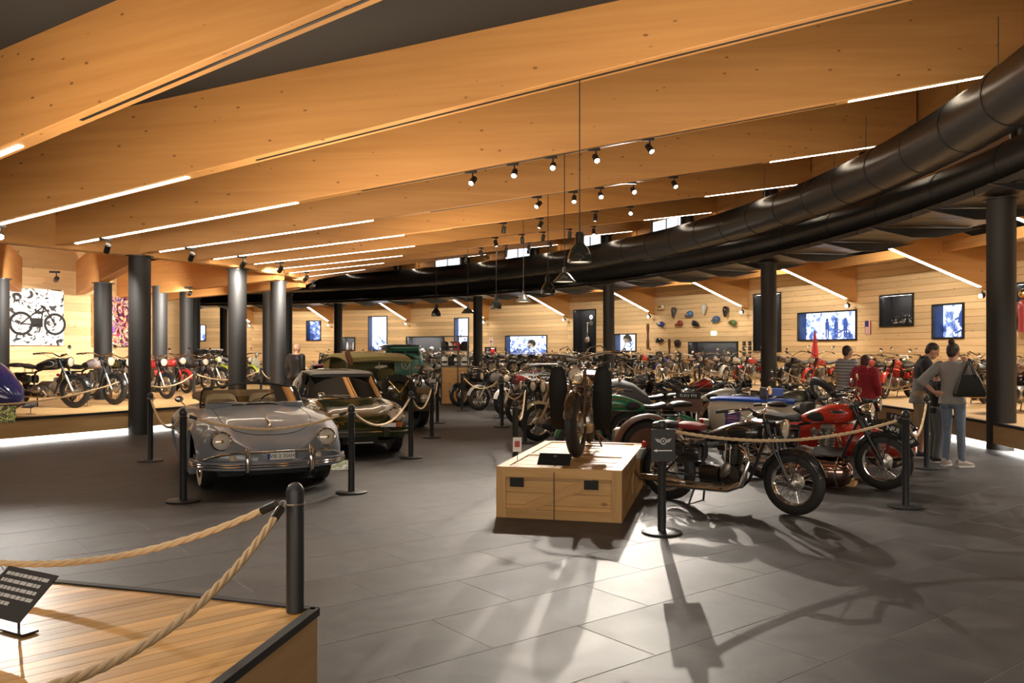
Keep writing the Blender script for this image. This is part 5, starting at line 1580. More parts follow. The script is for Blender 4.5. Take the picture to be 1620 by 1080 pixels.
def bars(style):
    m, g, mi = MB(), MB(), MB()
    pr = {'std': [(0.38, 0.0, 0.98), (0.38, 0.10, 1.0), (0.36, 0.19, 1.04), (0.28, 0.33, 1.04), (0.20, 0.36, 1.03)],
          'low': [(0.40, 0.0, 0.96), (0.40, 0.08, 0.95), (0.43, 0.2, 0.93), (0.38, 0.30, 0.90)],
          'swept': [(0.44, 0.0, 1.0), (0.46, 0.12, 1.02), (0.40, 0.27, 1.02), (0.16, 0.33, 0.98), (0.02, 0.33, 0.96)],
          'wide': [(0.44, 0.0, 1.0), (0.44, 0.12, 1.03), (0.40, 0.30, 1.06), (0.30, 0.43, 1.05), (0.14, 0.45, 1.02)],
          'high': [(0.36, 0.0, 0.98), (0.34, 0.10, 1.06), (0.30, 0.26, 1.14), (0.16, 0.36, 1.12), (0.08, 0.37, 1.10)]}[style]
    for s in (-1, 1):
        P = [(x, s * y, z) for x, y, z in pr]
        m.tube(P, 0.0135, 8)
        a, b = Vector(P[-2]), Vector(P[-1])
        d = (b - a).normalized()
        g.cyl(b - d * 0.02, b + d * 0.10, 0.0165, n=10)
        q = b - d * 0.05
        m.tube([q, q + Vector((0.06, 0, -0.01)), q + d * 0.1 + Vector((0.07, 0, -0.02))], 0.005, 5)
        m.tube([q, Vector((0.42, 0, 0.86))], 0.004, 4)
    q = Vector((pr[-2][0], pr[-2][1], pr[-2][2]))
    mi.tube([q, q + Vector((0, 0.05, 0.12))], 0.005, 5).lathe([(0, -0.012), (0.04, -0.008), (0.045, 0.008), (0, 0.01)], q + Vector((0, 0.06, 0.14)), (1, 0, 0.1), 16)
    return m, g, mi
def engine_single():
    cc, cy, gb = MB(), MB(), MB()
    cc.lathe([(0, -0.10), (0.11, -0.09), (0.135, -0.06), (0.135, 0.06), (0.11, 0.09), (0, 0.10)], (0.08, 0, 0.34), (0, 1, 0), 22)
    cc.lathe([(0, 0.09), (0.06, 0.09), (0.055, 0.125), (0, 0.13)], (0.10, 0, 0.37), (0, 1, 0), 16)
    cc.loft([oval(-0.05, 0.33, 0.09, 0.09), oval(-0.15, 0.33, 0.085, 0.10), oval(-0.27, 0.33, 0.075, 0.085)])
    gb.lathe([(0, 0.1), (0.09, 0.1), (0.095, 0.125), (0, 0.14)], (-0.20, 0, 0.33), (0, 1, 0), 18)
    gb.loft([[(x, 0.10 + (0.03 if k in (1, 2) else 0), z) for k, (x, z) in enumerate(((-0.25, 0.26), (0.15, 0.27), (0.17, 0.40), (-0.25, 0.40)))], [(x, 0.14, z) for x, z in ((-0.24, 0.27), (0.14, 0.28), (0.15, 0.39), (-0.24, 0.39))]])
    ax_ = Vector((0.12, 0, 1))
    fins(cy, (0.09, 0, 0.47), ax_, 0.098, 7, 0.020, 0.008)
    cy.cyl((0.085, 0, 0.45), (0.105, 0, 0.62), 0.06, n=14)
    fins(cy, (0.107, 0, 0.615), ax_, 0.088, 3, 0.018, 0.008)
    cy.box((0.115, 0, 0.68), (0.13, 0.10, 0.04))
    cy.cyl((0.0, 0.02, 0.60), (-0.09, 0.03, 0.60), 0.03, n=10).cyl((-0.06, 0.03, 0.53), (-0.06, 0.03, 0.65), 0.022, n=10)
    for y in (0.055, 0.085):
        cy.cyl((0.13, -y, 0.44), (0.14, -y, 0.66), 0.008, n=6)
    return cc, cy, gb
def engine_vtwin():
    cc, cy, gb = MB(), MB(), MB()
    cc.lathe([(0, -0.12), (0.12, -0.11), (0.14, -0.07), (0.14, 0.07), (0.12, 0.11), (0, 0.12)], (0.06, 0, 0.33), (0, 1, 0), 22)
    cc.ell((0.12, -0.1, 0.36), (0.12, 0.05, 0.06), 12, 8)
    gb.loft([oval(-0.08, 0.33, 0.09, 0.09), oval(-0.2, 0.33, 0.085, 0.10), oval(-0.3, 0.33, 0.075, 0.085)])
    gb.loft([[(x, 0.10, z) for x, z in ((-0.28, 0.25), (0.17, 0.26), (0.19, 0.41), (-0.28, 0.41))], [(x, 0.15, z) for x, z in ((-0.26, 0.27), (0.15, 0.28), (0.16, 0.39), (-0.26, 0.39))]])
    for a in (0.42, -0.42):
        ax_ = Vector((math.sin(a), 0, math.cos(a)))
        b = Vector((0.06, 0, 0.33)) + ax_ * 0.12
        fins(cy, b, ax_, 0.088, 8, 0.019, 0.008)
        cy.cyl(b, b + ax_ * 0.18, 0.055, n=12)
        cy.ell(b + ax_ * 0.19, (0.075, 0.075, 0.05), 14, 8)
        cy.cyl(b + Vector((0, -0.09, 0)), b + ax_ * 0.18 + Vector((0, -0.07, 0)), 0.008, n=6)
    cy.cyl((0.06, -0.05, 0.56), (0.06, -0.16, 0.56), 0.05, n=14)
    return cc, cy, gb
def engine_boxer():
    cc, cy, gb = MB(), MB(), MB()
    cc.loft([oval(0.24, 0.36, 0.11, 0.12), oval(0.2, 0.36, 0.13, 0.15), oval(-0.02, 0.36, 0.13, 0.15), oval(-0.08, 0.36, 0.11, 0.12)])
    cc.box((0.06, 0, 0.22), (0.30, 0.2, 0.05))
    gb.loft([oval(-0.08, 0.35, 0.10, 0.11), oval(-0.22, 0.34, 0.085, 0.09), oval(-0.30, 0.33, 0.05, 0.05)])
    gb.tube([(-0.28, -0.06, 0.33), (-0.6, -0.09, 0.315)], 0.022, 8)
    for s in (-1, 1):
        fins(cy, (0.1, s * 0.13, 0.36), (0, s, 0), 0.085, 6, 0.02, 0.008)
        cy.cyl((0.1, s * 0.1, 0.36), (0.1, s * 0.26, 0.36), 0.05, n=12)
        cy.ell((0.1, s * 0.275, 0.36), (0.08, 0.05, 0.065), 14, 8)
        cy.cyl((-0.05, s * 0.16, 0.36), (0.04, s * 0.16, 0.37), 0.025, n=10)
    return cc, cy, gb
PROTO = {}
def bike_proto(style):
    """dict part -> (mesh, material key, parent part or None, steered?)"""
    if style in PROTO:
        return PROTO[style]
    P = []
    SPLIT = ('knee_pad', 'tank_lining', 'tank_panel', 'saddle_spring', 'grip', 'foot_peg', 'shock_absorber', 'fork_slider', 'pannier')
    def add(name, mb, key, parent=None, st=False, ang=40, sm=True):
        if name not in SPLIT:
            P.append((name, mb.mesh(name, M_BLACK, sm, ang), key, parent, st))
            return
        for s in (-1, 1):
            q = MB()
            fs = [f for f in mb.f if sum(mb.v[i][1] for i in f) * s > 0]
            ids = sorted({i for f in fs for i in f})
            mp = {i: k for k, i in enumerate(ids)}
            q.v = [mb.v[i] for i in ids]; q.f = [tuple(mp[i] for i in f) for f in fs]
            if q.f:
                P.append((name, q.mesh(name, M_BLACK, sm, ang), key, parent, st))
    old = style in ('vintage', 'veteran')
    r = 0.335 if old else 0.325 if style == 'cruiser' else 0.315
    xr, xf = (-0.66, 0.72) if not style == 'cruiser' else (-0.70, 0.78)
    add('frame', frame_tubes(xr, xf, r, old or style in ('rigid', 'cruiser')), 'frame')
    eng = {'classic': engine_single, 'rigid': engine_single, 'racer': engine_single, 'cruiser': engine_vtwin, 'vintage': engine_vtwin, 'veteran': engine_single, 'boxer': engine_boxer, 'tourer': engine_boxer}[style]()
    add('engine', eng[0], 'alu'); add('cylinder', eng[1], 'steel', 'engine'); add('gearbox', eng[2], 'alu', 'engine')
    # tank
    t = MB()
    if old:
        t.loft([oval(0.42, 0.775, 0.04, 0.05, e=.5), oval(0.36, 0.77, 0.07, 0.07, e=.5), oval(0.0, 0.73, 0.075, 0.075, e=.5), oval(-0.22, 0.69, 0.06, 0.06, e=.5), oval(-0.26, 0.68, 0.03, 0.04, e=.5)])
        tc = (0.25, 0, 0.85)
        pads = None
    elif style in ('cruiser', 'vintage'):
        t.loft([oval(0.42, 0.86, 0.05, 0.05), oval(0.38, 0.84, 0.11, 0.09), oval(0.25, 0.83, 0.15, 0.105), oval(0.02, 0.80, 0.145, 0.095), oval(-0.14, 0.77, 0.10, 0.065), oval(-0.22, 0.75, 0.04, 0.03)])
        tc = (0.2, 0.07, 0.93)
        hz = 0.0
    else:
        hz = 0.02 if style == 'racer' else -0.055 if style == 'rigid' else 0
        t.loft([oval(0.41, 0.85 + hz, 0.05, 0.05), oval(0.38, 0.845 + hz, 0.10, 0.09), oval(0.28, 0.84 + hz, 0.135, 0.115 + max(hz, 0)), oval(0.12, 0.825 + hz, 0.135, 0.11 + max(hz, 0)), oval(-0.04, 0.795 + hz, 0.115, 0.085), oval(-0.15, 0.77 + hz, 0.085, 0.055), oval(-0.20, 0.755 + hz, 0.03, 0.025)])
        tc = (0.22, 0, 0.945 + (2 if hz > 0 else 1) * hz)
    add('tank', t, 'paint')
    add('filler_cap', MB().lathe([(0, 0.022), (0.03, 0.02), (0.034, 0.0), (0.03, -0.02), (0, -0.02)], tc, n=14), 'chrome', 'tank')
    if not old:
        pd = MB()
        for s in (-1, 1):
            pd.ell((0.02, s * 0.112, 0.80 + hz), (0.12, 0.026, 0.055), 14, 8)
        add('knee_pad', pd, 'pad', 'tank')
        lb = MB()
        for s in (-1, 1):
            lb.tube([(0.36 - 0.02 * abs(math.cos(a)) + 0.14 * math.cos(a) - 0.14, s * (0.137 - 0.02 * abs(math.cos(a))), 0.845 + hz + 0.055 * math.sin(a)) for a in [2 * PI * k / 20 for k in range(20)]], 0.0035, 4, closed=True)
        add('tank_lining', lb, 'trim', 'tank')
    else:
        lb = MB()
        for s in (-1, 1):
            lb.box((0.08, s * 0.0765, 0.735), (0.4, 0.004, 0.07), Matrix.Rotation(-0.11, 3, 'Y'))
        add('tank_panel', lb, 'trim', 'tank', sm=False)
    # seat
    if style in ('classic', 'racer', 'tourer'):
        s_ = MB()
        hump = style == 'racer'
        s_.loft([oval(-0.16, 0.755, 0.07, 0.02, e=.6), oval(-0.20, 0.76, 0.105, 0.045, e=.6), oval(-0.36, 0.75, 0.125, 0.048, e=.6), oval(-0.55, 0.765, 0.125, 0.05, e=.6), oval(-0.70, 0.785 + .03 * hump, 0.12, 0.05 + .03 * hump, e=.6), oval(-0.76, 0.79, 0.09, 0.025, e=.6)])
        add('seat', s_, 'seat')
        add('seat_trim', MB().tube([(-0.17, 0.07, 0.735), (-0.3, 0.125, 0.715), (-0.7, 0.125, 0.745), (-0.765, 0.0, 0.765), (-0.7, -0.125, 0.745), (-0.3, -0.125, 0.715), (-0.17, -0.07, 0.735)], 0.006, 5), 'chrome', 'seat')
    else:
        s_ = MB()
        zz = 0.73 if style == 'rigid' else 0.78 if not old else 0.80
        s_.loft([oval(-0.08, zz + .01, 0.03, 0.02), oval(-0.14, zz, 0.06, 0.03), oval(-0.26, zz - .01, 0.12, 0.035), oval(-0.36, zz + .005, 0.15, 0.04), oval(-0.43, zz + .03, 0.13, 0.035), oval(-0.46, zz + .03, 0.08, 0.02)])
        add('saddle', s_, 'seat')
        sp = MB()
        for s in (-1, 1):
            sp.tube([(-0.38 + 0.02 * math.cos(t), s * 0.09 + 0.02 * math.sin(t), zz - 0.14 + 0.016 * t / (2 * PI) * 1.4) for t in [k * PI / 4 for k in range(49)]], 0.004, 4)
        add('saddle_spring', sp, 'chrome', 'saddle')
        if style in ('boxer', 'cruiser', 'rigid'):
            pz = MB().loft([oval(-0.54, 0.80, 0.10, 0.02), oval(-0.58, 0.81, 0.13, 0.04), oval(-0.70, 0.815, 0.14, 0.045), oval(-0.80, 0.81, 0.12, 0.03)])
            add('pillion_pad', pz, 'seat')
        else:
            rk = MB()
            for s in (-1, 1):
                rk.tube([(-0.42, s * 0.1, 0.72), (-0.80, s * 0.1, 0.72), (xr, s * 0.1, r + 0.02)], 0.007, 5)
            for x in (-0.5, -0.6, -0.7, -0.8):
                rk.tube([(x, -0.1, 0.72), (x, 0.1, 0.72)], 0.006, 5)
            add('rear_rack', rk, 'frame')
    # fenders
    fw = 0.048 if old else 0.075 if style in ('cruiser', 'tourer') else 0.062
    add('rear_fender', fender_mesh((xr, r), r + 0.045, fw, 35, 215 if style != 'cruiser' else 200, 0.03 if old else 0.06), 'fender')
    add('front_fender', fender_mesh((xf, r), r + 0.035, fw, -8 if style == 'cruiser' else 15, 170 if not style == 'racer' else 140, 0.02 if old else 0.05), 'fender', None, True)
    st = MB()
    for s in (-1, 1):
        st.tube([(xf, s * 0.075, r), (xf + 0.10, s * 0.055, r + 0.335)], 0.005, 5).tube([(xf, s * 0.075, r), (xf - 0.26, s * 0.055, r + 0.22)], 0.005, 5)
    add('fender_stay', st, 'frame', 'front_fender', True)
    tl = MB().lathe([(0, 0.04), (0.028, 0.035), (0.034, 0), (0, 0)], (xr - 0.29, 0, r + 0.26), (-1, 0, 0.3), 12)
    add('tail_lamp', tl, 'redlens', 'rear_fender')
    add('number_plate', MB().box((xr - 0.325, 0, r + 0.16), (0.008, 0.2, 0.12), Matrix.Rotation(0.35, 3, 'Y')), 'plate', 'rear_fender', sm=False)
    # fork, bars, lamp
    if old or style in ('rigid',):
        a, b, c = fork_girder(xf, r)
        add('fork', a, 'frame', None, True); add('fork_spring', b, 'chrome', 'fork', True); add('yoke', c, 'frame', 'fork', True)
        lc, lr = (0.64, 0, 0.84), (0.075 if old else 0.09)
    else:
        a, b, c = fork_tele(xf, r)
        add('fork', a, 'frame', None, True); add('fork_slider', b, 'fork', 'fork', True); add('yoke', c, 'frame', 'fork', True)
        lc, lr = (0.60, 0, 0.88), 0.092
    a, b, c = headlamp(None, lc, lr)
    add('headlamp', a, 'lamp', None, True); add('lamp_rim', b, 'chrome', 'headlamp', True); add('lamp_lens', c, 'lens', 'headlamp', True)
    a, b, c = bars({'vintage': 'wide', 'veteran': 'swept', 'racer': 'low', 'cruiser': 'high'}.get(style, 'std'))
    add('handlebar', a, 'chrome', None, True); add('grip', b, 'seat', 'handlebar', True); add('mirror', c, 'chrome', 'handlebar', True)
    # exhaust
    ex = MB()
    sides = (-1, 1) if style in ('boxer', 'tourer') else (-1,)
    for s in sides:
        if style in ('boxer', 'tourer'):
            ex.tube([(0.18, s * 0.22, 0.34), (0.26, s * 0.2, 0.26), (0.14, s * 0.16, 0.2), (-0.4, s * 0.16, 0.22)], 0.02, 8)
        else:
            ex.tube([(0.17, s * 0.04, 0.62), (0.25, s * 0.08, 0.58), (0.29, s * 0.11, 0.46), (0.24, s * 0.13, 0.30), (0.12, s * 0.14, 0.235), (-0.4, s * 0.15, 0.235)], 0.019, 8)
        ex.tube([(-0.38, s * 0.155, 0.235), (-0.44, s * 0.16, 0.235), (-0.78, s * 0.17, 0.25), (-0.92, s * 0.17, 0.26)], [0.022, 0.038, 0.042, 0.024], 10)
    add('exhaust', ex, 'exhaust')
    # chain case, tool box, pegs, stand
    add('chain_guard', MB().loft([[(x, 0.105, z), (x, 0.135, z), (x, 0.135, z + h_), (x, 0.105, z + h_)] for x, z, h_ in ((-0.22, 0.37, 0.05), (-0.62, 0.35, 0.09), (-0.74, 0.30, 0.06))]), 'frame')
    if not old:
        add('tool_box', MB().loft([oval(-0.24, 0.54, 0.04, 0.06, yc=-.1), oval(-0.27, 0.54, 0.05, 0.09, yc=-.1), oval(-0.40, 0.54, 0.05, 0.09, yc=-.1), oval(-0.43, 0.54, 0.03, 0.06, yc=-.1)]).loft([oval(-0.26, 0.54, 0.05, 0.08, yc=.08), oval(-0.36, 0.54, 0.05, 0.08, yc=.08)]), 'paint2')
        sh = MB()
        for s in (-1, 1):
            sh.cyl((-0.60, s * 0.125, 0.66), (-0.645, s * 0.125, 0.36), 0.024, n=10).cyl((-0.602, s * 0.125, 0.645), (-0.62, s * 0.125, 0.5), 0.032, n=10)
        add('shock_absorber', sh, 'chrome')
    pg = MB()
    for s in (-1, 1):
        pg.tube([(0.0, s * 0.1, 0.26), (0.0, s * 0.26, 0.26)], 0.013, 8)
        pg.tube([(0.03, s * 0.15, 0.28), (0.13, s * 0.17, 0.30)], 0.007, 5)
    add('foot_peg', pg, 'seat')
    add('stand', MB().tube([(-0.28, 0.10, 0.24), (-0.34, 0.17, 0.0)], 0.011, 6).tube([(-0.28, -0.10, 0.24), (-0.34, -0.17, 0.0)], 0.011, 6).tube([(-0.34, 0.17, 0.006), (-0.34, -0.17, 0.006)], 0.006, 5), 'frame')
    if style == 'tourer':
        P2 = MB()
        for s in (-1, 1):
            P2.loft([oval(-0.42, 0.56, 0.09, 0.11, e=.5, yc=s * .24), oval(-0.5, 0.55, 0.12, 0.16, e=.5, yc=s * .25), oval(-0.78, 0.55, 0.12, 0.16, e=.5, yc=s * .25), oval(-0.84, 0.56, 0.08, 0.11, e=.5, yc=s * .24)])
        add('pannier', P2, 'paint')
    PROTO[style] = (P, xr, xf, r)
    return PROTO[style]
NB = [0]
def bike(style, loc, heading, label, paintc=(0.012, 0.012, 0.012), fender=None, seat=None, trim=None, wheel=None, frame=None, steer=None, lean=None, scale=0.97, group='display motorcycles', extra=None, fork=None, lamp_=None, pad=None, exh=None, eng=None, fine=True, pitch=0.0):
    P, xr, xf, r = bike_proto(style)
    NB[0] += 1
    root = thing('motorcycle', label, 'motorcycle', loc, heading, group)
    root.scale = (scale,) * 3
    if steer is None: steer = RND.uniform(-0.16, 0.16)
    if lean is None: lean = RND.uniform(-0.03, 0.03)
    root.rotation_euler = (lean, pitch, heading)
    pc = paint(paintc)
    fm = paint(fender) if isinstance(fender, tuple) else (fender or pc)
    fr = frame or M_BLACK
    K = dict(frame=fr, alu=eng or M_ALU, steel=eng or M_STEEL, paint=pc, paint2=fm, chrome=M_CHROME, pad=pad or M_MATT, trim=trim or M_ALU, seat=seat or M_LEATHER, fender=fm, redlens=M_REDLENS, plate=M_WHITE,
             fork=fork or M_ALU, lamp=lamp_ or (M_CHROME if RND.random() < 0.4 else M_BLACK), lens=M_LENS, exhaust=exh or M_CHROME)
    hd = Vector((0.43, 0, 0.86)); axs = Vector((-0.32, 0, 0.95)).normalized()
    SM = Matrix.Translation(hd) @ Matrix.Rotation(steer, 4, axs) @ Matrix.Translation(-hd)
    made = {}
    skip = () if fine else ('tank_lining', 'fender_stay', 'seat_trim', 'foot_peg', 'filler_cap', 'yoke', 'grip', 'chain_guard', 'saddle_spring', 'tank_panel', 'knee_pad', 'stand')
    for name, me, key, par, st in P:
        if name in skip: continue
        o = put(name, me, made.get(par, root), mat=K[key])
        if st and par is None:
            o.matrix_local = SM
        made[name] = o
    wk = wheel or {'vintage': 'thin', 'veteran': 'thin', 'cruiser': 'fat'}.get(style, 'classic')
    W = wheels(wk)
    for x, st in ((xr, False), (xf, True)):
        o = put('wheel', W['wheel'], root)
        o.matrix_local = (SM if st else Matrix.Identity(4)) @ Matrix.Translation((x, 0, r)) @ Matrix.Rotation(RND.uniform(0, 6), 4, 'Y')
        put('rim', W['rim'], o); put('spokes', W['spokes'], o); put('hub', W['hub'], o)
    made['root'] = root
    made['SM'] = SM
    if extra:
        extra(made)
    return made
def scooter(loc, heading, label, col, lean=0.0, scale=1.0):
    root = thing('motor_scooter', label, 'scooter', loc, heading)
    root.rotation_euler = (lean, 0, heading); root.scale = (scale,) * 3
    pc = paint(col)
    MB().loft([oval(-0.10, 0.42, 0.10, 0.10), oval(-0.2, 0.48, 0.18, 0.20), oval(-0.45, 0.5, 0.26, 0.22), oval(-0.72, 0.46, 0.22, 0.20), oval(-0.92, 0.38, 0.08, 0.12)]).build('rear_body', pc, root)
    MB().loft([[(x, y * w_, z) for y in (-1, -.6, .0, .6, 1)] + [(x - .02, y * w_, z) for y in (1, .6, 0, -.6, -1)] for x, z, w_ in ((.05, .22, .17), (.25, .2, .19), (.38, .3, .22), (.44, .55, .22), (.45, .78, .16), (.44, .88, .07))]).build('leg_shield', pc, root)
    MB().box((0.1, 0, 0.22), (0.5, 0.32, 0.03)).build('floorboard', M_RUBBER, root, smooth=False)
    MB().loft([oval(-0.12, 0.72, .08, .03), oval(-0.3, 0.73, .12, .05), oval(-0.62, 0.74, .12, .05), oval(-0.76, 0.75, .07, .03)]).build('seat', M_LEATHER, root)
    MB().loft([oval(0.68, 0.35, .03, .05), oval(0.6, 0.4, .08, .1), oval(0.45, 0.42, .09, .12), oval(0.35, 0.35, .05, .08)]).build('front_fender', pc, root)
    MB().tube([(0.44, 0, .85), (0.43, 0, 1.0)], .025).tube([(0.36, .34, 1.0), (0.42, .1, 1.02), (0.42, -.1, 1.02), (0.36, -.34, 1.0)], .014).build('handlebar', M_CHROME, root)
    a, b, c = headlamp(None, (0.5, 0, 0.98), 0.075, 0.1)
    h = a.build('headlamp', pc, root); b.build('lamp_rim', M_CHROME, h); c.build('lamp_lens', M_LENS, h)
    W = wheels('small')
    for x in (-0.58, 0.56):
        o = put('wheel', W['wheel'], root, (x, 0, 0.23))
        put('rim', W['rim'], o); put('hub', W['hub'], o)
    return root
# ------------------------------------------------------------------ sidecars
def sidecar(loc, heading, label, kind='boat', col=(0.3, 0.3, 0.3), top=None, wheel_side=1, fender=None, screen=False, scale=1.0, trimc=None, fat=True):
    """hull along x (nose forward), outer wheel at y = wheel_side*"""
    root = thing('sidecar', label, 'sidecar', loc, heading, 'sidecars')
    root.scale = (scale,) * 3
    pc = paint(col) if isinstance(col, tuple) else col
    if kind == 'torpedo':      # pointed tail, ribbed in wood
        st = [(-1.15, .52, .012, .012), (-0.95, .53, .07, .07), (-0.6, .53, .17, .15), (-0.3, .52, .25, .20), (0.2, .50, .28, .23), (0.7, .48, .24, .2), (0.95, .47, .15, .13), (1.05, .47, .05, .05)]
    elif kind == 'round':      # rounded white tub
        st = [(-0.98, .60, .05, .10), (-0.94, .58, .18, .22), (-0.80, .54, .26, .28), (-0.4, .51, .29, .30), (0.2, .50, .29, .29), (0.7, .46, .25, .22), (1.0, .42, .14, .13), (1.1, .41, .05, .06)]
    else:
        st = [(-0.95, .60, .10, .05), (-0.9, .52, .22, .16), (-0.5, .49, .28, .22), (0.1, .48, .29, .22), (0.6, .44, .25, .18), (0.95, .40, .13, .10), (1.05, .39, .04, .04)]
    hull = MB().loft([oval(x, z, ry, rz, 20, 0.7) for x, z, ry, rz in st]).build('hull', pc, root)
    if kind == 'torpedo':
        r_ = MB()
        for k in range(10):
            r_.tube([(x, ry * 1.01 * sgp(math.cos(2 * PI * k / 10), .7), z + rz * 1.01 * sgp(math.sin(2 * PI * k / 10), .7)) for x, z, ry, rz in st[:5]], 0.007, 4)
        r_.build('hull_ribs', M_ALU, hull)
    # cockpit opening
    zt = 0.74 if kind != 'round' else 0.80
    MB().lathe([(0.17, 0), (0.23, 0.0), (0.23, 0.03), (0.17, 0.03)], (0.05, 0, zt - 0.035), (0, 0, 1), 20, closed=True).build('cockpit_rim', M_LEATHER, hull)
    MB().lathe([(0.0, 0.004), (0.17, 0.004), (0.17, 0.0)], (0.05, 0, zt - 0.03), (0, 0, 1), 20).build('cockpit_floor', M_MATT, hull)
    MB().loft([oval(-0.18, zt + .06, .19, .10, e=.5), oval(-0.26, zt + .07, .2, .1, e=.5)]).build('backrest', M_LEATHER, root)
    if top is not None:
        MB().loft([oval(x, z + rz * 0.93, ry * 0.93, 0.03, 16, 0.6) for x, z, ry, rz in st if -0.96 < x < 0.3]).build('tonneau', top, hull)
    if screen:
        MB().loft([[(0.33 - 0.10 * t * t * 0, 0.24 * u, zt - 0.03), (0.36, 0.24 * u, zt - 0.03), (0.26, 0.2 * u, zt + 0.24), (0.23, 0.2 * u, zt + 0.24)] for t, u in ((0, -1), (0, -.5), (0, .5), (0, 1))]).build('windscreen', M_GLASS, root)
        MB().tube([(0.345, -.24, zt - .03), (0.245, -.2, zt + .245), (0.245, .2, zt + .245), (0.345, .24, zt - .03)], .007, 5).build('windscreen_frame', M_CHROME, root)
    ws = wheel_side
    ch = MB()
    ch.tube([(0.9, ws * -.35, .25), (0.9, ws * .1, .25), (-0.9, ws * .1, .25), (-0.9, ws * -.35, .25)], .018, 6)
    ch.tube([(-0.15, ws * -.5, .3), (-0.15, ws * .5, .3)], .02, 6).tube([(0.6, ws * -.3, .3), (0.6, ws * -.55, .5)], .014, 6)
    ch.build('chassis', M_BLACK, root)
    W = wheels('classic')
    o = put('wheel', W['wheel'], root, (-0.15, ws * 0.47, 0.315))
    put('rim', W['rim'], o); put('spokes', W['spokes'], o); put('hub', W['hub'], o)
    f = fender_mesh((-0.15, 0.315), 0.375, 0.075, -5, 185, 0.06)
    f.v = [(x, y + ws * 0.47, z) for x, y, z in f.v]
    f.build('fender', paint(fender) if isinstance(fender, tuple) else fender or pc, root)
    return root
# ------------------------------------------------------------------ cars (x forward, y left, z up; origin on the floor midway between the axles)
def crom(xs, ys, x):
    """smooth interpolation through control points"""
    i = max(0, min(len(xs) - 2, next((k for k in range(len(xs) - 1) if x <= xs[k + 1]), len(xs) - 2)))
    t = (x - xs[i]) / (xs[i + 1] - xs[i])
    def sl(k):
        if k == 0: return (ys[1] - ys[0]) / (xs[1] - xs[0])
        if k == len(xs) - 1: return (ys[-1] - ys[-2]) / (xs[-1] - xs[-2])
        return (ys[k + 1] - ys[k - 1]) / (xs[k + 1] - xs[k - 1])
    h = xs[i + 1] - xs[i]
    m0, m1 = sl(i) * h, sl(i + 1) * h
    return (2 * t ** 3 - 3 * t ** 2 + 1) * ys[i] + (t ** 3 - 2 * t ** 2 + t) * m0 + (-2 * t ** 3 + 3 * t ** 2) * ys[i + 1] + (t ** 3 - t ** 2) * m1
class Body:
    """tab rows: x, centre height, fender height, fender y, half width, shoulder height, sill height"""
    def __init__(s, tab, axles, ra, za):
        s.xs = [r[0] for r in tab]
        s.cols = [[r[k] for r in tab] for k in range(1, 7)]
        s.axles, s.ra, s.za = axles, ra, za
    def sect(s, x, n=40):
        hc, hf, yf, w_, hs, zb = [crom(s.xs, c, x) for c in s.cols]
        for a in s.axles:
            d = abs(x - a)
            if d < s.ra:
                zb = max(zb, s.za + math.sqrt(s.ra ** 2 - d * d))
        hs = max(hs, zb + 0.03)
        hf = max(hf, hs + 0.01)
        hv = min(hc, hf) - 0.005 + 0.35 * abs(hc - hf)
        P = [(0, hc), (0.33 * yf, hc - 0.004), (0.72 * yf, 0.5 * (hv + min(hc, hf)) + 0.02 * 0), (yf, hf), (0.5 * (yf + w_) + 0.035 * w_, 0.62 * hf + 0.38 * hs + 0.012), (w_, hs), (w_ - 0.004, 0.5 * (hs + zb)), (w_ - 0.035, zb)]
        L = [0]
        for a, b in zip(P[:-1], P[1:]):
            L.append(L[-1] + max(math.hypot(a[0] - b[0], a[1] - b[1]), 1e-3))
        out = []
        for k in range(n + 1):
            t = L[-1] * k / n
            out.append((crom(L, [p[0] for p in P], t), crom(L, [p[1] for p in P], t)))
        return out
    def top(s, x, y):
        """height of the upper surface"""
        q = s.sect(x)
        for (a, za), (b, zb) in zip(q[:-1], q[1:]):
            if a <= abs(y) <= b and b > a:
                return za + (zb - za) * (abs(y) - a) / (b - a)
        return q[0][1]
    def mesh(s, step=0.04, cut=None):
        m = MB()
        x0, x1 = s.xs[0], s.xs[-1]
        n = int((x1 - x0) / step)
        rings = []
        for i in range(n + 1):
            x = x0 + (x1 - x0) * i / n
            q = s.sect(x)
            rings.append([(x, -y, z) for y, z in q[::-1]] + [(x, y, z) for y, z in q[1:]])
        m.loft(rings, closed=False)
        for r in (rings[0], rings[-1]):
            k = len(r)
            o = len(m.v)
            m.v += [tuple(p) for p in r]
            m.f.append(tuple(range(o, o + k)))
        if cut:
            def keep(f):
                c = [sum(m.v[i][k] for i in f) / len(f) for k in range(3)]
                return not cut(*c)
            m.f = [f for f in m.f if len(f) > 4 or keep(f)]
        return m
def car_wheel(root, x, y, r, wd, white=False, steer=0.0, cap=M_CHROME):
    s = 1 if y > 0 else -1
    o = MB().lathe([(r * .62, -wd * .45), (r * .8, -wd * .52), (r * .95, -wd * .46), (r, -wd * .3), (r, wd * .3), (r * .95, wd * .46), (r * .8, wd * .52), (r * .62, wd * .45)], axis=(0, 1, 0), n=36, closed=True).build('wheel', M_RUBBER, root)
    o.location = (x, y, r); o.rotation_euler = (0, 0, steer)
    if white:
        MB().lathe([(r * .64, s * wd * .48), (r * .8, s * wd * .535), (r * .93, s * wd * .5)], axis=(0, 1, 0), n=36).build('white_wall', pm('whitewall', (0.72, 0.66, 0.60), .6), o)
    MB().lathe([(r * .64, s * wd * .42), (r * .55, s * wd * .25), (r * .34, s * wd * .32), (r * .32, s * wd * .42), (r * .2, s * wd * .5), (0, s * wd * .54)], axis=(0, 1, 0), n=30).build('hub_cap', cap, o)
    return o
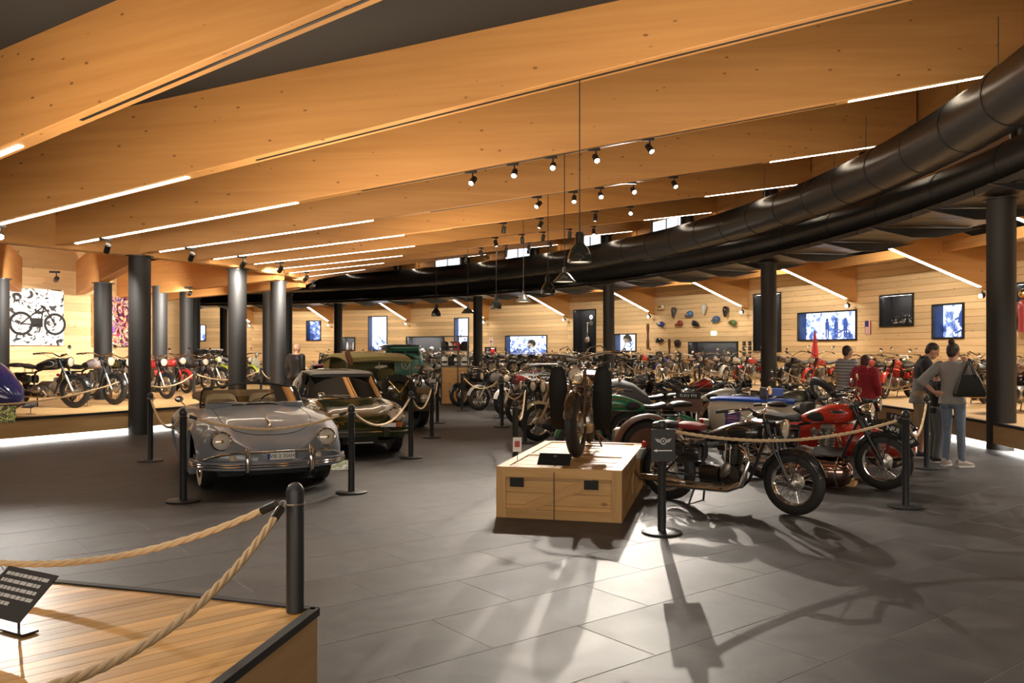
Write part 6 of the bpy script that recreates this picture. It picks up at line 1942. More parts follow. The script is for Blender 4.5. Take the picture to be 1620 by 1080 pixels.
def car_lamp(root, c, axis, r, name='headlamp'):
    h = MB().lathe([(r * 1.02, -.05), (r * 1.12, -.012), (r * 1.12, .006), (r * 1.0, .016), (r * .93, .012)], c, axis, 28).build(name, M_CHROME, root)
    MB().lathe([(r * .96, .006), (r * .8, .022), (r * .45, .036), (0, .042)], c, axis, 24).build('lamp_lens', pm('car_lens', (0.75, 0.70, 0.62), .06, .2, .9), h)
    MB().lathe([(r * .55, -.01), (r * .25, .03), (0, .036)], Vector(c) + Vector(axis).normalized() * .008, axis, 16).build('reflector', M_BRASS, h)
    return h
# -- grey convertible
HEAD = math.atan2(-0.891, 0.453)
u_ = Vector((math.cos(HEAD), math.sin(HEAD), 0))
fa = Vector((-2.93, 10.02, 0))
g356 = thing('convertible_car', 'silver grey rounded open convertible with chrome bumper', 'car', fa - u_ * 1.05, HEAD)
g356.scale = (1, 1, 0.955)
tab = [(-2.06, .50, .47, .28, .42, .42, .33), (-2.0, .57, .52, .36, .56, .45, .30), (-1.85, .66, .60, .44, .69, .49, .27), (-1.6, .78, .71, .52, .77, .54, .24), (-1.2, .92, .83, .58, .82, .57, .2), (-.75, .96, .88, .6, .83, .58, .17), (0.0, .95, .90, .62, .82, .58, .16),
       (0.5, .93, .88, .63, .82, .57, .17), (0.8, .885, .86, .63, .83, .57, .19), (1.05, .83, .83, .63, .835, .56, .22), (1.3, .755, .785, .62, .82, .53, .25), (1.5, .67, .735, .60, .785, .49, .27), (1.60, .615, .70, .585, .735, .46, .285), (1.68, .565, .62, .50, .64, .44, .30), (1.75, .515, .545, .38, .51, .42, .30), (1.80, .47, .485, .26, .37, .40, .31), (1.83, .43, .435, .14, .22, .385, .32)]
B = Body(tab, (1.05, -1.05), .36, .31)
M_GREY = pm('silver_blue_paint', (0.20, 0.225, 0.26), .3, .0, .45)
body = B.mesh(cut=lambda x, y, z: -.72 < x < .40 and abs(y) < .57 and z > .7).build('body', M_GREY, g356, ang=60)
MB().loft([[(x, -.60, z0), (x, .60, z0), (x, .60, z0 + .02), (x, -.60, z0 + .02)] for x, z0 in ((-.75, .60), (-.3, .42), (.2, .35), (.45, .6))]).build('cabin_floor', pm('beige_carpet', (0.22, 0.15, 0.08), .8), g356, smooth=False)
for s in (-1, 1):
    MB().box((-.15, s * .585, .68), (1.1, .02, .4)).build('inner_door', pm('beige_trim', (0.42, 0.32, 0.18), .6), g356, smooth=False)
    MB().loft([oval(-.30, .62, .20, .10, e=.5, yc=s * .28), oval(-.36, .75, .21, .22, e=.5, yc=s * .28), oval(-.48, .86, .20, .18, e=.5, yc=s * .28)]).build('seat', pm('beige_seat', (0.46, 0.35, 0.2), .5), g356)
MB().loft([oval(-.72, .93, .5, .05, e=.5), oval(-.85, 1.0, .6, .07, e=.5), oval(-1.05, .99, .58, .07, e=.5), oval(-1.15, .94, .48, .03, e=.5)]).build('folded_hood', pm('hood_tan', (0.24, 0.16, 0.08), .8), g356)
MB().tube([(.18, .28 + .19 * math.cos(a), .88 + .18 * math.sin(a)) for a in [2 * PI * k / 24 for k in range(24)]], .011, 6, closed=True).tube([(.19, .10, .88), (.19, .46, .88)], .008, 5).cyl((.2, .28, .88), (.45, .28, .75), .02, n=8).build('steering_wheel', M_MATT, g356)
MB().loft([[(.42, y, .80), (.36, y, .82), (.38, y, .96), (.44, y, .95)] for y in (-.58, -.3, .3, .58)]).build('dashboard', M_GREY, g356)
wsx = lambda y: .47 - .20 * (y / .62) ** 2
def ws(y, t):
    """windscreen surface: t 0 at the scuttle, 1 at the top"""
    x0 = wsx(y)
    return Vector((x0 - .16 * t, y * (1 - .07 * t), B.top(x0, y) + .0 + .265 * t * (1 - .12 * (abs(y) / .62) ** 4)))
ys = [-.62 + 1.24 * k / 14 for k in range(15)]
MB().loft([[ws(y, 0), ws(y, .5), ws(y, 1), ws(y, 1) - Vector((.006, 0, 0)), ws(y, .5) - Vector((.006, 0, 0)), ws(y, 0) - Vector((.006, 0, 0))] for y in ys]).build('windscreen', M_GLASS, g356)
MB().tube([ws(-.62, 0)] + [ws(-.63, t) for t in (.3, .6, .85)] + [ws(y, 1.02) for y in [-.6 + 1.2 * k / 12 for k in range(13)]] + [ws(.63, t) for t in (.85, .6, .3)] + [ws(.62, 0)], .013, 8).tube([ws(y, 0.01) for y in ys], .011, 6).build('windscreen_frame', M_BLACK, g356)
for y0 in (-.12, .34):
    p0 = Vector((wsx(y0) + .05, y0, B.top(wsx(y0) + .05, y0) + .012))
    MB().tube([p0, p0 + Vector((-.01, -.12, .035)), ws(y0 - .30, .24) + Vector((.02, 0, 0))], .006, 5).tube([ws(y0 - .42, .12) + Vector((.014, 0, 0)), ws(y0 - .14, .26) + Vector((.014, 0, 0))], .007, 5).build('wiper', M_STEEL, g356)
def online(pts):
    return [(x, y, B.top(x, y) + .001) for x, y in pts]
seam = [(.52, .52), (.75, .52), (1.0, .52), (1.18, .515), (1.33, .48), (1.44, .40), (1.51, .28), (1.545, .14), (1.555, 0)]
MB().tube(online(seam + [(x, -y) for x, y in seam[-2::-1]]), .004, 4).build('hood_seam', M_MATT, g356)
MB().tube([Vector(p) + Vector((0, 0, .012)) for p in online([(1.06, 0), (1.2, 0), (1.36, 0), (1.46, 0), (1.50, 0)])], [.004, .009, .014, .018, .006], 8).build('hood_handle', M_CHROME, g356)
MB().ell(Vector(online([(1.46, 0)])[0]) + Vector((.014, 0, .02)), (.012, .012, .016), 10, 8).build('hood_crest', pm('crest_red', (0.4, 0.05, 0.02), .3), g356)
for s in (-1, 1):
    MB().lathe([(.112, 0), (.112, -.05), (.10, -.22), (.02, -.34)], (1.70, s * .575, .605), (1, s * .06, .1), 28).build('lamp_bucket', M_GREY, g356)
    car_lamp(g356, (1.703, s * .575, .605), (1, s * .06, .1), .098)
    MB().lathe([(.05, -.03), (.05, .02), (.03, .05), (0, .06)], (1.74, s * .46, .40), (1, s * .2, 0), 16).build('indicator', M_LENS, g356)
# bumper: painted blade with chrome strips, upper tube, two overriders
bp = [(.98, .80), (1.3, .86), (1.55, .82), (1.74, .68), (1.87, .44), (1.925, .2), (1.935, 0)]
full = [(x, -y) for x, y in bp] + [(x, y) for x, y in bp[-2::-1]]
full = full[1:-1]
def curve(pts, n=40):
    L = [0]
    for a, b in zip(pts[:-1], pts[1:]):
        L.append(L[-1] + math.hypot(a[0] - b[0], a[1] - b[1]))
    return [(crom(L, [p[0] for p in pts], L[-1] * k / n), crom(L, [p[1] for p in pts], L[-1] * k / n)) for k in range(n + 1)]
cv2 = curve(full)
MB().loft([[(x, y, .285), (x + .0, y, .375), (x * .985, y * .975, .385), (x * .985, y * .975, .275)] for x, y in cv2]).build('bumper', M_GREY, g356)
for z in (.345, .318):
    MB().tube([(x * 1.004, y * 1.005, z) for x, y in cv2], .009, 6).build('bumper_strip', M_CHROME, g356)
MB().tube([(cv2[2][0], cv2[2][1], .38)] + [(x * .995, y * .97, .485 - .12 * (abs(y) / .82) ** 5) for x, y in cv2[3:-3]] + [(cv2[-3][0], cv2[-3][1], .38)], .013, 8).build('bumper_tube', M_CHROME, g356)
for s in (-1, 1):
    MB().tube([(1.86, s * .34, .24), (1.935, s * .34, .28), (1.945, s * .34, .40), (1.92, s * .34, .50), (1.90, s * .34, .545)], [.02, .027, .027, .023, .012], 10).build('overrider', M_CHROME, g356)
MB().box((1.90, 0.02, .43), (.01, .30, .075)).build('number_plate', M_WHITE, g356, smooth=False)
text('VIE 2 356H', .058, M_MATT, g356, frame_mat((1.9062, .02 + .012, .43), (0, 1, 0), (0, 0, 1)), name='plate_lettering')
MB().box((1.9058, -.115, .43), (.002, .03, .07)).build('plate_band', pm('plate_blue', (0.02, 0.05, 0.3), .5), g356, smooth=False)
for x, st in ((1.05, 0.0), (-1.05, 0)):
    for s in (-1, 1):
        car_wheel(g356, x, s * .655, .315, .15, True, st)
MB().box((0, 0, .22), (3.3, 1.2, .05)).build('underbody', M_MATT, g356, smooth=False)
for s in (-1, 1):
    MB().box((0, s * .74, .16), (1.35, .1, .10)).build('sill', M_GREY, g356, smooth=False)
    p = Vector((.30, s * .80, .93))
    MB().tube([p, p + Vector((0, s * .05, .06))], .007, 6).ell(p + Vector((0, s * .07, .09)), (.025, .05, .045), 12, 8).build('mirror', M_CHROME, g356)
    MB().tube([(-.62, s * .833, .60), (-.62, s * .83, .3)], .003, 4).tube([(.36, s * .835, .62), (.36, s * .825, .3)], .003, 4).tube([(.9, s * .845, .58), (.3, s * .838, .56), (-1.6, s * .80, .48)], .006, 5).build('side_trim', M_STEEL, g356)
tag(MB().box((0, 0, .045), (.42, .3, .006), Matrix.Rotation(.3, 3, 'X')).build('photo_card', art_mat('card_blue', [(0.2, 0.4, 0.55), (0.7, 0.75, 0.78), (0.8, 0.8, 0.8), (0.3, 0.4, 0.2)], (6, 6, 6), 2), None, gp(533, 741), .3, smooth=False), 'pale blue photo card on the floor beside the grey convertible', 'card')
# -- dark green coupe with open-top roof panel
H9 = math.atan2(-0.93, 0.36)
u9 = Vector((math.cos(H9), math.sin(H9), 0))
g9 = thing('sports_car', 'dark green sports car with round headlamps and black roof', 'car', Vector((-2.46, 12.98, 0)) - u9 * 1.1, H9)
g9.scale = (1, 1, 0.92)
tab9 = [(-2.12, .50, .48, .3, .5, .45, .34), (-2.02, .60, .55, .4, .66, .48, .3), (-1.8, .72, .68, .5, .74, .52, .26), (-1.4, .86, .80, .55, .79, .55, .2), (-1.0, .90, .85, .57, .80, .57, .17), (0, .90, .87, .58, .79, .57, .16), (.6, .88, .87, .58, .79, .57, .17),
        (.9, .815, .86, .58, .795, .57, .2), (1.2, .75, .835, .58, .795, .55, .22), (1.45, .68, .79, .575, .77, .51, .25), (1.57, .63, .735, .56, .735, .48, .27), (1.65, .585, .63, .48, .63, .45, .29), (1.71, .54, .56, .37, .50, .43, .30), (1.76, .49, .50, .22, .34, .42, .31), (1.78, .455, .46, .12, .2, .40, .32)]
B9 = Body(tab9, (1.1, -1.1), .35, .30)
M_GREEN = pm('dark_green_paint', (0.020, 0.034, 0.006), .2, .0, .6)
B9.mesh(cut=lambda x, y, z: -1.15 < x < .58 and abs(y) < .55 and z > .75).build('body', M_GREEN, g9, ang=60)
MB().box((-.3, 0, .55), (1.9, 1.12, .03)).build('cabin_floor', M_MATT, g9, smooth=False)
for s in (-1, 1):
    MB().loft([oval(-.25, .6, .2, .1, e=.5, yc=s * .3), oval(-.35, .8, .21, .24, e=.5, yc=s * .3), oval(-.45, .95, .17, .2, e=.5, yc=s * .3)]).build('seat', M_LEATHER, g9)
MB().loft([[(.50, y, .72), (.36, y, .76), (.38, y, .88), (.55, y, .87)] for y in (-.55, 0, .55)]).build('dashboard', M_LEATHER, g9)
MB().tube([(.22, .3 + .18 * math.cos(a), .87 + .17 * math.sin(a)) for a in [2 * PI * k / 24 for k in range(24)]], .011, 6, closed=True).build('steering_wheel', M_MATT, g9)
def w9(y, t):
    x0 = .66 - .16 * (y / .6) ** 2
    return Vector((x0 - .38 * t, y * (1 - .16 * t), B9.top(x0, y) + .40 * t))
ys9 = [-.60 + 1.2 * k / 12 for k in range(13)]
MB().loft([[w9(y, 0), w9(y, 1), w9(y, 1) - Vector((.006, 0, 0)), w9(y, 0) - Vector((.006, 0, 0))] for y in ys9]).build('windscreen', M_GLASS, g9)
MB().tube([w9(y, 0) for y in ys9] + [w9(.6, t) for t in (.25, .5, .75)] + [w9(y, 1.0) for y in ys9[::-1]] + [w9(-.6, t) for t in (.75, .5, .25)], .014, 6, closed=True).build('windscreen_frame', M_CHROME, g9)
MB().loft([oval(x, z, ry, .03, 16, .5) for x, z, ry in ((.32, 1.255, .5), (.1, 1.29, .53), (-.3, 1.295, .54), (-.55, 1.28, .54), (-.6, 1.26, .52))]).build('roof_panel', M_LEATHER, g9)
MB().tube([(-.62, .66, .88), (-.66, .62, 1.1), (-.68, .5, 1.27), (-.68, .2, 1.30), (-.68, -.2, 1.30), (-.68, -.5, 1.27), (-.66, -.62, 1.1), (-.62, -.66, .88)], .05, 8).build('roll_bar', M_ALU, g9)
MB().loft([[(-.70, y, 1.27), (-1.25, y * 1.05, .92), (-1.26, y * 1.05, .91), (-.71, y, 1.26)] for y in (-.5, 0, .5)]).build('rear_window', M_GLASS, g9)
for s in (-1, 1):
    MB().loft([[(.42, s * .66, .88), (.17, s * .54, 1.25), (.165, s * .535, 1.25), (.415, s * .655, .88)], [(-.6, s * .66, .88), (-.62, s * .54, 1.25), (-.62, s * .535, 1.25), (-.6, s * .655, .88)]]).build('side_window', M_GLASS, g9)
    MB().lathe([(.118, 0), (.118, -.05), (.11, -.25), (.03, -.45)], (1.655, s * .565, .655), (1, s * .03, .42), 28).build('lamp_bucket', M_GREEN, g9)
    car_lamp(g9, (1.657, s * .565, .655), (1, s * .03, .42), .105)
    m = MB().box((1.715, s * .545, .50), (.05, .20, .075), Matrix.Rotation(-s * .38, 3, 'Z'))
    m.build('indicator', pm('indicator_amber', (0.5, 0.12, 0.03), .2), g9, smooth=False)
    MB().box((1.765, s * .42, .50), (.03, .22, .06), Matrix.Rotation(-s * .2, 3, 'Z')).build('horn_grille', M_CHROME, g9, smooth=False)
    p = Vector((.40, s * .70, .93))
    MB().tube([p, p + Vector((.02, s * .06, .05))], .008, 6).ell(p + Vector((.02, s * .09, .08)), (.03, .065, .05), 12, 8).build('mirror', M_CHROME, g9)
    MB().box((1.84, s * .36, .40), (.05, .06, .16)).build('overrider', M_BLACK, g9, smooth=False)
    y0 = s * .1 + .12
    MB().tube([w9(y0, 0) + Vector((.03, 0, .01)), w9(y0 - .2, .1) + Vector((.02, 0, .01)), w9(y0 - .42, .14) + Vector((.015, 0, 0))], .006, 5).build('wiper', M_STEEL, g9)
bp9 = [(1.45, .80), (1.6, .77), (1.74, .65), (1.80, .45), (1.825, .2), (1.83, 0)]
c9 = curve([(x, -y) for x, y in bp9] + [(x, y) for x, y in bp9[-2::-1]])
MB().loft([[(x, y, .33), (x, y, .45), (x * .97, y * .97, .46), (x * .97, y * .97, .32)] for x, y in c9]).build('bumper', M_GREEN, g9)
MB().tube([(x * 1.004, y * 1.005, .40) for x, y in c9], .014, 6).build('bumper_strip', M_CHROME, g9)
seam9 = [(.62, .46), (.9, .46), (1.2, .45), (1.45, .43), (1.62, .39), (1.68, .2), (1.69, 0)]
MB().tube([(x, y, B9.top(x, y) + .001) for x, y in seam9 + [(x, -y) for x, y in seam9[-2::-1]]], .004, 4).build('hood_seam', M_MATT, g9)
MB().box((1.80, 0, .27), (.01, .52, .11)).build('number_plate', M_MATT, g9, smooth=False)
MB().box((1.807, 0, .235), (.003, .38, .018)).build('plate_print', M_WHITE, g9, smooth=False)
MB().box((0, 0, .22), (3.3, 1.1, .05)).build('underbody', M_MATT, g9, smooth=False)
for x in (1.1, -1.1):
    for s in (-1, 1):
        car_wheel(g9, x, s * .66, .305, .17, False)
# -- khaki off-roader
HJ = math.atan2(-0.90, 0.43)
uj = Vector((math.cos(HJ), math.sin(HJ), 0)); lj = Vector((-uj.y, uj.x, 0))
jw = gp(664, 674)
jeep = thing('off_road_vehicle', 'khaki military off-roader with canvas top and spare wheel on the nose', 'car', jw - lj * .66 - uj * 1.03, HJ)
M_KH = pm('khaki_paint', (0.075, 0.065, 0.030), .42, 0, .2)
M_CANV = pm('canvas_khaki', (0.25, 0.21, 0.075), .85, bump=.2)
MB().loft([[(x, -w_, z0), (x, -w_, z1 - .05), (x, -w_ + .06, z1), (x, w_ - .06, z1), (x, w_, z1 - .05), (x, w_, z0)] for x, w_, z0, z1 in ((-1.6, .72, .42, .88), (-1.5, .78, .36, .92), (.35, .78, .36, .92), (.5, .74, .36, .90))]).build('tub', M_KH, jeep, ang=30)
MB().loft([oval(x, z, w_, h_, 20, .45) for x, z, w_, h_ in ((.45, .70, .60, .22), (1.0, .67, .58, .20), (1.35, .62, .54, .17), (1.5, .58, .46, .12))]).build('hood', M_KH, jeep)
for s in (-1, 1):
    MB().loft([[(x, s * .45, z), (x, s * .80, z), (x, s * .80, z + .06), (x, s * .45, z + .09)] for x, z in ((.3, .40), (.55, .62), (.75, .72), (1.25, .72), (1.45, .62), (1.52, .5))]).build('front_fender', M_KH, jeep, ang=30)
    car_lamp(jeep, (1.53, s * .58, .60), (1, 0, 0), .09)
    for x in (1.03, -1.03):
        car_wheel(jeep, x, s * .66, .36, .19, False, 0, M_KH)
MB().loft([[(1.50, -.42, .44), (1.50, .42, .44), (1.47, .42, .72), (1.47, -.42, .72)], [(1.53, -.40, .46), (1.53, .40, .46), (1.50, .40, .70), (1.50, -.40, .70)]]).build('nose_panel', M_KH, jeep, smooth=False)
MB().box((1.62, 0, .42), (.10, 1.5, .12)).build('bumper', M_KH, jeep, smooth=False)
sw_ = MB().lathe([(.20, -.08), (.29, -.095), (.345, -.07), (.36, 0), (.345, .07), (.29, .095), (.20, .08)], axis=(1, 0, 0), n=32, closed=True).build('spare_wheel', M_RUBBER, jeep)
sw_.matrix_local = Matrix.Translation((1.60, .02, .74)) @ Matrix.Rotation(-.35, 4, 'Y')
MB().lathe([(.21, -.03), (.12, .02), (.05, .05), (0, .05)], axis=(1, 0, 0), n=24).build('spare_rim', M_KH, sw_)
MB().tube([(.09, 0, -.04), (.10, .2, .2)], .012, 6).tube([(.09, 0, -.04), (.10, -.2, .2)], .012, 6).tube([(.09, 0, -.04), (.1, 0, -.2)], .012, 6).build('spare_clamp', M_BRASS, sw_)
tr = MB()
for k in range(40):
    a = 2 * PI * k / 40
    tr.box((.03 * (1 if k % 2 else -1), .36 * math.cos(a), .36 * math.sin(a)), (.06, .02, .03), Matrix.Rotation(a, 3, 'X'))
tr.build('tread', M_RUBBER, sw_, smooth=False)
MB().tube([(.45, -.70, .90), (.38, -.68, 1.32), (.38, .68, 1.32), (.45, .70, .90)], .022, 6).tube([(.40, 0, .92), (.38, 0, 1.32)], .014, 6).tube([(.45, -.7, .91), (.45, .7, .91)], .02, 6).build('windscreen_frame', M_KH, jeep)
MB().loft([[(.44, y, .92), (.38, y, 1.31), (.375, y, 1.31), (.435, y, .92)] for y in (-.66, .66)]).build('windscreen', M_GLASS, jeep)
MB().loft([[(x, -w_, z), (x, -w_ * .9, z + .07), (x, 0, z + .10), (x, w_ * .9, z + .07), (x, w_, z), (x, w_ * .96, z - .02), (x, 0, z + .02), (x, -w_ * .96, z - .02)] for x, w_, z in ((.42, .72, 1.33), (0, .74, 1.40), (-.6, .75, 1.42), (-1.3, .74, 1.38), (-1.55, .70, 1.28))]).build('canvas_roof', M_CANV, jeep, ang=50)
MB().loft([[(-1.55, -.70, 1.28), (-1.55, .70, 1.28), (-1.57, .70, 1.28), (-1.57, -.70, 1.28)], [(-1.62, -.74, .85), (-1.62, .74, .85), (-1.64, .74, .85), (-1.64, -.74, .85)]]).build('canvas_rear', M_CANV, jeep, smooth=False)
for s in (-1, 1):
    MB().loft([[(-.9, s * .74, 1.36), (-1.55, s * .70, 1.28), (-1.55, s * .69, 1.28), (-.9, s * .73, 1.36)], [(-.95, s * .76, .88), (-1.6, s * .74, .86), (-1.6, s * .73, .86), (-.95, s * .75, .88)]]).build('canvas_side', M_CANV, jeep, smooth=False)
    MB().tube([(.40, s * .70, 1.0), (.45, s * .86, 1.05)], .008, 5).ell((.45, s * .88, 1.10), (.02, .05, .07), 12, 8).build('mirror', M_MATT, jeep)
    MB().loft([oval(-.2, .8, .2, .08, e=.5, yc=s * .35), oval(-.3, .95, .2, .2, e=.5, yc=s * .35), oval(-.38, 1.05, .18, .12, e=.5, yc=s * .35)]).build('seat', M_CANV, jeep)
MB().loft([oval(.5, 1.30, .03, .05, yc=-.62), oval(.42, 1.42, .03, .16, yc=-.66), oval(.36, 1.48, .02, .05, yc=-.7)]).build('side_flap', M_BROWNL, jeep)
MB().tube([(.46, -.62, 1.02), (.48, -.2, 1.0), (.46, .0, .98)], .006, 5).build('wiper', M_MATT, jeep)
# -- teal van far behind
vy = 35.4
van = thing('panel_van', 'teal rounded van with white round emblem far behind the off-roader', 'car', ((622 - HX) / F * vy, vy + 2, 0), math.atan2(-.97, .25))
M_TEAL = pm('teal_paint', (0.05, 0.25, 0.18), .25, 0, .5)
MB().loft([oval(x, z, w_, h_, 28, .62) for x, z, w_, h_ in ((-2.1, .95, .72, .62), (-1.9, .98, .82, .74), (1.4, .98, .83, .74), (1.8, .94, .78, .68), (2.0, .86, .66, .52))]).build('body', M_TEAL, van)
MB().loft([oval(x, z, w_, h_, 20, .6) for x, z, w_, h_ in ((-1.9, 1.68, .7, .06), (0, 1.70, .76, .1), (1.5, 1.69, .74, .08), (1.85, 1.64, .6, .03))]).build('roof', M_TEAL, van)
for s in (-1, 1):
    MB().loft([[(2.03, s * .04, 1.15), (1.98, s * .60, 1.15), (1.90, s * .56, 1.5), (1.95, s * .04, 1.5)], [(2.05, s * .04, 1.15), (2.0, s * .60, 1.15), (1.92, s * .56, 1.5), (1.97, s * .04, 1.5)]]).build('windscreen', pm('dark_window', (0.03, 0.035, 0.035), .08), van, smooth=False)
    car_lamp(van, (2.02, s * .52, .80), (1, 0, 0), .1)
    for x in (1.2, -1.2):
        car_wheel(van, x, s * .66, .33, .18)
em_ = MB().lathe([(.165, 0), (.19, 0), (.19, .02), (.165, .02)], (2.10, 0, .92), (1, 0, 0), 28, closed=True)
for a, b in (((-.10, .13), (0, .0)), ((0, .0), (.10, .13)), ((-.15, .05), (-.075, -.13)), ((-.075, -.13), (0, .0)), ((0, .0), (.075, -.13)), ((.075, -.13), (.15, .05))):
    em_.tube([(2.12, a[0], .92 + a[1]), (2.12, b[0], .92 + b[1])], .014, 5)
em_.build('round_emblem', M_WHITE, van)
MB().box((2.08, 0, .42), (.08, 1.5, .12)).build('bumper', M_WHITE, van, smooth=False)
# -- dark red bubble car behind the green one
def bubble(loc, heading, label, col, roof, scale=1.0):
    r_ = thing('microcar', label, 'car', loc, heading)
    r_.scale = (scale,) * 3
    pc = paint(col)
    MB().loft([oval(x, z, w_, h_, 22, .8) for x, z, w_, h_ in ((-1.15, .45, .2, .12), (-1.0, .50, .42, .24), (-.5, .56, .56, .36), (.2, .56, .58, .38), (.7, .52, .52, .32), (1.0, .46, .36, .2), (1.1, .42, .12, .08))]).build('body', pc, r_)
    MB().loft([oval(x, z, w_, h_, 22, .75) for x, z, w_, h_ in ((-.75, .80, .3, .08), (-.55, .88, .45, .2), (-.1, .92, .5, .25), (.3, .88, .48, .18), (.55, .80, .35, .06))]).build('canopy', roof, r_)
    MB().tube([(.34, -.46, .88), (.22, -.3, 1.07), (.2, .3, 1.07), (.34, .46, .88)], .015, 6).build('canopy_frame', M_CHROME, r_)
    MB().loft([oval(x, 1.15, w_, .025, 16, .6) for x, w_ in ((-.5, .3), (-.1, .42), (.2, .36))]).build('roof_skin', pc, r_)
    for s in (-1, 1):
        car_lamp(r_, (.98, s * .40, .56), (1, s * .1, .1), .075)
        car_wheel(r_, .55, s * .52, .22, .11)
    car_wheel(r_, -.7, .001, .22, .11)
    return r_
bubble(((514 - HX) / F * 22.0, 22.3, 0), math.atan2(-.9, .4), 'dark red bubble car between the bald man and the canvas roof', (0.16, 0.008, 0.015), pm('dark_window', (0.03, 0.035, 0.035), .08))
bubble((0.72, 24.0, 0), math.atan2(-.45, -.9), 'silver white cabin microcar behind the silver motorcycle', (0.55, 0.55, 0.53), M_GLASS, 1.0)
bubble(((335 - HX) / F * 31, 31, PLAT), math.atan2(-.6, .8), 'white microcar deep between the left columns', (0.6, 0.58, 0.54), pm('dark_window', (0.03, 0.035, 0.035), .08))
# ------------------------------------------------------------------ placing the motorcycles
BLK, SIL, RED, CRM = (0.012, 0.012, 0.013), (0.42, 0.41, 0.39), (0.42, 0.02, 0.016), (0.62, 0.54, 0.40)
GRN, YEL, BLU, OLV, MAR, TAN, GRY = (0.02, 0.09, 0.04), (0.55, 0.40, 0.03), (0.02, 0.03, 0.16), (0.06, 0.06, 0.03), (0.16, 0.015, 0.018), (0.38, 0.24, 0.10), (0.12, 0.12, 0.12)
# -- the old machine on the crate
cb = crate.location + cu * 0.60 + cv * 1.48
def leg_shields(md):
    r_ = md['root']
    for s in (-1, 1):
        m = MB()
        rings = []
        for z, w0, w1, x in ((0.25, .15, .30, .30), (0.36, .13, .32, .34), (0.56, .13, .33, .39), (0.76, .14, .33, .41), (0.87, .16, .31, .41), (0.92, .19, .28, .41)):
            rings.append([(x, s * w0, z), (x + .03, s * (w0 + w1) / 2, z), (x, s * w1, z), (x - .012, s * w1, z), (x + .018, s * (w0 + w1) / 2, z), (x - .012, s * w0, z)])
        m.loft(rings).build('leg_shield', M_VELVET, r_)
    MB().tube([(0.52, 0.05, 1.02), (0.56, 0.12, 1.12), (0.50, 0.22, 1.14), (0.42, 0.30, 1.06)], .006, 5).tube([(0.5, -0.05, 1.03), (0.54, -0.12, 1.13), (0.48, -0.2, 1.1)], .005, 5).build('control_cable', M_STEEL, r_)
    MB().tube([(0.36, -0.42, 1.05), (0.36, -0.5, 1.12)], .006, 5).lathe([(0, -.01), (.04, -.006), (.045, .008), (0, .01)], (0.36, -0.52, 1.16), (1, 0, .1), 16).build('bar_end_mirror', M_CHROME, r_)
    MB().lathe([(0, -.1), (.02, -.09), (.03, -.03), (.055, 0), (.05, .002), (0, -.02)], (0.66, 0.0, 0.80), (1, 0, -.1), 16).build('horn', M_BRASS, r_)
    MB().box((0.1, -0.1, 0.55), (0.2, 0.06, 0.25)).build('oil_tank', paint((0.03, 0.05, 0.015)), r_, smooth=False)
bike('vintage', (cb.x, cb.y, CH), hd(-cv.x, -cv.y) + 0.06, 'old brown-black motorcycle with leg shields standing on the wooden crate', (0.03, 0.02, 0.012), fender=(0.05, 0.03, 0.015), seat=M_BROWNL, trim=M_BRASS, steer=-0.12, lean=0.0, extra=leg_shields, frame=M_RUST, scale=1.0, lamp_=M_BRASS, wheel='fat')
# -- right end of the island
def emblem_wings(md):
    t = md['tank']
    for s in (-1, 1):
        m = MB().plate([(0.34, s * .136, .875), (0.20, s * .14, .885), (0.15, s * .139, .865), (0.20, s * .14, .868), (0.16, s * .139, .85), (0.22, s * .14, .845), (0.33, s * .136, .85)], .004, (0, s, 0))
        m.build('winged_badge', M_CHROME, t, smooth=False)
def black_extra(md):
    r_ = md['root']
    MB().tube([(0.18, -.06, .66), (0.27, -.10, .62), (0.31, -.13, .50), (0.24, -.16, .26), (0.10, -.17, .2), (-0.6, -.18, .19)], .024, 10).build('exhaust_pipe', M_CHROME, r_)
    MB().loft([oval(-0.25, .80, .10, .03, yc=0), oval(-0.36, .81, .14, .045), oval(-0.48, .82, .12, .04)]).build('red_pad', M_REDL, r_)
    m = MB()
    for x in (0.02, 0.07):
        m.cyl((x + .02, -.11, .36), (x + .04, -.11, .66), .009, n=8)
    m.build('pushrod_tube', M_CHROME, r_)
    MB().ell((0.06, -.13, .40), (.05, .03, .09), 12, 8, Matrix.Rotation(.5, 3, 'Y')).build('timing_cover', M_STEEL, r_)
rw, fw_ = Vector((1.66, 8.92)), Vector((2.68, 8.08))
mid = rw + (fw_ - rw) * 0.48
bike('rigid', (mid.x, mid.y, 0), hd(fw_.x - rw.x, fw_.y - rw.y), 'black motorcycle with red seat pad and gold-lined tank behind the long rope', BLK, trim=M_BRASS, steer=-0.08, extra=black_extra, scale=0.97, lamp_=M_BLACK, eng=pm('dark_engine', (0.10, 0.09, 0.08), 0.35, 1.0))
def curved_plate(md, txt, scale_=1.0):
    f = md['front_fender']
    xf, r = 0.72, 0.315
    rr = r + 0.035
    m = MB()
    rings = []
    for k in range(9):
        a = math.radians(30 + 60 * k / 8)
        rings.append([(xf + q * math.cos(a), y, r + q * math.sin(a)) for q, y in ((rr - .01, -.006), (rr + .085, -.006), (rr + .085, .006), (rr - .01, .006))])
    m.loft(rings).build('curved_number_plate', M_MATT, f, smooth=False)
    n = len(txt)
    for s in (-1, 1):
        for i, ch in enumerate(txt):
            if ch == ' ': continue
            u = (i + .5) / n
            a = math.radians(84 - 48 * u) if s < 0 else math.radians(36 + 48 * u)
            c = Vector((xf + (rr + .037) * math.cos(a), s * .0072, r + (rr + .037) * math.sin(a)))
            up = Vector((math.cos(a), 0, math.sin(a)))
            xd = Vector((math.sin(a), 0, -math.cos(a))) if s < 0 else Vector((-math.sin(a), 0, math.cos(a)))
            text(ch, 0.075, M_WHITE, f, frame_mat(c, xd, up), .0008)
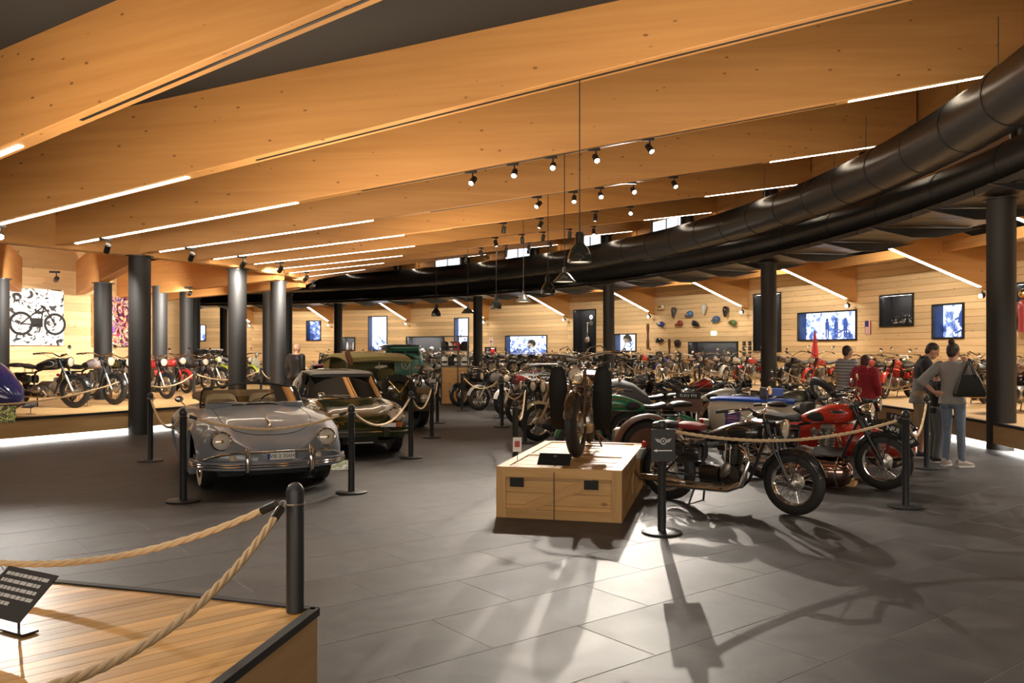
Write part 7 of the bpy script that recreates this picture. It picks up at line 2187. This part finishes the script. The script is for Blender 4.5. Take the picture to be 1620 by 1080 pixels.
def red_extra(md):
    emblem_wings(md)
    curved_plate(md, 'NRR 438')
fr = gp(1398, 774)
h2 = hd(0.80, -0.60)
bike('classic', (fr.x - 0.72 * math.cos(h2), fr.y - 0.72 * math.sin(h2), 0), h2, 'bright red motorcycle with black knee pads and a curved number plate', (0.55, 0.03, 0.012), fender=BLK, trim=M_CHROME, steer=0.0, extra=red_extra, fork=M_BLACK, lamp_=M_CHROME, scale=1.0, lean=0.03)
sidecar((3.93, 10.62, 0), h2, 'low red sidecar with a small clear windscreen beside the red motorcycle', 'boat', (0.5, 0.03, 0.015), wheel_side=1, screen=True, fender=BLK)
# chrome wheel spat beside the black machine
ps_ = gp(1313, 775)
sp_root = thing('sidecar_nose', 'chromed barrel shaped sidecar nose carrying a black caption plate', 'sidecar', (ps_.x, ps_.y + 0.1, 0), h2)
MB().lathe([(0, -.5), (.12, -.48), (.17, -.3), (.18, 0), (.17, .16), (.13, .24), (.05, .28), (0, .285)], (0, 0, .2), (1, 0, 0.02), 24).build('shell', pm('chrome_red', (0.5, 0.32, 0.28), 0.12, 1.0), sp_root)
for x in (-.3, -.05, .14):
    MB().lathe([(.172, -.012), (.186, -.008), (.186, .008), (.172, .012)], (x, 0, .2), (1, 0, .02), 24, closed=True).build('band', M_CHROME, sp_root)
MB().box((0.02, -.02, .43), (.34, .22, .006), Matrix.Rotation(.35, 3, 'X')).build('caption_plate', pm('plaque_grey', (0.03, 0.03, 0.032), 0.35), sp_root, smooth=False)
bx0 = gp(1338, 768)
w_b = thing('wooden_block', 'small pale wooden block on the floor by the red front wheel', 'block', (bx0.x, bx0.y + 0.1, 0), h2 + 0.1)
MB().box((0, 0, 0.02), (0.3, 0.2, 0.04)).box((0, 0, 0.055), (0.24, 0.16, 0.03)).build('stacked_boards', M_CRATE, w_b, smooth=False)
# olive pair behind the red machine
def olive_plate(t):
    return lambda md: curved_plate(md, t)
fo = gp(1395, 740)
bike('rigid', (4.3, 11.5, 0), hd(0.9, -0.42), 'olive army motorcycle behind the red one with plate 90 XUG', OLV, fender=OLV, extra=olive_plate('190 XUG'), scale=1.0, lamp_=M_BLACK, exh=M_BLACK)
bike('boxer', (4.22, 13.25, 0), hd(0.75, -0.66), 'dark olive motorcycle with plate GUW 270', OLV, fender=OLV, extra=olive_plate('GUW 270'), scale=1.0, exh=M_BLACK)
sidecar((4.75, 14.05, 0), hd(0.8, -0.6), 'dark olive sidecar behind the black motorcycle headlamp', 'boat', OLV, wheel_side=-1)
# white sidecar with blue lid
sw = sidecar((3.95, 12.5, 0), hd(0.94, -0.33), 'cream white sidecar with bright blue lid and purple badge', 'round', (0.72, 0.68, 0.55), top=pm('blue_lid', (0.015, 0.09, 0.5), 0.35), wheel_side=-1, fender=(0.72, 0.68, 0.58), scale=1.05)
MB().plate([(-.62 + .11 * x, -.292, .53 + .11 * z) for x, z in ((-1, -.9), (-.4, -1), (.4, -1), (1, -.9), (.85, 0), (1, .9), (.4, 1), (-.4, 1), (-1, .9), (-.85, 0))], .006, (0, -1, 0)).build('badge', pm('badge_purple', (0.06, 0.03, 0.25), 0.4), sw, smooth=False)
MB().box((-.62, -.2995, .57), (.12, .002, .012)).box((-.62, -.2995, .54), (.15, .002, .022)).box((-.62, -.2995, .50), (.12, .002, .01)).build('badge_print', pm('badge_pink', (0.45, 0.2, 0.35), 0.5), sw, smooth=False)
MB().box((-.1, 0, .90), (.30, .2, .10)).build('blue_box', pm('blue_lid', (0.015, 0.09, 0.5), 0.35), sw, smooth=False)
sv = put('spare_wheel', wheels('classic')['wheel'], sw)
sv.matrix_local = Matrix.Translation((0.62, -0.1, 0.86)) @ Matrix.Rotation(0.9, 4, 'Y') @ Matrix.Rotation(1.2, 4, 'X')
put('rim', wheels('classic')['rim'], sv); put('spokes', wheels('classic')['spokes'], sv); put('hub', wheels('classic')['hub'], sv)
bike('classic', (3.35, 14.15, 0), hd(0.96, -0.28), 'white-fendered motorcycle beside the cream sidecar', (0.6, 0.57, 0.5), fender=(0.62, 0.58, 0.5), scale=0.98)
# boat tail and the machine with the leather case
sidecar((3.9, 15.2, 0), hd(0.97, -0.2), 'ribbed brown wooden boat-tail sidecar pointing left', 'torpedo', pm('varnished_wood', (0.16, 0.05, 0.02), 0.3, var=0.3, bscale=6), wheel_side=-1, scale=1.05)
def case_extra(md):
    MB().box((-0.86, 0, 0.80), (0.18, 0.42, 0.2)).build('leather_case', M_BROWNL, md['root'], smooth=False)
    m = MB().loft([[(-1.0, .26 * math.cos(a) * q, .98 + .22 * (math.sin(a) - .6) * q) for a in [PI * (0.2 + 0.6 * k / 8) for k in range(9)]] for q in (1.0, 0.75)], closed=False)
    text('ELEO 970', 0.06, M_WHITE, md['root'], frame_mat((-.975, 0, .93), (0, -1, 0), (0, 0, 1)))
    MB().box((-.965, 0, .93), (.012, .36, .09)).build('rear_plate', M_MATT, md['root'], smooth=False)
bike('cruiser', (2.7, 13.1, 0), hd(0.2, 0.98), 'black motorcycle seen from behind with brown leather case and chrome silencer', BLK, extra=case_extra, scale=0.98)
# green machine with rusty sidecar wheel behind the crate
bike('boxer', (1.62, 11.5, 0), hd(-0.97, -0.1), 'green motorcycle with two black saddles behind the crate', (0.02, 0.16, 0.07), trim=pm('thin_red', (0.5, 0.03, 0.03), 0.4), fork=M_BLACK, scale=1.02, exh=M_RUST, lean=0.0)
rs = gp(1010, 776)
ru = thing('sidecar_chassis', 'rusty sidecar wheel with brown mudguard beside the crate', 'sidecar', (1.66, 10.4, 0), hd(-0.97, -0.14))
MB().lathe([(0, -.03), (.10, -.05), (.26, -.02), (.27, .02), (.1, .04), (0, .03)], (0, 0, .36), (0, 1, 0), 28).build('wheel_disc', M_RUST, ru)
MB().lathe([(.26, -.045), (.33, -.05), (.36, 0), (.33, .05), (.26, .045)], (0, 0, .36), (0, 1, 0), 36, closed=True).build('tyre', M_RUBBER, ru)
fm_ = fender_mesh((0, .36), .43, .09, -5, 185, .05)
fm_.build('mudguard', M_RUST, ru)
MB().tube([(0.7, -.3, .42), (0.4, -.35, .40), (-0.9, -.3, .42)], .022, 8).tube([(0.5, -.55, .5), (0.4, -.35, .40)], .018, 6).tube([(0, 0, .36), (0, -.4, .40)], .025, 8).tube([(-.6, -.35, .41), (-.6, -.7, .5)], .018, 6).build('chassis_tube', M_RUST, ru)
MB().cyl((0, .05, .36), (0, .11, .36), .04, n=12).cyl((-.1, .06, .18), (-.1, .14, .18), .02, n=10).build('axle_nut', M_CHROME, ru)
# tarpaulin covered sidecar
tp = sidecar((1.55, 13.2, 0), hd(-0.98, -0.1), 'sidecar under a folded grey tarpaulin hood', 'boat', BLK, wheel_side=1, scale=1.05)
hoodm = MB()
rings = []
for k, (x, zt, ww) in enumerate(((0.42, .72, .22), (0.3, .88, .27), (0.12, 1.04, .29), (-.08, 1.06, .30), (-.3, 1.0, .30), (-.48, .86, .28), (-.56, .72, .24))):
    rings.append([(x + .02 * math.sin(3 * j), ww * math.cos(PI * j / 12), .70 + (zt - .70) * math.sin(PI * j / 12) ** .6 + .012 * ((j + k) % 2)) for j in range(13)] + [(x, -ww * .9, .68), (x, ww * .9, .68)])
hoodm.loft(rings).build('tarpaulin_hood', pm('tarp_grey', (0.085, 0.082, 0.09), 0.7), tp, ang=60)
bike('cruiser', (2.1, 14.2, 0), hd(-0.98, -0.15), 'black motorcycle with box and screen behind the grey tarpaulin', BLK, scale=0.98)
sidecar((3.05, 16.8, 0), hd(-0.98, -0.1), 'long black sidecar with a canvas screen left of the wooden boat-tail', 'boat', BLK, wheel_side=1, screen=True)
# left edge of the island, facing the aisle
def tan_plate(md):
    curved_plate(md, 'K9 750-42')
bike('boxer', (1.1, 14.9, 0), hd(-0.86, -0.5), 'tan army motorcycle with gold wheel and white number plate behind the crate', TAN, fender=(0.5, 0.40, 0.22), frame=paint(TAN, .4), extra=tan_plate, lamp_=paint(TAN, .4), scale=1.05, fork=paint(TAN, .4))
sidecar((1.9, 16.2, 0), hd(-0.86, -0.5), 'tan army sidecar beside the tan motorcycle', 'boat', TAN, wheel_side=-1)
for px, py, st, col, fen, hx_, lab in ((728, 643, 'rigid', BLK, BLK, (-0.85, -0.5), 'black motorcycle nearest the shelf unit at the island tip'), (758, 649, 'classic', SIL, (0.5, 0.49, 0.46), (-0.8, -0.6), 'silver motorcycle beside the black one at the island tip'),
                                 (795, 656, 'classic', (0.30, 0.03, 0.03), (0.5, 0.48, 0.46), (-0.75, -0.66), 'silver and dark red motorcycle behind the middle rope post')):
    p = gp(px, py)
    h_ = hd(*hx_)
    bike(st, (p.x - .72 * math.cos(h_), p.y - .72 * math.sin(h_), 0), h_, lab, col, fender=fen, scale=1.0)
bike('rigid', (0.75, 18.2, 0), hd(-0.85, -0.5), 'black and chrome motorcycle with big lamp left of the leg shields', BLK, fender=BLK, lamp_=M_CHROME)
bike('boxer', (0.9, 16.9, 0), hd(-0.85, -0.52), 'brown motorcycle between the red and the tan machines', (0.14, 0.07, 0.03), fender=(0.14, 0.07, 0.03))
IS = [(1.2, 19.6, 'classic', BLK), (2.2, 18.0, 'boxer', BLK), (4.9, 16.4, 'rigid', BLK), (4.4, 17.6, 'tourer', BLK), (4.1, 18.9, 'classic', RED), (3.7, 20.4, 'boxer', BLK), (2.4, 20.4, 'vintage', BLK), (3.2, 22.2, 'classic', GRY), (2.6, 24.2, 'rigid', BLK),
      (-0.7, 24.3, 'rigid', BLK), (2.0, 22.3, 'cruiser', BLK), (1.5, 25.6, 'boxer', BLK), (0.5, 26.6, 'classic', MAR), (-1.5, 25.8, 'tourer', GRY), (-0.8, 27.6, 'vintage', BLK)]
for i, (x, y, st, col) in enumerate(IS):
    rad = Vector((x - OX, y - OY)).normalized()
    inner = math.hypot(x - OX, y - OY) < 27.6
    d = -rad if inner else rad
    bike(st, (x, y, 0), hd(d.x, d.y) + RND.uniform(-.2, .2), '%s motorcycle in the island crowd, %s counting back from the crate' % ({BLK: 'black', MAR: 'maroon', RED: 'red', GRY: 'grey', SIL: 'silver'}[col], ORD[i]), col, fender=col if RND.random() < .7 else BLK, group='island motorcycles', fine=False)
# -- left platform
def lb(px, py, st, d, lab, col, **kw):
    p = gp(px, py, PLAT)
    h_ = hd(*d)
    return bike(st, (p.x - .72 * math.cos(h_), p.y - .72 * math.sin(h_), PLAT), h_, lab, col, group='motorcycles on the left platform', **kw)
lb(117, 645, 'boxer', (0.96, -0.28), 'black motorcycle with white-lined tank nearest on the left platform', BLK, trim=M_WHITE, pad=M_BLACK, scale=1.03)
lb(180, 640, 'classic', (0.90, -0.42), 'motorcycle with pinkish silver tank left of the thick column', (0.5, 0.42, 0.40), fender=BLK, scale=1.03)
lb(208, 632, 'classic', (0.88, -0.47), 'black motorcycle with yellow-lined tank half behind the thick column', (0.05, 0.045, 0.01), trim=pm('yellow_line', (0.6, 0.42, 0.05), .4), fender=BLK)
lb(265, 631, 'classic', (0.86, -0.5), 'black-fendered motorcycle with red tank right of the thick column', RED, fender=BLK)
lb(296, 622, 'classic', (0.86, -0.5), 'all red motorcycle with red forks on the left platform', (0.45, 0.02, 0.025), fender=(0.45, 0.02, 0.025), fork=paint((0.45, 0.02, 0.025)))
lb(330, 620, 'rigid', (0.88, -0.48), 'black motorcycle right of the all red one', BLK)
lb(353, 615, 'classic', (0.9, -0.44), 'black motorcycle with yellow headlamp shell before the dark column', BLK, lamp_=paint((0.6, 0.5, 0.05)))
lb(400, 607, 'rigid', (0.92, -0.4), 'motorcycle with yellow-green wheels behind the dark column', (0.35, 0.4, 0.03), fender=(0.4, 0.45, 0.04))
p = gp(418, 606, PLAT)
scooter((p.x - .8, p.y + .6, PLAT), hd(0.9, -0.44), 'cream motor scooter on the left platform', (0.62, 0.58, 0.42))
for i, (x, y, col) in enumerate([(-10.7, 24.2, GRY), (-10.6, 25.8, BLK), (-10.9, 27.4, SIL), (-10.6, 29.2, MAR)]):
    bike(['classic', 'vintage', 'boxer'][i % 3], (x, y, PLAT), hd(0.9, -0.3) + .12 * i, '%s motorcycle in the back row of the left platform, %s from the front' % ({GRY: 'grey', BLK: 'black', SIL: 'silver', MAR: 'maroon'}[col], ORD[i]), col, group='motorcycles on the left platform', fine=False)
# dark blue streamlined nose cut by the left edge
p = gp(-25, 655, PLAT)
bn = thing('streamlined_sidecar', 'glossy dark blue streamlined nose at the left picture edge', 'sidecar', (p.x, p.y, PLAT), hd(0.95, -0.3))
MB().loft([oval(x, z, ry, rz, 20, .85) for x, z, ry, rz in ((-1.2, .7, .3, .4), (-.6, .66, .42, .56), (-.1, .58, .44, .52), (.3, .46, .40, .40), (.6, .34, .3, .26), (.75, .28, .16, .14), (.8, .26, .04, .05))]).build('fairing', paint((0.02, 0.022, 0.09), .12), bn)
MB().lathe([(.1, -.06), (.22, -.06), (.27, 0), (.22, .06), (.1, .06)], (.15, -.42, .27), (0, 1, 0), 28, closed=True).build('wheel', M_RUBBER, bn)
MB().tube([(-.6, -.46, .3), (.3, -.48, .22), (.7, -.3, .2)], .03, 8).build('side_trim', M_CHROME, bn)
p = gp(8, 668, PLAT)
cdp = thing('photo_card', 'green photo card leaning on the left platform edge', 'card', (p.x, p.y, PLAT), 0.2)
MB().box((0, 0, .13), (.3, .012, .26), Matrix.Rotation(-.2, 3, 'X')).build('print', art_mat('card_art', [(0.05, 0.1, 0.02), (0.5, 0.6, 0.1), (0.7, 0.65, 0.3), (0.05, 0.06, 0.03)], (8, 8, 8), 5), cdp, smooth=False)
for i, (px, py) in enumerate([(47, 655), (137, 642), (196, 634)]):
    p = gp(px, py, PLAT)
    plaque((p.x, p.y, PLAT), -.35, '%s caption plaque from the left on the left platform' % ORD[i], .26, .16, .16, 35, 3)
# -- far platform rows
FARC = [BLK, BLK, (0.03, 0.03, 0.035), BLK, GRY, BLK, (0.10, 0.03, 0.02), BLK, SIL, BLK, BLK, OLV, BLK, (0.06, 0.05, 0.04)]
CN = {BLK: 'black', (0.03, 0.03, 0.035): 'charcoal', GRY: 'grey', (0.10, 0.03, 0.02): 'brown', SIL: 'silver', OLV: 'olive', (0.06, 0.05, 0.04): 'dark bronze', RED: 'red', CRM: 'cream'}
SPEC = {}
n1 = 0
t = 66.0
while t > 32.0:
    t -= 1.3
    col = FARC[n1 % len(FARC)]
    d = pol(30, t + RND.uniform(-4, 4)) - pol(34.2, t)
    bike(['classic', 'rigid', 'boxer', 'vintage', 'cruiser', 'classic', 'veteran'][n1 % 7], pol(34.5, t, PLAT), hd(d.x, d.y), '%s motorcycle, %s from the left in the far platform front row' % (CN[col], ORD[n1] if n1 < len(ORD) else 'last'), col, fender=col if n1 % 3 else BLK, group='far platform front row', fine=False)
    n1 += 1
n2 = 0
t = 64.0
while t > 31.5:
    t -= 1.45
    col = FARC[(n2 * 5 + 3) % len(FARC)]
    d = pol(30, t + RND.uniform(-4, 4)) - pol(34.2, t)
    bike(['boxer', 'classic', 'veteran', 'tourer', 'rigid'][n2 % 5], pol(37.0, t, PLAT), hd(d.x, d.y), '%s motorcycle, %s from the left in the far platform back row' % (CN[col], ORD[n2] if n2 < len(ORD) else 'last'), col, group='far platform back row', fine=False)
    n2 += 1
def fb(px, r, st, turn, lab, col, **kw):
    X, Y, dg = wall_hit(px, r)
    d = pol(20, dg) - Vector((X, Y, 0))
    return bike(st, (X, Y, PLAT), hd(d.x, d.y) + turn, lab, col, group='right platform motorcycles', **kw)
fb(1022, 35.6, 'classic', .3, 'motorcycle with orange-red tank in the far row left of the bags', (0.6, 0.05, 0.02), fender=BLK)
fb(980, 35.2, 'classic', .2, 'black motorcycle right beside the third column', BLK)
fb(1058, 34.6, 'veteran', .35, 'veteran motorcycle with brown tyres and dark blue tank', BLU, wheel='tan', seat=M_BROWNL)
fb(1085, 34.7, 'veteran', .35, 'veteran motorcycle with cream tyres before the wide black niche', (0.06, 0.035, 0.02), wheel='tan', seat=M_BROWNL, trim=M_BRASS)
fb(1125, 34.8, 'vintage', .35, 'old grey-fendered motorcycle with brown tank', (0.12, 0.05, 0.02), fender=GRY, wheel='thin', seat=M_BROWNL)
fb(1165, 34.6, 'cruiser', .4, 'cream and white motorcycle with white front fender', CRM, fender=(0.6, 0.57, 0.5), fork=paint(CRM))
fb(1192, 34.7, 'cruiser', .4, 'motorcycle with red front fender left of the second column', RED, fender=(0.5, 0.02, 0.02))
fb(1262, 34.6, 'cruiser', .5, 'black motorcycle with cream fork panel right of the second column', BLK, frame=M_BLACK)
fb(1300, 34.8, 'cruiser', .5, 'red motorcycle with twin headlamps and red forks', RED, fender=(0.55, 0.04, 0.02), fork=paint(RED))
fb(1240, 37.4, 'tourer', .2, 'dark brown motorcycle with a tan case behind the second column', (0.05, 0.03, 0.02))
fb(1200, 37.2, 'veteran', .2, 'veteran motorcycle in the back row before the tall dark niche', BLK, wheel='tan')
fb(1150, 37.2, 'rigid', .1, 'black motorcycle in the back row before the wide black niche', BLK)
fb(1110, 37.3, 'boxer', .1, 'black twin motorcycle in the back row before the wide black niche', BLK)
fb(1380, 34.8, 'tourer', .5, 'motorcycle with big red shield and khaki engine behind the couple', (0.35, 0.02, 0.02), fender=TAN, frame=paint((0.2, 0.15, 0.05)))
fb(1420, 34.7, 'tourer', .6, 'bright red faired motorcycle with cream rear wheel', (0.62, 0.04, 0.02), fender=(0.62, 0.04, 0.02), wheel='classic')
fb(1400, 37.2, 'vintage', .3, 'green-brown motorcycle behind the bright red faired one', OLV)
fb(1440, 37.3, 'rigid', .3, 'army green motorcycle with tall screen in the back row', (0.12, 0.12, 0.07))
fb(1500, 36.2, 'vintage', 2.6, 'old black motorcycle with grey front fender under the upright photo box', BLK, fender=GRY)
fb(1540, 34.9, 'racer', .7, 'black streamlined motorcycle behind the woman in grey', BLK, fender=BLK)
fb(1562, 36.6, 'cruiser', .6, 'black motorcycle half behind the thick right column', BLK)
fb(1615, 34.5, 'tourer', .6, 'black and red motorcycle at the right picture edge', (0.05, 0.01, 0.01), fender=BLK)
fb(1640, 36.8, 'classic', .5, 'black motorcycle with yellow fork just beyond the right picture edge', BLK, fork=paint((0.6, 0.4, 0.03)))
# red pennant and small bike in the wall niche
X, Y, dg = wall_hit(1289, 36.4)
pn_ = thing('red_pennant', 'upright red cloth pennant on the far platform', 'pennant', (X, Y, PLAT), 0)
MB().cyl((0, 0, 0), (0, 0, 1.75), .012, n=8).build('staff', M_BLACK, pn_)
MB().loft([[(-.12, -.02, .6), (.14, .02, .58), (.14, .03, .58), (-.12, -.01, .6)], [(-.09, .02, 1.1), (.1, -.02, 1.1), (.1, -.01, 1.1), (-.09, .03, 1.1)], [(-.01, -.005, 1.74), (.02, -.005, 1.74), (.02, .005, 1.74), (-.01, .005, 1.74)]]).build('cloth', pm('pennant_red', (0.42, 0.015, 0.015), .6), pn_)
for kind, root, wd_, ht in NICHE_POS:
    if kind == 'model':
        wp = root.matrix_basis @ Vector((0.05, 0.2, -ht / 2 + 0.03))
        bike('cruiser', wp, root.rotation_euler.z + 0.3, 'small black model motorcycle inside the wall niche', BLK, scale=0.36, group='model motorcycle')
# mid-distance machines behind the cars
for i, (px, y_, st, col, d, lab) in enumerate([(500, 24.5, 'cruiser', BLU, (-0.3, -0.95), 'purple-blue motorcycle behind the dark red bubble car'), (478, 27, 'classic', BLK, (0.2, -0.98), 'black motorcycle to the right of the bald man'), (525, 29, 'boxer', YEL, (0.1, -1), 'yellow motorcycle behind the dark red bubble car'),
                                            (545, 31.5, 'classic', BLK, (0.1, -1), 'black motorcycle left of the tall white photo box'), (680, 33.5, 'racer', CRM, (-0.7, -0.7), 'cream racing motorcycle left of the black shelf unit'), (697, 37, 'classic', SIL, (-0.6, -0.8), 'silver motorcycle behind the cream racer'),
                                            (425, 31, 'classic', RED, (0.3, -0.9), 'red motorcycle seen far between the left columns'), (400, 34, 'boxer', BLK, (0.3, -0.9), 'black motorcycle seen far between the left columns')]):
    bike(st, ((px - HX) / F * y_, y_, 0), hd(*d), lab, col, group='motorcycles behind the cars', fine=False)
